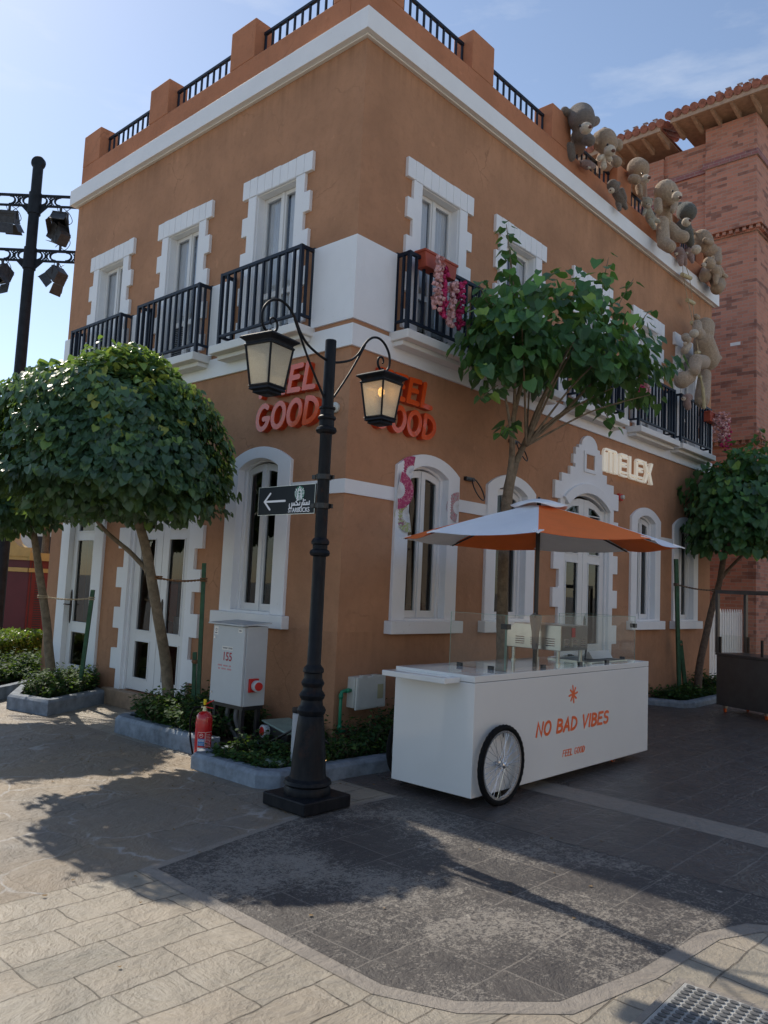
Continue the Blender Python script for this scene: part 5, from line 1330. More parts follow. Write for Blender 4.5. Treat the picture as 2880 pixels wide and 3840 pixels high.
crown(it, (1.75, -1.05, 4.75), (0.55, 0.6, 0.62), 420, 0.14, 0.2, -0.9, lump=0.2, tbase=0.38, thr=-0.2)
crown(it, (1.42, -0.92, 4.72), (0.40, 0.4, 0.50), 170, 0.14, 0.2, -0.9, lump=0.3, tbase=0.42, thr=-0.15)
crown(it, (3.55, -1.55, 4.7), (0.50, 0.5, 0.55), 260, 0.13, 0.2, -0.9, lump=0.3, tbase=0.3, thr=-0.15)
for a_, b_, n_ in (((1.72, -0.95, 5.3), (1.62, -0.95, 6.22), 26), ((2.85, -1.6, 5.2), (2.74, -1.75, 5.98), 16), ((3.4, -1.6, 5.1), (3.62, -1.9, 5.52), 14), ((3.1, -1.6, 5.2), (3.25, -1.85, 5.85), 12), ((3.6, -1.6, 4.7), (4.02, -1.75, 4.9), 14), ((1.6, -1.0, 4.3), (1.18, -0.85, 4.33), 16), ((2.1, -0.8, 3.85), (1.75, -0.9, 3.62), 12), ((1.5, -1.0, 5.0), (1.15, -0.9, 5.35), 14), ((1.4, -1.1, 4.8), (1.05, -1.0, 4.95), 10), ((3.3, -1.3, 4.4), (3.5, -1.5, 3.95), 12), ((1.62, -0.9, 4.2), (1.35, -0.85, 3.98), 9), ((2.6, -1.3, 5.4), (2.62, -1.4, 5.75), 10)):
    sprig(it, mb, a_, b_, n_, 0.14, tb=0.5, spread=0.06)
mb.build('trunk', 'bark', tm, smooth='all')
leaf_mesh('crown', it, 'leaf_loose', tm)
# right-hand tree
random.seed(31)
tr_ = thing('street_tree', 'leaning tree with broad dark crown at the right before the brick building', 'tree', (9.55, -0.35, G), 'street trees round the building')
mb = MB(); limb(mb, [(9.42, -0.38, -0.12), (9.55, -0.36, 0.45), (9.85, -0.38, 1.1), (10.1, -0.42, 1.7), (10.22, -0.5, 2.15), (10.2, -0.6, 2.8)], 0.075, 0.055, 12)
limb(mb, [(10.2, -0.48, 2.1), (10.45, -0.6, 2.4), (10.9, -0.9, 2.9)], 0.045, 0.02); limb(mb, [(10.2, -0.6, 2.6), (9.8, -0.9, 3.2), (9.5, -1.0, 3.9)], 0.04, 0.012); limb(mb, [(10.2, -0.6, 2.7), (10.5, -1.0, 3.6), (10.8, -1.2, 4.5)], 0.035, 0.01)
for q in ((10.0, -1.5, 3.6), (11.2, -1.4, 3.4), (9.9, -1.1, 4.6), (9.3, -0.7, 3.5)): limb(mb, [(10.2, -0.6, 2.7), ((10.2 + q[0]) / 2, (-0.6 + q[1]) / 2, 3.2), q], 0.025, 0.008, 6)
it = []; crown(it, (10.30, -0.95, 3.55), (1.45, 1.30, 1.05), 3000, 0.15, 0.3, -0.75, lump=0.18, tbase=0.28, thr=-0.35)
crown(it, (9.75, -0.95, 3.25), (0.95, 0.9, 0.75), 1300, 0.14, 0.3, -0.8, lump=0.2, tbase=0.2, thr=-0.4)
crown(it, (10.4, -1.1, 4.45), (0.9, 0.8, 0.40), 260, 0.14, 0.2, -0.6, lump=0.3, tbase=0.3)
for a_, b_ in (((10.3, -1.1, 4.5), (10.45, -1.2, 5.25)), ((10.8, -1.1, 4.4), (11.0, -1.3, 5.0)), ((9.8, -1.0, 4.3), (9.7, -1.0, 4.75)), ((9.3, -0.9, 3.9), (9.0, -0.9, 4.2))): sprig(it, mb, a_, b_, 14, 0.14, tb=0.45, spread=0.08)
mb.build('trunk', 'bark_dark', tr_, smooth='all'); leaf_mesh('crown', it, 'leaf_loose', tr_)

# stakes and ties
def stake(label, p0, p1, w_=0.045, short=None, tie=None, ropem='rope'):
    root = thing('tree_stake', label, 'stake', tuple(p0))
    mb = MB(); mb.tube([p0, p1], w_ / 2 * 1.3, 4); mb.build('post', 'stake_green', root)
    if short: mb = MB(); mb.tube(short, w_ / 2 * 1.3, 4); mb.build('brace', 'stake_green', root); c_ = Vector(short[1]) - Vector((0, 0, 0.12)); mb = MB(); mb.lathe([(0.05, -0.02), (0.06, 0), (0.05, 0.02)], 10, tuple(c_ + (Vector(p0).lerp(Vector(p1), 0.4) - c_) * 0.4)); mb.build('binding', 'rope', root)
    return root
def tie(label, a_, b_, mat='rope', rad=0.011, lr=0.09, loop=True):
    a_, b_ = Vector(a_), Vector(b_); mb = MB(); n = 40
    for ph in (0, PI):
        pts = [a_.lerp(b_, i / n) + Vector((0, 0, -0.03 * math.sin(PI * i / n))) + Vector((math.cos(i * 1.1 + ph) * 0.006, 0, math.sin(i * 1.1 + ph) * 0.006)) for i in range(n + 1)]
        mb.tube(pts, rad * 0.75, 6)
    if loop:
        for e, r_ in ((b_, lr), (a_, 0.036)):
            for dz in (-0.015, 0.012): mb.tube([e + Vector((math.cos(t * PI / 8) * r_, math.sin(t * PI / 8) * r_, dz)) for t in range(17)], rad, 6)
    o = mb.build('rope_tie', mat, None, smooth='all'); return tag(o, label, 'rope', 'rope ties on the street trees')
stake('tall green wooden stake beside the clipped tree at the double door', (-0.50, 1.79, -0.05), (-0.52, 1.83, 1.90), 0.05, [(-0.48, 1.90, -0.05), (-0.50, 1.93, 0.82)])
stake('green stake leaning before the single side door', (-0.50, 4.70, -0.05), (-0.50, 4.53, 1.48), 0.055)
stake('green braced stake beside the leaning tree at the right', (8.98, -0.2, -0.05), (8.76, -0.2, 2.5), 0.07, [(9.3, -0.2, -0.05), (9.0, -0.2, 0.95)])
tie('brown rope tying the clipped tree to its tall stake', (-0.52, 1.82, 1.70), (-0.92, 2.24, 1.70), lr=0.075)
tie('brown rope tying the slim left tree to its leaning stake', (-0.50, 4.55, 1.36), (-0.78, 5.48, 1.34), 'rope_pale', lr=0.07)
tie('dark rope tying the leaning right tree to its stake', (8.78, -0.2, 2.02), (10.16, -0.46, 1.95), 'bark_dark', 0.016, lr=0.08)

# dry leaves blown against the kerbs and over the paving
random.seed(5); it = []
for i in range(170):
    a_ = random.random()
    if a_ < 0.45: x, y = random.uniform(-2.2, -1.5), random.uniform(-0.6, 2.8)
    elif a_ < 0.6: x, y = random.uniform(-1.3, 1.0), random.uniform(-1.05, -0.8)
    else: x, y = random.uniform(-4.2, -0.2), random.uniform(-4.4, 4.5)
    if x > -1.1 and y > -0.7: continue
    t = Vector((random.uniform(-1, 1), random.uniform(-1, 1), random.uniform(-0.1, 0.15))); it.append((Vector((x, y, G + 0.010)), Vector((0, 0, 1)), t, random.uniform(0.014, 0.03), 0.5))
o = leaf_mesh('fallen_leaves', it, 'dry_leaf', None, 'stuff'); tag(o, 'small dry leaves scattered over the paving and along the kerbs', 'fallen leaves')

# ------------------------------------------------------------------ electrical cabinet
cab = thing('electrical_cabinet', 'pale grey electrical cabinet on black legs numbered 155 in red', 'cabinet', (-0.66, 0.85, G))
ax0, ax1, ay0, ay1, az0, az1 = -0.82, -0.50, 0.575, 1.145, 0.365, 1.215
mb = MB(); mb.box((ax0 + 0.03, ay0, az0), (ax1, ay1, az1)); mb.build('housing', 'cabinet', cab, bevel=0.006)
mb = MB(); mb.box((ax0, ay0 + 0.006, az0 + 0.006), (ax0 + 0.027, ay1 - 0.006, az1 - 0.006)); dr = mb.build('door', 'cabinet', cab, bevel=0.004)
mb = MB(); mb.add([(ax0 - 0.05, ay0 - 0.03, az1 + 0.004), (ax1 + 0.02, ay0 - 0.03, az1 + 0.03), (ax1 + 0.02, ay1 + 0.03, az1 + 0.03), (ax0 - 0.05, ay1 + 0.03, az1 + 0.004), (ax0 - 0.05, ay0 - 0.03, az1 + 0.018), (ax1 + 0.02, ay0 - 0.03, az1 + 0.045), (ax1 + 0.02, ay1 + 0.03, az1 + 0.045), (ax0 - 0.05, ay1 + 0.03, az1 + 0.018)], [(0, 3, 2, 1), (4, 5, 6, 7), (0, 1, 5, 4), (2, 3, 7, 6), (0, 4, 7, 3), (1, 2, 6, 5)]); mb.build('rain_hood', 'cabinet', cab)
CM = FL(0, 0, -ax0)
def put(mb, M_, body, size, x, y, w=1.0, d=0.0005, width=None):
    vs, fs = text_mesh(body, size, w); sx = 1.0
    if width: sx = width / (2 * max(abs(v.x) for v in vs))
    old = mb.m; mb.m = M_ @ Matrix.Translation((x, y, d)) @ Matrix.Diagonal((sx, 1, 1, 1)); mb.add(vs, fs); mb.m = old
mb = MB(); put(mb, CM, '155', 0.13, -0.86, 0.87, 1.0, width=0.16); mb.build('number', 'number_red', dr, recalc=False)
mb = MB(CM); mb.box((-0.96, 0.945, 0), (-0.77, 0.985, 0.0015)); mb.build('label_strip', 'white_label', dr)
mb = MB(CM); 
for i in range(14):
    if i != 7: mb.box((-0.945 + i * 0.0123, 0.956, 0.0015), (-0.938 + i * 0.0123, 0.974, 0.0025))
mb.build('label_text', 'grey_plastic', dr)
mb = MB(CM)
for r_ in range(2):
    for i in range(13):
        if (i * 7 + r_) % 5: mb.box((-1.04 + i * 0.020 + r_ * .03, 0.765 - r_ * 0.035, 0.0), (-1.029 + i * 0.020 + r_ * .03, 0.782 - r_ * 0.035, 0.0012))
mb.build('faded_text', 'pink_label', dr)
mb = MB(CM); mb.box((-1.12, 1.10, 0), (-1.05, 1.19, 0.0015)); mb.box((-0.69, 1.145, 0), (-0.62, 1.19, 0.0015)); mb.build('sticker', 'white_label', dr)
mb = MB(CM); mb.ring([(-1.085 + 0.016 * math.cos(a_), 1.155 + 0.016 * math.sin(a_)) for a_ in [i * PI / 6 for i in range(12)]], [(-1.085 + 0.010 * math.cos(a_), 1.155 + 0.010 * math.sin(a_)) for a_ in [i * PI / 6 for i in range(12)]], 0.0015, 0.0025); mb.box((-1.105, 1.115, 0.0015), (-1.065, 1.125, 0.0025)); mb.box((-0.675, 1.16, 0.0015), (-0.635, 1.172, 0.0025)); mb.build('sticker_print', 'grey_plastic', dr)
for z_ in (0.47, 1.07): mb = MB(CM); mb.prism([(-1.10 + 0.012 * math.cos(i * PI / 8), z_ + 0.012 * math.sin(i * PI / 8)) for i in range(16)], 0, 0.008); mb.build('lock', 'chrome', dr)
for y_ in (ay0 + 0.05, ay1 - 0.05):
    for x_ in (ax0 + 0.06, ax1 - 0.05):
        mb = MB(); mb.box((x_ - 0.022, y_ - 0.022, G + 0.05), (x_ + 0.022, y_ + 0.022, az0 - 0.042)); mb.build('leg', 'black_plastic', cab)
mb = MB(); mb.box((ax0 + 0.035, ay0 + 0.01, az0 - 0.04), (ax1 - 0.01, ay1 - 0.01, az0 - 0.002)); mb.build('base_frame', 'black_plastic', cab)
SM2 = FR(0, 0, -ay0)
mb = MB(SM2); mb.box((-0.735, 0.515, 0), (-0.61, 0.66, 0.025)); so_ = mb.build('socket', 'red_plastic', cab, bevel=0.004)
m_ = SM2 @ Matrix.Translation((-0.655, 0.585, 0.02)) @ Matrix.Rotation(R(-12), 4, 'Y')
mb = MB(m_); mb.lathe([(0.052, 0), (0.060, 0.02), (0.062, 0.075), (0.050, 0.082)], 24); mb.build('socket_ring', 'cabinet', so_, smooth=True)
mb = MB(m_); mb.lathe([(0.001, 0.078), (0.046, 0.080), (0.044, 0.092), (0.001, 0.093)], 24); mb.build('socket_cap', 'red_plastic', so_, smooth=True)
mb = MB(); 
for y_, x_ in ((0.98, -0.66), (0.88, -0.62), (0.80, -0.68)): mb.tube(spline([(x_, y_, az0 - 0.03), (x_ - 0.02, y_, 0.2), (x_ + 0.03, y_ - 0.05, 0.05), (x_ + 0.05, y_ - 0.2, G + 0.10)]), 0.026, 10)
mb.build('conduit', 'grey_plastic', cab, smooth='all')
# second box lying in the planting behind
bx = thing('junction_box', 'dark box with pale green lid and red socket lying in the plants below the cabinet', 'box', (-0.42, 0.30, G + 0.1))
bm_ = Matrix.Translation((-0.42, 0.26, 0.10)) @ Matrix.Rotation(R(-8), 4, 'Z') @ Matrix.Rotation(R(7), 4, 'X')
mb = MB(bm_); mb.box((-0.16, -0.24, -0.18), (0.16, 0.24, 0.07)); mb.build('case', 'black_plastic', bx, bevel=0.01)
mb = MB(bm_); mb.box((-0.18, -0.26, 0.072), (0.18, 0.26, 0.092)); mb.build('lid', 'bin_lid', bx, bevel=0.01)
m_ = bm_ @ Matrix.Translation((-0.16, 0.15, 0.0)) @ Matrix.Rotation(R(-90), 4, 'Y')
mb = MB(m_); mb.lathe([(0.062, 0), (0.066, 0.06), (0.05, 0.065)], 24); mb.build('socket_ring', 'cabinet', bx, smooth=True)
mb = MB(m_); mb.lathe([(0.001, 0.05), (0.046, 0.06), (0.044, 0.072), (0.001, 0.073)], 24); mb.build('socket_cap', 'red_plastic', bx, smooth=True)
mb = MB(); mb.tube(spline([(-0.5, 0.62, 0.02), (-0.75, 0.2, 0.05), (-0.70, -0.05, 0.18), (-0.60, -0.25, 0.27), (-0.45, -0.42, 0.10)]), 0.013, 8); mb.tube(spline([(-0.48, 0.60, 0.0), (-0.72, 0.15, 0.07), (-0.66, -0.08, 0.20), (-0.56, -0.25, 0.26), (-0.42, -0.40, 0.08)]), 0.008, 8)
tag(mb.build('cable', 'black_plastic', None, smooth='all'), 'black cables looping over the plants behind the lamp post', 'cable')
mb = MB(); mb.lathe([(0.052, -0.1), (0.052, 0.42)], 20, (-0.86, -0.38, 0.02)); o = mb.build('pipe_bollard', 'post_grey', None, smooth=True); tag(o, 'short white pipe post with black cap right behind the lamp base', 'post')
mb = MB(); mb.lathe([(0.001, 0.44), (0.056, 0.445), (0.060, 0.455), (0.060, 0.49), (0.04, 0.497), (0.001, 0.498)], 20, (-0.86, -0.38, 0)); mb.build('cap', 'black_plastic', o, smooth=True)
# in-ground light, valve-box cover, flat stones
gl = thing('ground_spotlight', 'round ground spotlight glowing warm among the plants right of the lamp base', 'lamp', (-0.62, -0.50, G + 0.1))
mb = MB(); mb.lathe([(0.06, 0.0), (0.065, 0.05), (0.055, 0.06)], 20, (-0.62, -0.50, G + 0.09)); mb.build('housing', 'black_plastic', gl, smooth=True)
mb = MB(); mb.lathe([(0.001, 0.0), (0.048, 0.0), (0.046, 0.006), (0.001, 0.008)], 20, (-0.62, -0.50, G + 0.152)); mb.build('lens', 'spot_glow', gl, smooth=True)
mb = MB(); mb.lathe([(0.10, 0.0), (0.14, 0.06), (0.135, 0.075), (0.02, 0.08)], 20, (-1.10, -0.30, G + 0.09)); tag(mb.build('valve_cover', 'bin_lid', None, smooth=True), 'pale green round valve cover in the soil left of the lamp base', 'cover')
for p, s_, lb in (((-1.18, 0.18, G + 0.115), 0.085, 'flat brown stone lying in the bed behind the lamp post'), ((-1.65, 5.3, G + 0.03), 0.2, 'flat stone slab on the paving beside the leftmost kerbs')):
    mb = MB(Matrix.Translation(p) @ Matrix.Rotation(0.5, 4, 'Z')); mb.prism([(s_ * 1.3 * math.cos(a_) * random.uniform(.8, 1.1), s_ * math.sin(a_) * random.uniform(.8, 1.1)) for a_ in [i * PI / 4 for i in range(8)]], -0.02, 0.015); tag(mb.build('flat_stone', 'step_stone', None, bevel=0.005), lb, 'stone')

# fire extinguisher
EX, EY = -1.17, 0.72
fe = thing('fire_extinguisher', 'red powder fire extinguisher with yellow cap standing in the gap between kerbs', 'fire extinguisher', (EX, EY, G))
mb = MB(); mb.lathe([(0.06, 0.0), (0.078, 0.008), (0.086, 0.03), (0.086, 0.42), (0.080, 0.455), (0.060, 0.485), (0.032, 0.498), (0.026, 0.503)], 36, (EX, EY, G + 0.005)); cyl = mb.build('cylinder', 'red_gloss', fe, smooth=True)
def wrapbox(mb, a0, a1, z0, z1, r_=0.0866):
    n = 8; vs = []
    for i in range(n + 1):
        a_ = a0 + (a1 - a0) * i / n; vs += [(EX + r_ * math.cos(a_), EY + r_ * math.sin(a_), z0), (EX + r_ * math.cos(a_), EY + r_ * math.sin(a_), z1)]
    mb.add(vs, [(2 * i, 2 * i + 2, 2 * i + 3, 2 * i + 1) for i in range(n)])
vw = R(232)
mb = MB(); 
for z0, z1 in ((0.130, 0.133), (0.045, 0.048)): wrapbox(mb, vw - 0.65, vw + 0.25, z0, z1); wrapbox(mb, vw + 0.32, vw + 1.3, z0, z1)
for a_ in (-0.65, 0.23, 0.32): wrapbox(mb, vw + a_, vw + a_ + 0.03, -0.12, 0.133)
wrapbox(mb, vw - 0.6, vw + 0.2, 0.005 - 0.06, 0.022 - 0.045, 0.0869)
for i in range(9): wrapbox(mb, vw + 0.42, vw + 1.0 + 0.2 * (i % 3) / 2, 0.105 - i * 0.015, 0.108 - i * 0.015)
wrapbox(mb, vw - 0.38, vw - 0.10, 0.098, 0.102, 0.0870)
for i in range(12): a_ = i * PI / 6; wrapbox(mb, vw - 0.2 + 0.2 * math.cos(a_) - .03, vw - 0.2 + 0.2 * math.cos(a_) + .03, 0.098 + 0.018 * math.sin(a_) - 0.003, 0.098 + 0.018 * math.sin(a_) + 0.003, 0.0868)
mb.build('label_lines', 'white_label', cyl)
mb = MB(); wrapbox(mb, vw - 0.61, vw + 0.21, -0.005, 0.068, 0.0868); mb.build('label_panel', 'blue_label', cyl)
# the word on the blue panel, bent round the cylinder
vs, fs = text_mesh('POWDER', 0.033, 1.5); xm = max(abs(v.x) for v in vs); mb = MB()
mb.add([(EX + (0.0870 + v.z * 0.1) * math.cos(vw - 0.2 + v.x / xm * 0.36), EY + (0.0870 + v.z * 0.1) * math.sin(vw - 0.2 + v.x / xm * 0.36), 0.046 + v.y) for v in vs], fs)
wrapbox(mb, vw - 0.56, vw + 0.16, 0.020, 0.022, 0.0872); wrapbox(mb, vw - 0.45, vw + 0.05, 0.004, 0.008, 0.0872)
mb.build('lettering', 'white_label', cyl, recalc=False)
mb = MB(); mb.lathe([(0.024, 0.50), (0.026, 0.515), (0.020, 0.525), (0.018, 0.555)], 16, (EX, EY, G)); mb.tube([(EX, EY, G + 0.54), (EX - 0.01, EY + 0.045, G + 0.54)], 0.012, 8); mb.build('valve', 'brass', fe, smooth=True)
mb = MB(); mb.lathe([(0.014, 0.57), (0.016, 0.575), (0.016, 0.625), (0.012, 0.628)], 14, (EX, EY + 0.005, G)); mb.build('safety_cap', 'yellow', fe, smooth=True)
mb = MB(); mb.tube([(EX, EY + 0.01, G + 0.565), (EX + 0.02, EY - 0.04, G + 0.60), (EX + 0.035, EY - 0.095, G + 0.625)], 0.007, 6); mb.tube([(EX, EY, G + 0.55), (EX + 0.03, EY - 0.10, G + 0.545)], 0.006, 6); mb.build('lever', 'red_plastic', fe)
mb = MB(); mb.tube(spline([(EX - 0.005, EY + 0.045, G + 0.54), (EX - 0.03, EY + 0.14, G + 0.52), (EX - 0.04, EY + 0.19, G + 0.40), (EX - 0.035, EY + 0.18, G + 0.22), (EX - 0.03, EY + 0.14, G + 0.09), (EX - 0.03, EY + 0.11, G + 0.02)]), 0.010, 8); mb.build('hose', 'rubber', fe, smooth='all')

# meter box with green pipe
mt = thing('meter_box', 'cream plastic meter box with green pipes low on the street wall near the corner', 'meter box', (0.45, -0.1, 0.5))
mb = MB(FR()); mb.prism([(0.19, 0.365), (0.20, 0.70), (0.66, 0.71), (0.665, 0.375)], 0.0, 0.115); b_ = mb.build('case', 'cream_plastic', mt, bevel=0.008)
mb = MB(FR()); mb.prism([(0.185, 0.345), (0.195, 0.705), (0.665, 0.715), (0.675, 0.355)], 0.125, 0.155); lid = mb.build('lid', 'cream_plastic', mt, bevel=0.012)
mb = MB(FR()); mb.ring(rect(0.215, 0.645, 0.375, 0.685), rect(0.222, 0.638, 0.382, 0.678), 0.15, 0.158); mb.build('lid_ridge', 'cream_plastic', lid)
mb = MB(FR()); mb.box((0.53, 0.455, 0.15), (0.62, 0.615, 0.162)); mb.build('meter_window', 'yellow_plastic', lid, bevel=0.003)
mb = MB(FR())
for a_ in (0.27, 0.46): mb.box((a_, 0.700, 0.11), (a_ + 0.07, 0.722, 0.16))
mb.build('hinge', 'cream_plastic', mt)
mb = MB(); mb.tube([(0.20, -0.06, 0.555), (0.09, -0.06, 0.555), (0.055, -0.06, 0.545), (0.045, -0.06, 0.51), (0.045, -0.06, 0.15), (0.06, -0.06, 0.125), (0.13, -0.06, 0.12)], 0.019, 12)
for c_ in ((0.155, 0.555, 'x'), (0.045, 0.50, 'z'), (0.045, 0.17, 'z')):
    if c_[2] == 'x': mb.tube([(0.12, -0.06, 0.555), (0.17, -0.06, 0.555)], 0.026, 12)
    else: mb.tube([(c_[0], -0.06, c_[1] - 0.025), (c_[0], -0.06, c_[1] + 0.025)], 0.025, 12)
mb.build('pipe', 'pipe_green', mt, smooth='all'); mb = MB(); mb.tube([(0.66, -0.06, 0.60), (0.70, -0.06, 0.60)], 0.024, 12); mb.build('pipe_stub', 'pipe_green', mt, smooth='all')

# wall fittings
cc = thing('wall_siren', 'white round junction fitting on the left wall beside the lamp pole', 'wall fitting', (0, 0.2, 3.73))
mb = MB(FL(0.20, 3.73, 0)); mb.lathe([(0.060, 0), (0.064, 0.03), (0.055, 0.04), (0.035, 0.045)], 24); mb.build('base', 'cream_plastic', cc, smooth=True)
mb = MB(FL(0.20, 3.73, 0)); mb.lathe([(0.03, 0.04), (0.028, 0.07), (0.015, 0.10), (0.001, 0.105)], 16); mb.build('dome', 'cream_plastic', cc, smooth=True)
for (x_, z_, lb) in ((2.30, 3.19, 'black ring bracket on the street wall between the first two arched windows'), (3.33, 3.87, 'black ring bracket on the street wall behind the tree branches')):
    rb = thing('ring_bracket', lb, 'bracket', (x_, 0, z_), 'black ring brackets on the wall')
    mb = MB(FR()); mb.box((x_ - 0.09, z_ - 0.02, 0), (x_ + 0.09, z_ + 0.03, 0.05)); mb.build('mount', 'black_plastic', rb)
    mb = MB(); c_ = Vector((x_ + 0.06, -0.16, z_ - 0.16)); c_ += Vector((-0.03, 0, 0.02)); U_ = Vector((0.37, -0.335, -0.86)).normalized() * 0.155; V_ = Vector((0.856, 0.37, 0.31)).normalized() * 0.15; mb.tube([c_ + U_ * math.cos(i * PI / 16) + V_ * math.sin(i * PI / 16) for i in range(33)], 0.009, 6); mb.build('ring', 'black_plastic', rb, smooth='all')
al = thing('alarm_beacon', 'small red alarm beacon on the wall below the white lettering', 'alarm', (6.72, 0, 3.47))
mb = MB(FR()); mb.box((6.66, 3.40, 0), (6.80, 3.52, 0.05)); mb.build('base', 'red_plastic', al, bevel=0.005)
mb = MB(FR(6.73, 3.46, 0.05)); mb.lathe([(0.035, 0), (0.035, 0.05), (0.015, 0.06)], 16); mb.build('lens', 'cream_plastic', al, smooth=True)

# paper fans on the arched window nearest the corner
def paper_fan(c_, ang, spread, r_, mat, label, tilt=0.0):
    root = thing('paper_fan', label, 'fan', (c_[0], -c_[2], c_[1]), 'paper fans on the corner window')
    F = FR(c_[0], c_[1], c_[2]) @ Matrix.Rotation(tilt, 4, 'Y') @ Matrix.Rotation(R(ang), 4, 'Z')
    n = 24; vs = []
    for i in range(n + 1):
        a_ = R(-spread / 2 + spread * i / n); d = 0.004 * (i % 2)
        vs += [(r_ * 0.45 * math.cos(a_), r_ * 0.45 * math.sin(a_), d), (r_ * math.cos(a_), r_ * math.sin(a_), d)]
    mb = MB(F); mb.add(vs, [(2 * i, 2 * i + 1, 2 * i + 3, 2 * i + 2) for i in range(n)]); mb.build('leaf', mat, root, recalc=False)
    mb = MB(F); mb.add([(0, 0, -0.002)] + [(r_ * 0.46 * math.cos(R(-spread / 2 + spread * i / n)), r_ * 0.46 * math.sin(R(-spread / 2 + spread * i / n)), -0.002) for i in range(n + 1)], [(0, i, i + 1) for i in range(1, n + 1)]); mb.build('stick_web', 'curtain', root, recalc=False)
    mb = MB(F)
    for i in range(13):
        a_ = R(-spread / 2 + spread * i / 12); mb.tube([(0, 0, 0.003), (r_ * 0.5 * math.cos(a_), r_ * 0.5 * math.sin(a_), 0.003)], 0.0034, 3)
    for i in (0, 12): a_ = R(-spread / 2 + spread * i / 12); mb.tube([(-0.01 * math.cos(a_), 0, 0.006), (r_ * 1.0 * math.cos(a_), r_ * 1.0 * math.sin(a_), 0.006)], 0.004, 4)
    mb.build('sticks', 'fan_wood', root)
def floral(name, base, spots):
    a = N(name); v = a.pos(); n1 = a.noise(v, 38, 5, 0.7); n2 = a.noise(v, 24, 3, 0.6)
    c_ = a.mix(a.ramp(n1, 0.5, 0.58), base, spots[0]); c_ = a.mix(a.ramp(n2, 0.56, 0.62), c_, spots[1]); a.col(c_); a.set(roughness=0.8); M[name] = a.m
floral('fan_pink', (0.42, 0.045, 0.14), ((0.55, 0.25, 0.30), (0.30, 0.02, 0.08))); floral('fan_green', (0.42, 0.46, 0.18), ((0.60, 0.55, 0.52), (0.35, 0.10, 0.22))); floral('fan_pale', (0.48, 0.36, 0.36), ((0.55, 0.18, 0.22), (0.40, 0.42, 0.40)))
paper_fan((1.07, 3.10, 0.075), 165, 170, 0.21, 'fan_pink', 'bright pink floral fan at the top left of the corner window', -0.25)
paper_fan((0.82, 2.87, 0.070), -5, 170, 0.23, 'fan_pink', 'deep pink floral fan opening rightward beside the corner window', -0.25)
paper_fan((1.03, 2.59, 0.080), 195, 170, 0.21, 'fan_green', 'green and white floral fan lowest on the left of the corner window', -0.25)
paper_fan((2.02, 2.78, 0.075), 175, 170, 0.20, 'fan_pale', 'pale pink floral fan on the right side of the corner window', -0.25)
paper_fan((2.02, 2.36, 0.075), 150, 120, 0.16, 'fan_pale', 'small pale floral fan just below the parasol edge on the corner window', -0.25)
mb = MB(FR()); mb.prism([(1.18, 1.38), (1.20, 1.85), (1.24, 2.05), (1.30, 2.08), (1.33, 1.9), (1.32, 1.45), (1.28, 1.38)], -0.30, -0.2); tag(mb.build('plush_toy', 'fur_light', None, bevel=0.03), 'cream plush figure standing inside the corner window at its left edge', 'toy')

# ------------------------------------------------------------------ balcony flower boxes and garlands
def flower_box(label, x0, x1, z1, d):
    mb = MB(FR()); mb.prism([(x0, z1), (x0 + 0.03, z1 - 0.20), (x1 - 0.03, z1 - 0.20), (x1, z1)], d, d + 0.16); mb.box((x0 - 0.012, z1 - 0.02, d - 0.012), (x1 + 0.012, z1 + 0.012, d + 0.172))
    o = mb.build('flower_box', 'terracotta', None, bevel=0.006); return tag(o, label, 'flower box', 'terracotta boxes on the balcony rails')
flower_box('terracotta box clipped to the rail of the balcony nearest the corner', 0.86, 1.50, 5.80, 0.15)
flower_box('terracotta box on the rail of the farthest street balcony', 10.1, 10.75, 5.62, 0.17)
def garland(label, p, length, col, n=46, rad=0.05, grp='flower garlands on the balcony rails'):
    p = Vector(p); mb = MB(); items = []
    for i in range(n):
        f_ = i / n; c_ = p + Vector((random.uniform(-rad, rad), random.uniform(-rad, rad), -length * f_ + random.uniform(-.02, .02)))
        for j in range(5):
            d = rv(); t = d.orthogonal().normalized(); b_ = d.cross(t)
            s_ = random.uniform(0.022, 0.036); q = c_ + d * 0.014
            mb.add([q + t * s_, q + b_ * s_, q - t * s_, q - b_ * s_, q + d * s_ * 0.5], [(0, 1, 4), (1, 2, 4), (2, 3, 4), (3, 0, 4)])
    o = mb.build('flower_garland', col, None, recalc=False); return tag(o, label, 'garland', grp)
garland('pale pink blossom garland hanging leftmost from the corner balcony box', (1.0, -0.42, 5.70), 0.62, 'pale_pink', 60)
garland('hot pink blossom garland just right of the pale leftmost one', (1.12, -0.41, 5.62), 0.62, 'hot_pink', 60, 0.04)
garland('pale pink blossom garland third from the corner on the near balcony', (1.27, -0.42, 5.48), 0.56, 'pale_pink', 55)
garland('hot pink blossom garland fourth from the corner touching the tree leaves', (1.43, -0.42, 5.55), 0.60, 'hot_pink', 60, 0.055)
garland('pink garland hanging on the left end of the balcony before the hanging bear', (6.78, -0.42, 5.55), 0.40, 'pale_pink', 50, 0.07)
garland('deep pink garland at the left end of the balcony before the hanging bear', (6.62, -0.42, 5.60), 0.62, 'hot_pink', 36, 0.05)
garland('pale pink garland cascading over the farthest street balcony box', (10.35, -0.48, 5.62), 0.62, 'pale_pink', 110, 0.14)
garland('deep pink garland among the pale blossoms on the farthest balcony', (10.42, -0.52, 5.45), 0.60, 'hot_pink', 50, 0.10)

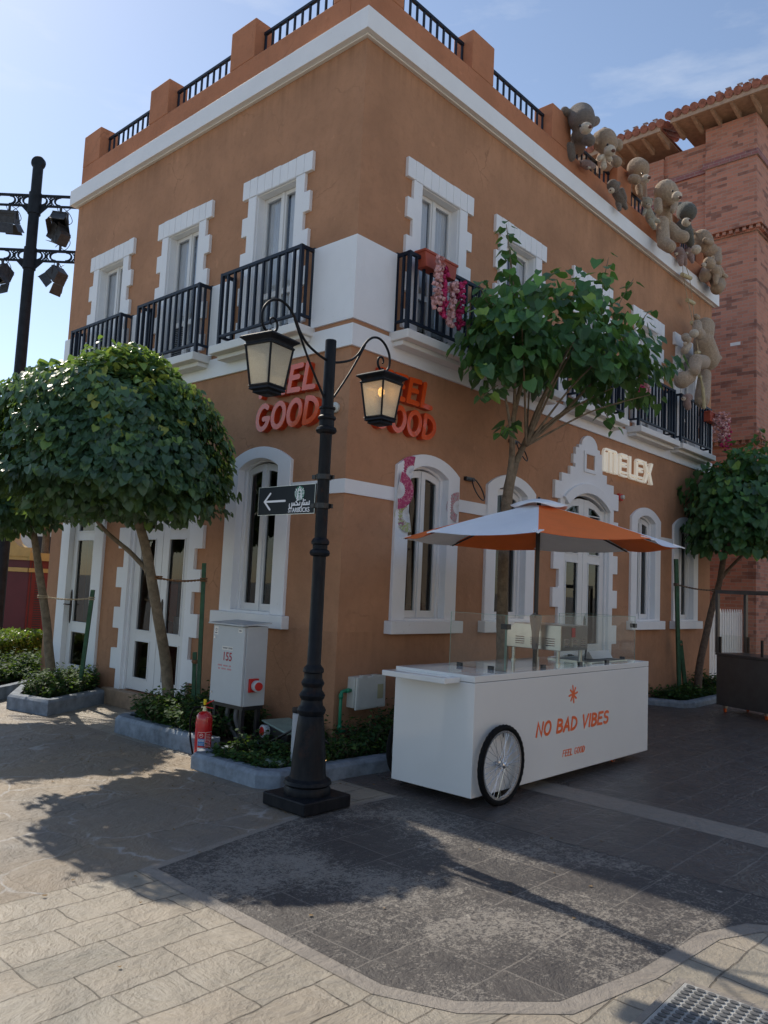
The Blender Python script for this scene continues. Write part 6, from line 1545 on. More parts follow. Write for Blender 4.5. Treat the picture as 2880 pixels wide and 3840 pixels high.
# ------------------------------------------------------------------ plush bears on the roof
BEARS={'dark_head':{'body':[[(4.823,-0.15,9.475,0.226),(4.715,-0.25,9.323,0.205)],[(4.769,-0.2,9.151,0.137),(5.436,0.3,9.392,0.183)],[(4.884,-0.15,9.175,0.111),(4.768,-0.35,8.981,0.095)],[(4.57,0.0,9.512,0.078),(4.63,0.0,9.51,0.069)],[(5.699,0.05,9.914,0.083),(5.6,0.05,9.841,0.083)],[(4.747,0.0,8.971,0.092),(4.785,0.0,8.843,0.092)]],'muz':[(4.366,-0.5,8.939,0.097)],'nose':[(4.241,-0.64,8.855,0.032)],'eye':[(4.234,-0.47,8.926,0.02)]},'tan_head':{'body':[[(5.373,-0.3,9.276,0.198),(5.353,-0.35,9.199,0.183)],[(5.315,-0.2,9.359,0.08),(5.558,-0.2,9.595,0.048)],[(6.16,-0.15,9.643,0.084),(6.162,-0.15,9.592,0.084)],[(5.749,-0.15,9.25,0.145),(6.522,0.3,9.564,0.181)],[(5.637,-0.3,9.072,0.086),(5.519,-0.45,8.918,0.089)]],'muz':[(4.968,-0.6,8.813,0.095)],'nose':[(4.855,-0.72,8.72,0.033)],'eye':[(4.887,-0.6,8.876,0.02)],'bow':[[(4.834,-0.5,8.664,0.045),(4.974,-0.5,8.767,0.032)],[(5.169,-0.5,8.795,0.046),(4.998,-0.5,8.773,0.032)],[(4.975,-0.5,8.744,0.023),(4.967,-0.5,8.586,0.054)]]},'mauve_lying':{'body':[[(5.042,-0.1,8.802,0.061),(5.093,-0.15,8.783,0.079)],[(5.116,-0.15,8.793,0.07),(5.285,-0.15,8.843,0.047)],[(4.947,-0.1,8.796,0.023),(4.956,-0.1,8.795,0.021)]],'muz':[(5.013,-0.22,8.671,0.028)],'nose':[(4.945,-0.27,8.605,0.011)],'eye':[(4.85,-0.27,8.612,0.009)]},'grey_hanging':{'body':[[(5.681,-0.3,8.628,0.1),(5.733,-0.3,8.625,0.101)],[(5.927,-0.28,8.763,0.044),(5.906,-0.28,8.742,0.044)],[(6.001,-0.22,8.648,0.083),(6.131,-0.25,8.564,0.093)],[(6.132,-0.25,8.539,0.064),(6.194,-0.3,8.434,0.039)],[(6.101,-0.2,8.516,0.054),(6.057,-0.25,8.369,0.037)],[(6.022,-0.3,8.682,0.049),(6.108,-0.32,8.584,0.039)]],'muz':[(5.486,-0.38,8.43,0.052)],'nose':[(5.313,-0.45,8.341,0.016)],'eye':[(5.291,-0.46,8.39,0.009)]},'tan_over_rail':{'body':[[(6.824,-0.2,9.461,0.189),(6.804,-0.25,9.422,0.179)],[(6.832,-0.1,9.565,0.072),(7.073,-0.1,9.754,0.042)],[(6.667,-0.25,9.164,0.091),(6.631,-0.2,9.178,0.086)],[(7.29,0.0,9.44,0.159),(8.124,0.4,9.656,0.196)],[(7.109,-0.1,9.25,0.068),(7.065,-0.15,9.08,0.057)]],'muz':[(6.525,-0.5,9.04,0.079)],'nose':[(6.446,-0.6,8.995,0.032)],'eye':[(6.369,-0.5,9.072,0.017)]},'olive_small':{'body':[[(7.118,-0.25,8.922,0.098),(7.166,-0.25,8.928,0.093)],[(7.077,-0.2,8.994,0.036),(7.083,-0.2,8.991,0.034)],[(7.456,-0.2,9.129,0.034),(7.456,-0.2,9.126,0.034)],[(7.249,-0.22,8.808,0.083),(7.308,-0.25,8.686,0.089)],[(7.301,-0.28,8.675,0.057),(7.534,-0.3,8.704,0.039)],[(7.198,-0.3,8.576,0.057),(7.353,-0.3,8.513,0.042)],[(6.954,-0.3,8.695,0.036),(6.898,-0.3,8.593,0.028)]],'muz':[(6.877,-0.4,8.719,0.038)],'nose':[(6.717,-0.48,8.647,0.012)],'eye':[(6.656,-0.46,8.655,0.01)]},'cream_big':{'body':[[(7.716,-0.35,9.341,0.218),(7.813,-0.35,9.325,0.208)],[(7.67,-0.3,9.421,0.08),(7.891,-0.3,9.64,0.043)],[(8.009,-0.2,9.226,0.146),(8.103,-0.15,8.937,0.169)],[(7.491,-0.3,9.071,0.079),(7.481,-0.32,8.897,0.079)],[(8.025,-0.4,9.228,0.07),(7.811,-0.45,8.975,0.053)],[(7.807,-0.25,8.795,0.128),(7.65,-0.35,8.323,0.121),(7.583,-0.5,8.178,0.115)],[(8.167,-0.25,8.819,0.131),(8.175,-0.4,8.64,0.124),(8.198,-0.5,8.594,0.118)]],'muz':[(7.515,-0.65,9.077,0.093)],'nose':[(7.443,-0.74,8.999,0.033)],'eye':[(7.394,-0.62,9.137,0.018)]},'dark_back':{'body':[[(9.072,-0.2,9.53,0.194),(9.019,-0.25,9.48,0.187)],[(8.994,-0.1,9.672,0.063),(9.008,-0.1,9.672,0.057)],[(9.061,-0.15,9.213,0.16),(9.173,-0.15,9.077,0.166)],[(8.939,-0.3,9.008,0.096),(9.052,-0.3,8.844,0.085)]],'muz':[(8.466,-0.45,9.004,0.088)],'nose':[(8.443,-0.53,9.007,0.035)],'eye':[(8.442,-0.42,9.089,0.016)]},'mauve_one':{'body':[[(8.74,-0.2,8.569,0.101),(8.846,-0.2,8.534,0.095)],[(8.764,-0.22,8.442,0.078),(8.728,-0.25,8.306,0.05)],[(8.885,-0.25,8.505,0.056),(8.938,-0.25,8.378,0.039)]],'muz':[(8.312,-0.32,8.345,0.033)],'nose':[(8.169,-0.36,8.279,0.011)],'eye':[]},'mauve_two':{'body':[[(9.201,-0.2,8.731,0.086),(9.275,-0.2,8.698,0.08)],[(9.298,-0.22,8.657,0.069),(9.298,-0.25,8.545,0.04)]],'muz':[(8.878,-0.3,8.563,0.031)],'nose':[],'eye':[]},'tan_bowed':{'body':[[(9.644,-0.3,9.119,0.21),(9.628,-0.35,9.039,0.197)],[(9.303,-0.5,8.935,0.057),(9.632,-0.5,9.001,0.063)],[(9.41,-0.2,9.256,0.052),(9.425,-0.2,9.246,0.052)],[(10.66,-0.1,9.288,0.172),(10.816,-0.15,9.17,0.154)],[(10.784,-0.2,9.306,0.098),(10.568,-0.3,8.952,0.079)],[(10.855,0.0,8.996,0.155),(9.986,-0.25,8.475,0.136)],[(10.78,-0.15,8.839,0.16),(10.477,-0.35,8.411,0.15),(10.257,-0.4,8.268,0.142)]],'muz':[(8.701,-0.55,8.508,0.099)],'nose':[],'eye':[]},'cream_small':{'body':[[(9.501,-0.5,8.538,0.114),(9.579,-0.5,8.534,0.115)],[(9.868,-0.45,8.781,0.041),(9.868,-0.45,8.772,0.038)],[(9.991,-0.45,8.566,0.105),(10.113,-0.45,8.5,0.1)],[(10.192,-0.45,8.664,0.065),(10.481,-0.45,8.606,0.048),(10.649,-0.45,8.63,0.042)],[(10.034,-0.45,8.428,0.07),(10.036,-0.45,8.308,0.053)]],'muz':[(9.026,-0.58,8.303,0.05)],'nose':[(8.811,-0.62,8.215,0.016)],'eye':[(9.119,-0.6,8.382,0.011)]},'big_hang':{'body':[[(9.605,-0.4,7.247,0.189),(9.558,-0.4,7.098,0.197)],[(9.184,-0.4,7.316,0.063),(9.111,-0.4,7.328,0.052)],[(8.666,-0.6,7.002,0.086),(8.539,-0.65,6.793,0.106),(8.811,-0.6,6.84,0.108)],[(9.536,-0.4,6.919,0.206),(9.827,-0.35,6.692,0.257),(9.878,-0.35,6.666,0.248)],[(9.23,-0.5,6.406,0.147),(7.964,-0.85,6.076,0.119),(7.773,-0.9,5.832,0.104)],[(7.728,-0.7,5.68,0.155),(7.816,-0.8,5.737,0.115)],[(9.6,-0.4,6.243,0.131),(9.22,-0.5,5.729,0.15),(9.065,-0.55,5.598,0.141)],[(10.516,-0.25,6.87,0.118),(11.123,-0.15,7.017,0.057)]],'muz':[(8.122,-0.75,6.643,0.086)],'nose':[],'eye':[]},'grey_window':{'body':[[(8.985,-0.25,6.895,0.085),(9.056,-0.25,6.876,0.089)],[(9.233,-0.2,6.798,0.078),(9.094,-0.2,6.667,0.081)],[(8.857,-0.25,6.448,0.055),(8.712,-0.3,6.311,0.047)]],'muz':[(8.59,-0.4,6.633,0.039)],'nose':[],'eye':[]},'small_low':{'body':[[(8.536,-0.45,5.555,0.078),(8.671,-0.45,5.593,0.078)],[(8.583,-0.45,5.456,0.078),(8.63,-0.45,5.394,0.071)]],'muz':[(8.037,-0.6,5.414,0.041)],'nose':[(7.844,-0.66,5.375,0.014)],'eye':[]}}
blabels = {
 'dark_head': ('fur_grey', 'big shaggy grey bear leaning its head over the roof rail, highest of the row'),
 'tan_head': ('fur_tan', 'big tan bear with a bow tie looking down over the roof rail'),
 'mauve_lying': ('fur_mauve', 'tiny mauve bear lying on the parapet below the shaggy grey bear'),
 'grey_hanging': ('fur_grey', 'small grey-brown bear hanging over the parapet face with legs dangling'),
 'tan_over_rail': ('fur_tan', 'tan bear leaning over the rail just right of the small hanging grey one'),
 'olive_small': ('fur_olive', 'small olive-grey bear sitting left of the large cream bear'),
 'cream_big': ('fur_cream', 'large cream bear sitting on the parapet with both thick legs hanging down'),
 'dark_back': ('fur_dark', 'dark grey bear with pale muzzle right of the large cream bear'),
 'mauve_one': ('fur_mauve', 'little mauve bear dangling above the rope ladder'),
 'mauve_two': ('fur_mauve', 'tiny mauve bear right beside the ladder top under the dark bear'),
 'tan_bowed': ('fur_tan', 'big tan bear bowed face-down at the far roof corner'),
 'cream_small': ('fur_cream', 'small cream bear clinging to the bowed bear at the roof corner'),
 'big_hang': ('fur_cream', 'huge cream bear climbing the rope ladder beside the far balcony'),
 'grey_window': ('fur_light', 'pale bear pressed to the far upper window behind the ladder'),
 'small_low': ('fur_mauve', 'small brown bear on the far balcony under the huge climbing bear')}
for key, d in BEARS.items():
    fm, lb = blabels[key]
    chain = d['body']
    mb = MB(); allr = [q[3] for ch in chain for q in ch]
    for ch in chain:
        for i in range(len(ch) - 1):
            a_, b_ = ch[i], ch[i + 1]; L_ = (Vector(a_[:3]) - Vector(b_[:3])).length; n = max(2, int(L_ / (min(a_[3], b_[3]) * 0.35)) + 1)
            for k in range(n + 1):
                f_ = k / n; mb.sphere([a_[j] + (b_[j] - a_[j]) * f_ for j in range(3)], a_[3] + (b_[3] - a_[3]) * f_, 10)
    o = mb.build('teddy_bear', fm, None, smooth='all')
    tag(o, lb, 'teddy bear', 'plush bears on the roof and ladder')
    rm = o.modifiers.new('remesh', 'REMESH'); rm.mode = 'VOXEL'; rm.voxel_size = max(0.009, min(allr) * 0.30); rm.use_smooth_shade = True
    sm_ = o.modifiers.new('smooth', 'SMOOTH'); sm_.iterations = 4; sm_.factor = 0.6
    q = d['muz'][0]; mb = MB(); mb.sphere(q[:3], q[3], 12, (1.0, 1.0, 0.92)); mb.build('muzzle', 'fur_light', o, smooth='all')
    if d['nose']: q = d['nose'][0]; mb = MB(); mb.sphere(q[:3], q[3], 8, (1.1, 1, 0.8)); mb.build('nose', 'bear_nose', o, smooth='all')
    if d['eye']: q = d['eye'][0]; mb = MB(); mb.sphere(q[:3], q[3], 8); mb.build('eye', 'bear_eye', o, smooth='all')
    if 'bow' in d:
        mb = MB()
        for ch in d['bow']:
            a_, b_ = ch
            for k in range(5): f_ = k / 4; mb.sphere([a_[j] + (b_[j] - a_[j]) * f_ for j in range(3)], a_[3] + (b_[3] - a_[3]) * f_, 8)
        mb.build('bow_tie', 'fur_light', o, smooth='all')
# rope ladder with bamboo rungs
ld = thing('rope_ladder', 'thin rope ladder with bamboo rungs hanging down the street wall from the roof', 'ladder', (9.1, -0.25, 8.3))
rungs = [((8.90, -0.20, 8.16), (9.33, -0.20, 8.22)), ((9.12, -0.22, 7.70), (9.46, -0.22, 7.73)), ((8.88, -0.40, 7.14), (9.05, -0.40, 7.10)), ((8.84, -0.52, 6.50), (8.98, -0.52, 6.54)), ((8.78, -0.60, 6.02), (8.86, -0.60, 6.0))]
for a_, b_ in rungs[:2]: mb = MB(); mb.tube([a_, b_], 0.042, 12); mb.build('rung', 'bamboo', ld)
for a_, b_ in rungs[2:]: mb = MB(); mb.tube([a_, b_], 0.034, 12); mb.build('rung', 'bamboo', ld)
mb = MB(); mb.tube([(8.80, -0.62, 6.0), (8.93, -0.62, 5.78), (9.0, -0.62, 5.42)], [0.012, 0.034, 0.034], 12); mb.build('rung', 'bamboo', ld)
mb = MB(); mb.tube([(8.93, -0.20, 8.35), (8.95, -0.20, 8.16), (9.16, -0.22, 7.70), (8.96, -0.42, 7.1), (8.92, -0.53, 6.5), (8.82, -0.60, 6.0)], 0.007, 5); mb.tube([(9.18, -0.16, 8.45), (9.28, -0.20, 8.22), (9.42, -0.22, 7.73), (9.02, -0.42, 7.1), (8.94, -0.53, 6.52), (8.84, -0.61, 6.0), (8.95, -0.62, 5.7)], 0.007, 5)
mb.build('rope', 'rope_pale', ld)

# ------------------------------------------------------------------ brick building to the right
bk = thing('brick_building', 'tall red brick building with tiled roof eaves at the right edge', 'building', (13.5, 0, G))
BX = 13.5
# projecting tower at the right, lower wing set back at left
mb = MB(); mb.box((BX, -0.17, G), (BX + 9, 1.08, 13.85)); mb.box((BX + 0.12, 1.08, G), (BX + 9, 2.20, 13.55)); mb.build('wall', 'brick', bk)
mb = MB(); mb.box((BX + 0.02, 2.20, G), (BX + 9, 14, 13.45)); mb.build('wall', 'brick', bk)
mb = MB(); mb.box((BX - 0.05, -0.22, 12.75), (BX - 0.0, 1.14, 12.90)); mb.box((BX - 0.0, -0.22, 12.75), (BX + 9, -0.172, 12.90)); mb.box((BX + 0.07, 1.08, 12.72), (BX + 0.118, 2.2, 12.86)); mb.box((BX - 0.03, 2.2, 12.1), (BX + 0.018, 5.0, 12.22)); mb.build('string_course', 'brick_pink', bk)
for z_ in (10.86, 5.55):
    mb = MB(); mb.box((BX - 0.16, -0.33, z_ + 0.06), (BX - 0.001, 9.0 if z_ > 6 else 4.0, z_ + 0.20)); mb.box((BX - 0.001, -0.33, z_ + 0.06), (BX + 9, -0.171, z_ + 0.20)); n = 40
    mb.box((BX - 0.05, -0.22, z_ - 0.06), (BX - 0.001, 8.9 if z_ > 6 else 3.9, z_ + 0.06)); mb.box((BX - 0.001, -0.22, z_ - 0.06), (BX + 9, -0.171, z_ + 0.06))
    for i in range(n): mb.box((BX - 0.13, -0.28 + i * 0.16, z_ - 0.03), (BX - 0.051, -0.20 + i * 0.16, z_ + 0.058))
    for i in range(24): mb.box((BX + 0.02 + i * 0.16, -0.30, z_ - 0.03), (BX + 0.10 + i * 0.16, -0.221, z_ + 0.058))
    mb.build('brick_cornice', 'brick', bk)
mb = MB(); mb.box((BX - 0.004, 0.20, 8.00), (BX + 0.01, 0.44, 8.08)); mb.build('pale_brick', 'picket', bk)
def eave(y0, y1, z, depth, rise_, wing=0):
    X0 = BX - depth
    mb = MB(); mb.box((X0, y0, z), (BX + 1.0, y1, z + 0.05)); mb.build('eave_boards', 'timber', bk)
    mb = MB(); mb.box((X0 - 0.03, y0 - 0.03, z - 0.05), (X0 + 0.03, y1 + 0.03, z + 0.12)); 
    n = max(3, int((y1 - y0) / 0.42))
    for i in range(n + 1):
        y_ = y0 + 0.04 + (y1 - y0 - 0.08) * i / n
        mb.add([(X0 + 0.03, y_ - 0.035, z - 0.002), (BX + 0.1, y_ - 0.035, z - 0.002), (BX + 0.1, y_ - 0.035, z - 0.19), (X0 + 0.03, y_ - 0.035, z - 0.07), (X0 + 0.03, y_ + 0.035, z - 0.002), (BX + 0.1, y_ + 0.035, z - 0.002), (BX + 0.1, y_ + 0.035, z - 0.19), (X0 + 0.03, y_ + 0.035, z - 0.07)], [(0, 1, 2, 3), (7, 6, 5, 4), (0, 4, 5, 1), (3, 2, 6, 7), (0, 3, 7, 4), (1, 5, 6, 2)])
    mb.build('rafters', 'timber', bk)
    mb = MB(); n = int((y1 - y0 + 0.2) / 0.22)
    for i in range(n + 1):
        y_ = y0 - 0.05 + (y1 - y0 + 0.1) * i / n
        for j in range(5):
            x_ = X0 - 0.08 + j * 0.42; zz = z + 0.14 + j * 0.42 * rise_
            mb.tube([(x_, y_, zz), (x_ + 0.46, y_, zz + 0.46 * rise_ - 0.02)], [0.108, 0.09], 10)
    mb.box((X0 - 0.02, y0 - 0.02, z + 0.06), (BX + 2, y1 + 0.02, z + 0.11))
    mb.build('roof_tiles', 'roof_tile', bk, smooth=False)
eave(-0.75, 1.72, 14.02, 0.62, 0.35)
eave(2.05, 9.0, 14.0 - 0.10, 0.62, 0.35)
for y_, z_ in ((-0.18, 14.28), (0.09, 14.28), (0.37, 14.28), (0.63, 14.28), (2.25, 14.16), (2.52, 14.16), (2.80, 14.16), (3.06, 14.16)):
    mb = MB(); mb.box((BX - 0.43, y_ - 0.025, z_ - 0.02), (BX - 0.39, y_ + 0.025, z_ + 0.19)); mb.box((BX - 0.46, y_ - 0.065, z_ + 0.19), (BX - 0.36, y_ + 0.065, z_ + 0.205)); tag(mb.build('roof_spike', 'post_grey', bk), 'small galvanised post on the tiles')
# picket fence
pf = thing('picket_fence', 'white pointed picket fence in the gap before the brick wall', 'fence', (12.2, 0.25, G))
for i in range(16):
    x_ = 11.12 + i * 0.15
    mb = MB(FR(0, 0, -0.15)); mb.prism([(x_, G), (x_, 1.46), (x_ + 0.055, 1.58), (x_ + 0.11, 1.46), (x_ + 0.11, G)], 0, 0.025); mb.build('picket', 'picket', pf, bevel=0.004)
mb = MB(); mb.box((11.06, 0.152, 0.2), (13.45, 0.19, 0.30)); mb.box((11.06, 0.152, 1.1), (13.45, 0.19, 1.2)); mb.build('rail', 'picket', pf)

# stainless display cart at the right edge
SC = Matrix.Translation((8.16, -1.18, 0)) @ Matrix.Rotation(R(-22), 4, 'Z')     # local -y = along its length, +x = depth
sc = thing('steel_cart', 'brushed steel cart with open frame and glass standing at the right edge', 'cart', (8.2, -1.3, G))
mb = MB(SC); mb.box((0, -1.7, -0.05), (0.72, 0, 0.80)); mb.build('body', 'dark_steel', sc, bevel=0.006)
mb = MB(SC); mb.box((-0.015, -1.715, 0.803), (0.735, 0.015, 0.84)); mb.build('top', 'dark_steel', sc, bevel=0.003)
mb = MB(SC)
for x_, y_ in ((0.01, -0.01), (0.71, -0.01), (0.01, -1.69), (0.71, -1.69)): mb.box((x_ - 0.028, y_ - 0.028, 0.842), (x_ + 0.028, y_ + 0.028, 1.93))
mb.box((-0.018, -1.662, 1.87), (0.038, -0.038, 1.93)); mb.box((0.682, -1.662, 1.87), (0.738, -0.038, 1.93)); mb.box((0.038, -0.038, 1.87), (0.682, 0.018, 1.93)); mb.box((0.038, -1.718, 1.87), (0.682, -1.662, 1.93))
mb.build('frame', 'dark_steel', sc, bevel=0.004)
mb = MB(SC)
for x_, y_ in ((0.01, -0.07), (0.71, -0.07), (0.01, -0.92), (0.01, -1.63)): mb = MB(SC); mb.box((x_ - 0.012, y_ - 0.02, 0.842), (x_ + 0.012, y_ + 0.02, 1.12)); mb.build('glass_bracket', 'black_plastic', sc)
mb = MB(SC); mb.add([(0.006, -0.08, 0.845), (0.006, -1.62, 0.845), (0.006, -1.62, 1.16), (0.006, -0.08, 1.16)], [(0, 1, 2, 3)]); mb.build('glass_panel', 'cart_glass', sc, recalc=False)
for x_, y_ in ((0.08, -0.12), (0.64, -0.12), (0.08, -0.95), (0.08, -1.6)):
    m_ = SC @ Matrix.Translation((x_, y_, G + 0.042)) @ Matrix.Rotation(R(60), 4, 'Z') @ Matrix.Rotation(R(90), 4, 'X'); mb = MB(m_); mb.lathe([(0.018, -0.014), (0.042, -0.014), (0.042, 0.014), (0.018, 0.014)], 20); w = mb.build('caster', 'orange_paint', sc, smooth=True)
    mb = MB(SC); mb.box((x_ - 0.03, y_ - 0.03, G + 0.07), (x_ + 0.03, y_ + 0.03, -0.052)); mb.box((x_ - 0.02, y_ - 0.022, G + 0.03), (x_ + 0.02, y_ - 0.017, G + 0.07)); mb.build('caster_fork', 'steel', w)

# drain grate in the foreground
dg_ = thing('drain_grate', 'square metal drain grate with raised lugs set in the foreground paving', 'drain', (-2.45, -5.0, G))
DM = Matrix.Translation((-2.19, -4.735, G + 0.028)) @ Matrix.Rotation(R(2), 4, 'Z')
mb = MB(DM); mb.box((-0.62, -0.62, -0.02), (0, 0, 0.0)); mb.build('plate', 'drain', dg_, bevel=0.003)
mb = MB(DM); mb.ring([(-0.66, -0.66), (0.04, -0.66), (0.04, 0.04), (-0.66, 0.04)], [(-0.625, -0.625), (0.005, -0.625), (0.005, 0.005), (-0.625, 0.005)], -0.024, -0.004); mb.build('rim', 'pave_band', dg_)
mb = MB(DM)
for i in range(15):
    for j in range(12):
        x_, y_ = -0.035 - i * 0.040, -0.04 - j * 0.050
        o_ = [(x_ + (0.012 if c_ in (0, 1, 6, 7) else -0.012) * (1 if c_ in (0, 7, 3, 4) else 0.6), y_ + (0.017 if c_ < 4 else -0.017) * (0.6 if c_ in (0, 7, 3, 4) else 1)) for c_ in range(8)]
        mb.prism([(x_ + a_ * 0.012, y_ + b_ * 0.018) for a_, b_ in ((1, .5), (.6, 1), (-.6, 1), (-1, .5), (-1, -.5), (-.6, -1), (.6, -1), (1, -.5))], 0.0005, 0.007)
mb.build('lugs', 'drain_lug', dg_)

# ------------------------------------------------------------------ light mast and background at the left
ms = thing('lighting_mast', 'tall dark mast with two ornate crossbars carrying stage lights at the left', 'mast', (1.1, 11.55, G))
MX, MY = 1.02, 11.42
lat = Vector((rt.x, rt.y, 0)).normalized()
mb = MB(); mb.tube([(MX - 0.02, MY - 0.02, G), (MX, MY, 4.0), (MX, MY, 10.85)], [0.135, 0.125, 0.112], 20); mb.build('pole', 'mast', ms, smooth=True)
mb = MB(Matrix.Translation((MX, MY, 10.93)) @ Matrix(((lat.x, lat.y * -1, 0, 0), (lat.y, lat.x, 0, 0), (0, 0, 1, 0), (0, 0, 0, 1))))
mb.m = mb.m @ Matrix.Rotation(R(90), 4, 'X'); mb.lathe([(0.001, -0.08), (0.13, -0.08), (0.155, -0.04), (0.155, 0.04), (0.13, 0.08), (0.001, 0.08)], 24); mb.build('cap', 'mast', ms, smooth=True)
def bar(zt):
    FM = Matrix(((lat.x, 0, -lat.y * -1, MX), (lat.y, 0, -lat.x, MY), (0, 1, 0, zt), (0, 0, 0, 1)))
    mb = MB(FM)
    mb.box((-2.4, -0.025, -0.025), (2.4, 0.025, 0.025)); mb.box((-2.4, -0.26, -0.025), (2.4, -0.22, 0.025))
    for s_ in (-1, 1):
        for cx_ in (0.36, 1.02, 1.70):
            for e in (-1, 1):
                pts = arc(s_ * cx_ + e * 0.22, -0.12, 0.13, 0.10, 90, 270, 8) if e == 1 else arc(s_ * cx_ + e * 0.22, -0.12, 0.13, 0.10, 90, -90, 8)
                mb.ribbon(pts, 0.035, -0.02, 0.02, False)
            for k in range(3): mb.ribbon(arc(s_ * cx_, -0.065 - 0.06 * k, 0.03, 0.022, 0, 350, 8), 0.016, -0.015, 0.015, False)
            mb.ribbon([(s_ * cx_ - 0.08, -0.03), (s_ * cx_ + 0.08, -0.22)], 0.022, -0.012, 0.012, False); mb.ribbon([(s_ * cx_ + 0.08, -0.03), (s_ * cx_ - 0.08, -0.22)], 0.022, -0.013, 0.013, False)
        mb.prism([(s_ * 0.14, -0.26), (s_ * 0.30, -0.26), (s_ * 0.14, -0.42)], -0.02, 0.02)
    mb.build('crossbar', 'mast', ms)
    mb = MB(); mb.lathe([(0.13, -0.44), (0.14, -0.44), (0.14, 0.05), (0.13, 0.05)], 20, (MX, MY, zt)); mb.build('collar', 'mast', ms, smooth=True)
bar(10.16); bar(8.88)
def fixture(off, z, up_=False, rotz=0.0, tilt=0.5, sc_=1.0, label='', open_=0.0):
    base = Vector((MX, MY, 0)) + lat * off; s_ = -1 if not up_ else 1
    root = thing('stage_light', label, 'stage light', (base.x, base.y, z), 'stage lights on the mast crossbars')
    ang = math.atan2(lat.y, lat.x) + rotz
    B_ = Matrix.Translation((base.x, base.y, z)) @ Matrix.Rotation(ang, 4, 'Z')
    mb = MB(B_); w_ = 0.30 * sc_
    mb.tube([(0, 0, 0), (0, 0, s_ * 0.10)], 0.03, 8); mb.tube([(-w_, 0, s_ * 0.30), (-w_, 0, s_ * 0.12), (w_, 0, s_ * 0.12), (w_, 0, s_ * 0.30)], 0.018, 6); mb.build('yoke', 'fixture', root)
    Hm = B_ @ Matrix.Translation((0, 0, s_ * 0.30)) @ Matrix.Rotation(tilt, 4, 'X')
    mb = MB(Hm); mb.add([(-w_ * 0.95, -0.13, 0.16), (w_ * 0.95, -0.13, 0.16), (w_ * 0.95, 0.13, 0.16), (-w_ * 0.95, 0.13, 0.16), (-w_ * 1.0, -0.20, -0.10), (w_ * 1.0, -0.20, -0.10), (w_ * 1.0, 0.20, -0.10), (-w_ * 1.0, 0.20, -0.10)], [(0, 1, 2, 3), (4, 7, 6, 5), (0, 4, 5, 1), (2, 6, 7, 3), (1, 5, 6, 2), (0, 3, 7, 4)])
    for i in range(4): mb.box((-w_ * 0.97, -0.16 - i * 0.006, 0.10 - i * 0.055), (w_ * 0.97, 0.16 + i * 0.006, 0.115 - i * 0.055))
    h = mb.build('housing', 'fixture', root)
    mb = MB(Hm)
    for e, (dx, dy) in enumerate(((0, -1), (0, 1), (1, 0), (-1, 0))):
        if dx == 0: mb.add([(-w_ * 0.9, dy * 0.205, -0.11), (w_ * 0.9, dy * 0.205, -0.11), (w_ * 1.02, dy * 0.30, -0.33), (-w_ * 1.02, dy * 0.30, -0.33)], [(0, 1, 2, 3)])
        else: mb.add([(dx * w_ * 1.02, -0.18, -0.11), (dx * w_ * 1.02, 0.18, -0.11), (dx * w_ * 1.45, 0.20, -0.28), (dx * w_ * 1.45, -0.20, -0.28)], [(0, 1, 2, 3)])
    o = mb.build('barn_doors', 'fixture', h, recalc=False); sm_ = o.modifiers.new('thickness', 'SOLIDIFY'); sm_.thickness = 0.006
    mb = MB(Hm); mb.box((-w_ * 0.8, -0.15, -0.108), (w_ * 0.8, 0.15, -0.102)); mb.build('lens', 'window_glass', h)
    mb = MB(B_); mb.tube(spline([(0.05, 0.02, 0), (0.18, 0.05, s_ * 0.10), (0.25, 0.05, s_ * 0.28), (0.12, 0.04, s_ * 0.4)]), 0.008, 5); mb.tube(spline([(-0.1, 0.02, 0.03), (-0.02, 0.05, s_ * 0.12), (0.10, 0.05, s_ * 0.05), (0.2, 0.04, 0.03)]), 0.008, 5); mb.build('cable', 'black_plastic', root)
fixture(-0.56, 9.90, False, 0.1, 0.35, 0.61, 'broad stage light hanging left of the mast from the upper crossbar')
fixture(0.60, 9.90, False, 0.2, -0.5, 0.55, 'stage light hanging right of the mast from the upper crossbar')
fixture(0.66, 8.92, True, 0.9, 2.3, 0.42, 'stage light standing upright on the lower crossbar right of the mast')
fixture(-0.60, 8.62, False, -0.5, -0.6, 0.58, 'stage light hanging at the left frame edge from the lower crossbar')
fixture(0.64, 8.62, False, 1.1, 0.8, 0.49, 'tilted stage light hanging right of the mast from the lower crossbar')

# red kiosk beyond the hedge
KR = Matrix.Translation((2.50, 13.42, G)) @ Matrix.Rotation(math.atan2(rt.y, rt.x), 4, 'Z') @ Matrix.Rotation(R(8), 4, 'Z')
# local x: to the right as seen from the street, local y: away ; the corner edge is at x=0
ks = thing('kiosk', 'dark red kiosk with gold curved cornice and louvred side beyond the hedge', 'kiosk', (2.3, 13.6, G))
mb = MB(KR); mb.box((-3.4, 0, 0), (0, 2.2, 2.15)); mb.build('front_wall', 'maroon', ks)
mb = MB(KR @ Matrix.Rotation(R(28), 4, 'Z')); mb.box((0.003, -0.02, 0), (1.3, 1.6, 2.148)); mb.build('side_wall', 'maroon_side', ks)
mb = MB(KR @ Matrix.Rotation(R(28), 4, 'Z')); 
for i in range(26): mb.box((0.16, -0.032, 0.25 + i * 0.055), (0.36, -0.0201, 0.272 + i * 0.055))
mb.box((0.05, -0.03, 0.02), (0.065, -0.0201, 2.1)); mb.build('louvres', 'room_dark', ks)
mb = MB(KR @ Matrix.Rotation(R(28), 4, 'Z')); mb.box((-0.02, -0.06, 1.86), (1.32, -0.0201, 1.96)); mb.box((-0.05, -0.16, 2.15), (1.34, 1.7, 2.34)); mb.build('gold_trim', 'gold', ks)
mb = MB(KR); mb.box((-3.42, -0.05, 1.86), (-0.02, -0.0, 1.96)); mb.box((-3.42, -0.08, 2.15), (-0.0, 2.2, 2.24)); 
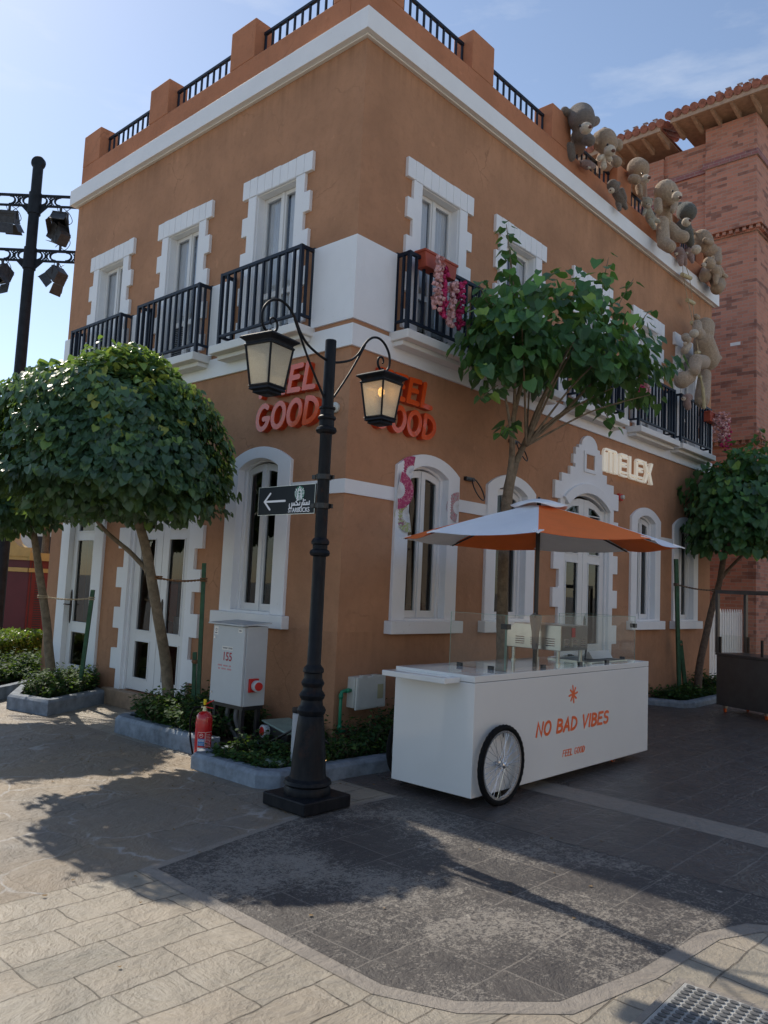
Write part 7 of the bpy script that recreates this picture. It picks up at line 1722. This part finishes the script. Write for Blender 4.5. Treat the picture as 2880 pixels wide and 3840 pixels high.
K2 = KR @ Matrix(((1, 0, 0, 0), (0, 0, -1, 0), (0, 1, 0, 0), (0, 0, 0, 1)))
mb.m = K2; mb.prism([(0.02, 2.24), (0.02, 2.46), (-0.12, 2.46)] + arc(-0.12, 2.80, 0.30, 0.34, -90, -180, 8)[1:] + [(-0.42, 3.12), (-2.2, 3.12), (-2.2, 2.24)], -0.5, 0.12)
mb.build('gold_cornice', 'gold', ks)
mb = MB(K2); mb.prism([(-0.65, 2.245), (-0.65, 2.42)] + arc(-0.65, 2.92, 0.40, 0.50, -90, -165, 6) + [(-2.2, 2.9), (-2.2, 2.245)], 0.12, 0.135); mb.build('fascia_panel', 'maroon', ks)
mb = MB(); put(mb, K2, 'N', 0.42, -1.18, 2.50, 1.0, 0.137); mb.build('lettering', 'gold', ks, recalc=False)
mb = MB(KR); mb.box((-1.75, -0.05, 0.05), (-0.75, -0.001, 1.60)); dd_ = mb.build('door', 'door_green', ks)
mb = MB(KR); mb.tube([(-1.55, -0.09, 0.78), (-1.3, -0.10, 0.82), (-1.15, -0.09, 0.88)], 0.03, 6); mb.build('handle', 'brass', dd_)
# buildings and a tree further off
def block(name, label, x, y, dep, w_, d_, h, mat, roofm=None):
    root = thing(name, label, 'building', (x, y, G)); Bm = Matrix.Translation((x, y, G)) @ Matrix.Rotation(math.atan2(rt.y, rt.x), 4, 'Z')
    mb = MB(Bm); mb.box((0, 0, 0), (w_, d_, h)); mb.build('wall', mat, root)
    mb = MB(Bm); mb.box((-0.15, -0.15, h), (w_ + 0.15, d_ + 0.15, h + 0.25)); mb.build('roof', roofm or mat, root)
    for i in range(3):
        mb = MB(Bm); xx = w_ * (i + 0.5) / 3; mb.box((xx - 0.4, -0.03, h * 0.45), (xx + 0.4, 0.04, h * 0.45 + 1.2)); mb.build('window', 'room_dark', root)
block('far_house', 'pinkish brick house rising behind the red kiosk', 2.9, 24.0, 0, 3.2, 6, 6.2, 'brick_pink', 'picket')
block('far_building', 'pale plastered building glimpsed between trunk and facade', 5.4, 21.6, 0, 7, 6, 4.2, 'picket')
random.seed(77)
ft = thing('far_tree', 'sunlit green tree glimpsed just left of the stucco facade', 'tree', (5.2, 18.5, G)); mb = MB(); limb(mb, [(5.2, 18.5, G), (5.2, 18.5, 3.5)], 0.15, 0.1); mb.build('trunk', 'bark', ft)
it = []; crown(it, (5.2, 18.5, 4.3), (1.5, 1.5, 1.3), 1500, 0.22, 0.3, -0.9, tbase=0.7); leaf_mesh('crown', it, 'leaf_hedge', ft)
# unseen sunlit row across the street, added for warm bounce light and reflections
ob = thing('opposite_bounce_building', 'sand-coloured row of buildings across the street behind the viewer, unseen, added for bounce light', 'building', (5, -17, G))
mb = MB(); mb.box((-7, -24, G), (26, -17, 7.6)); mb.build('wall', 'sand_wall', ob)
mb = MB(); mb.box((-7.2, -24.2, 7.6), (26.2, -16.7, 8.0)); mb.build('roof', 'white', ob)
for i in range(10):
    for z_ in (1.0, 4.6):
        mb = MB(); x_ = -5.6 + i * 3.2; mb.box((x_, -17.05, z_), (x_ + 1.2, -16.95, z_ + 1.8)); mb.build('window', 'room_dark', ob)
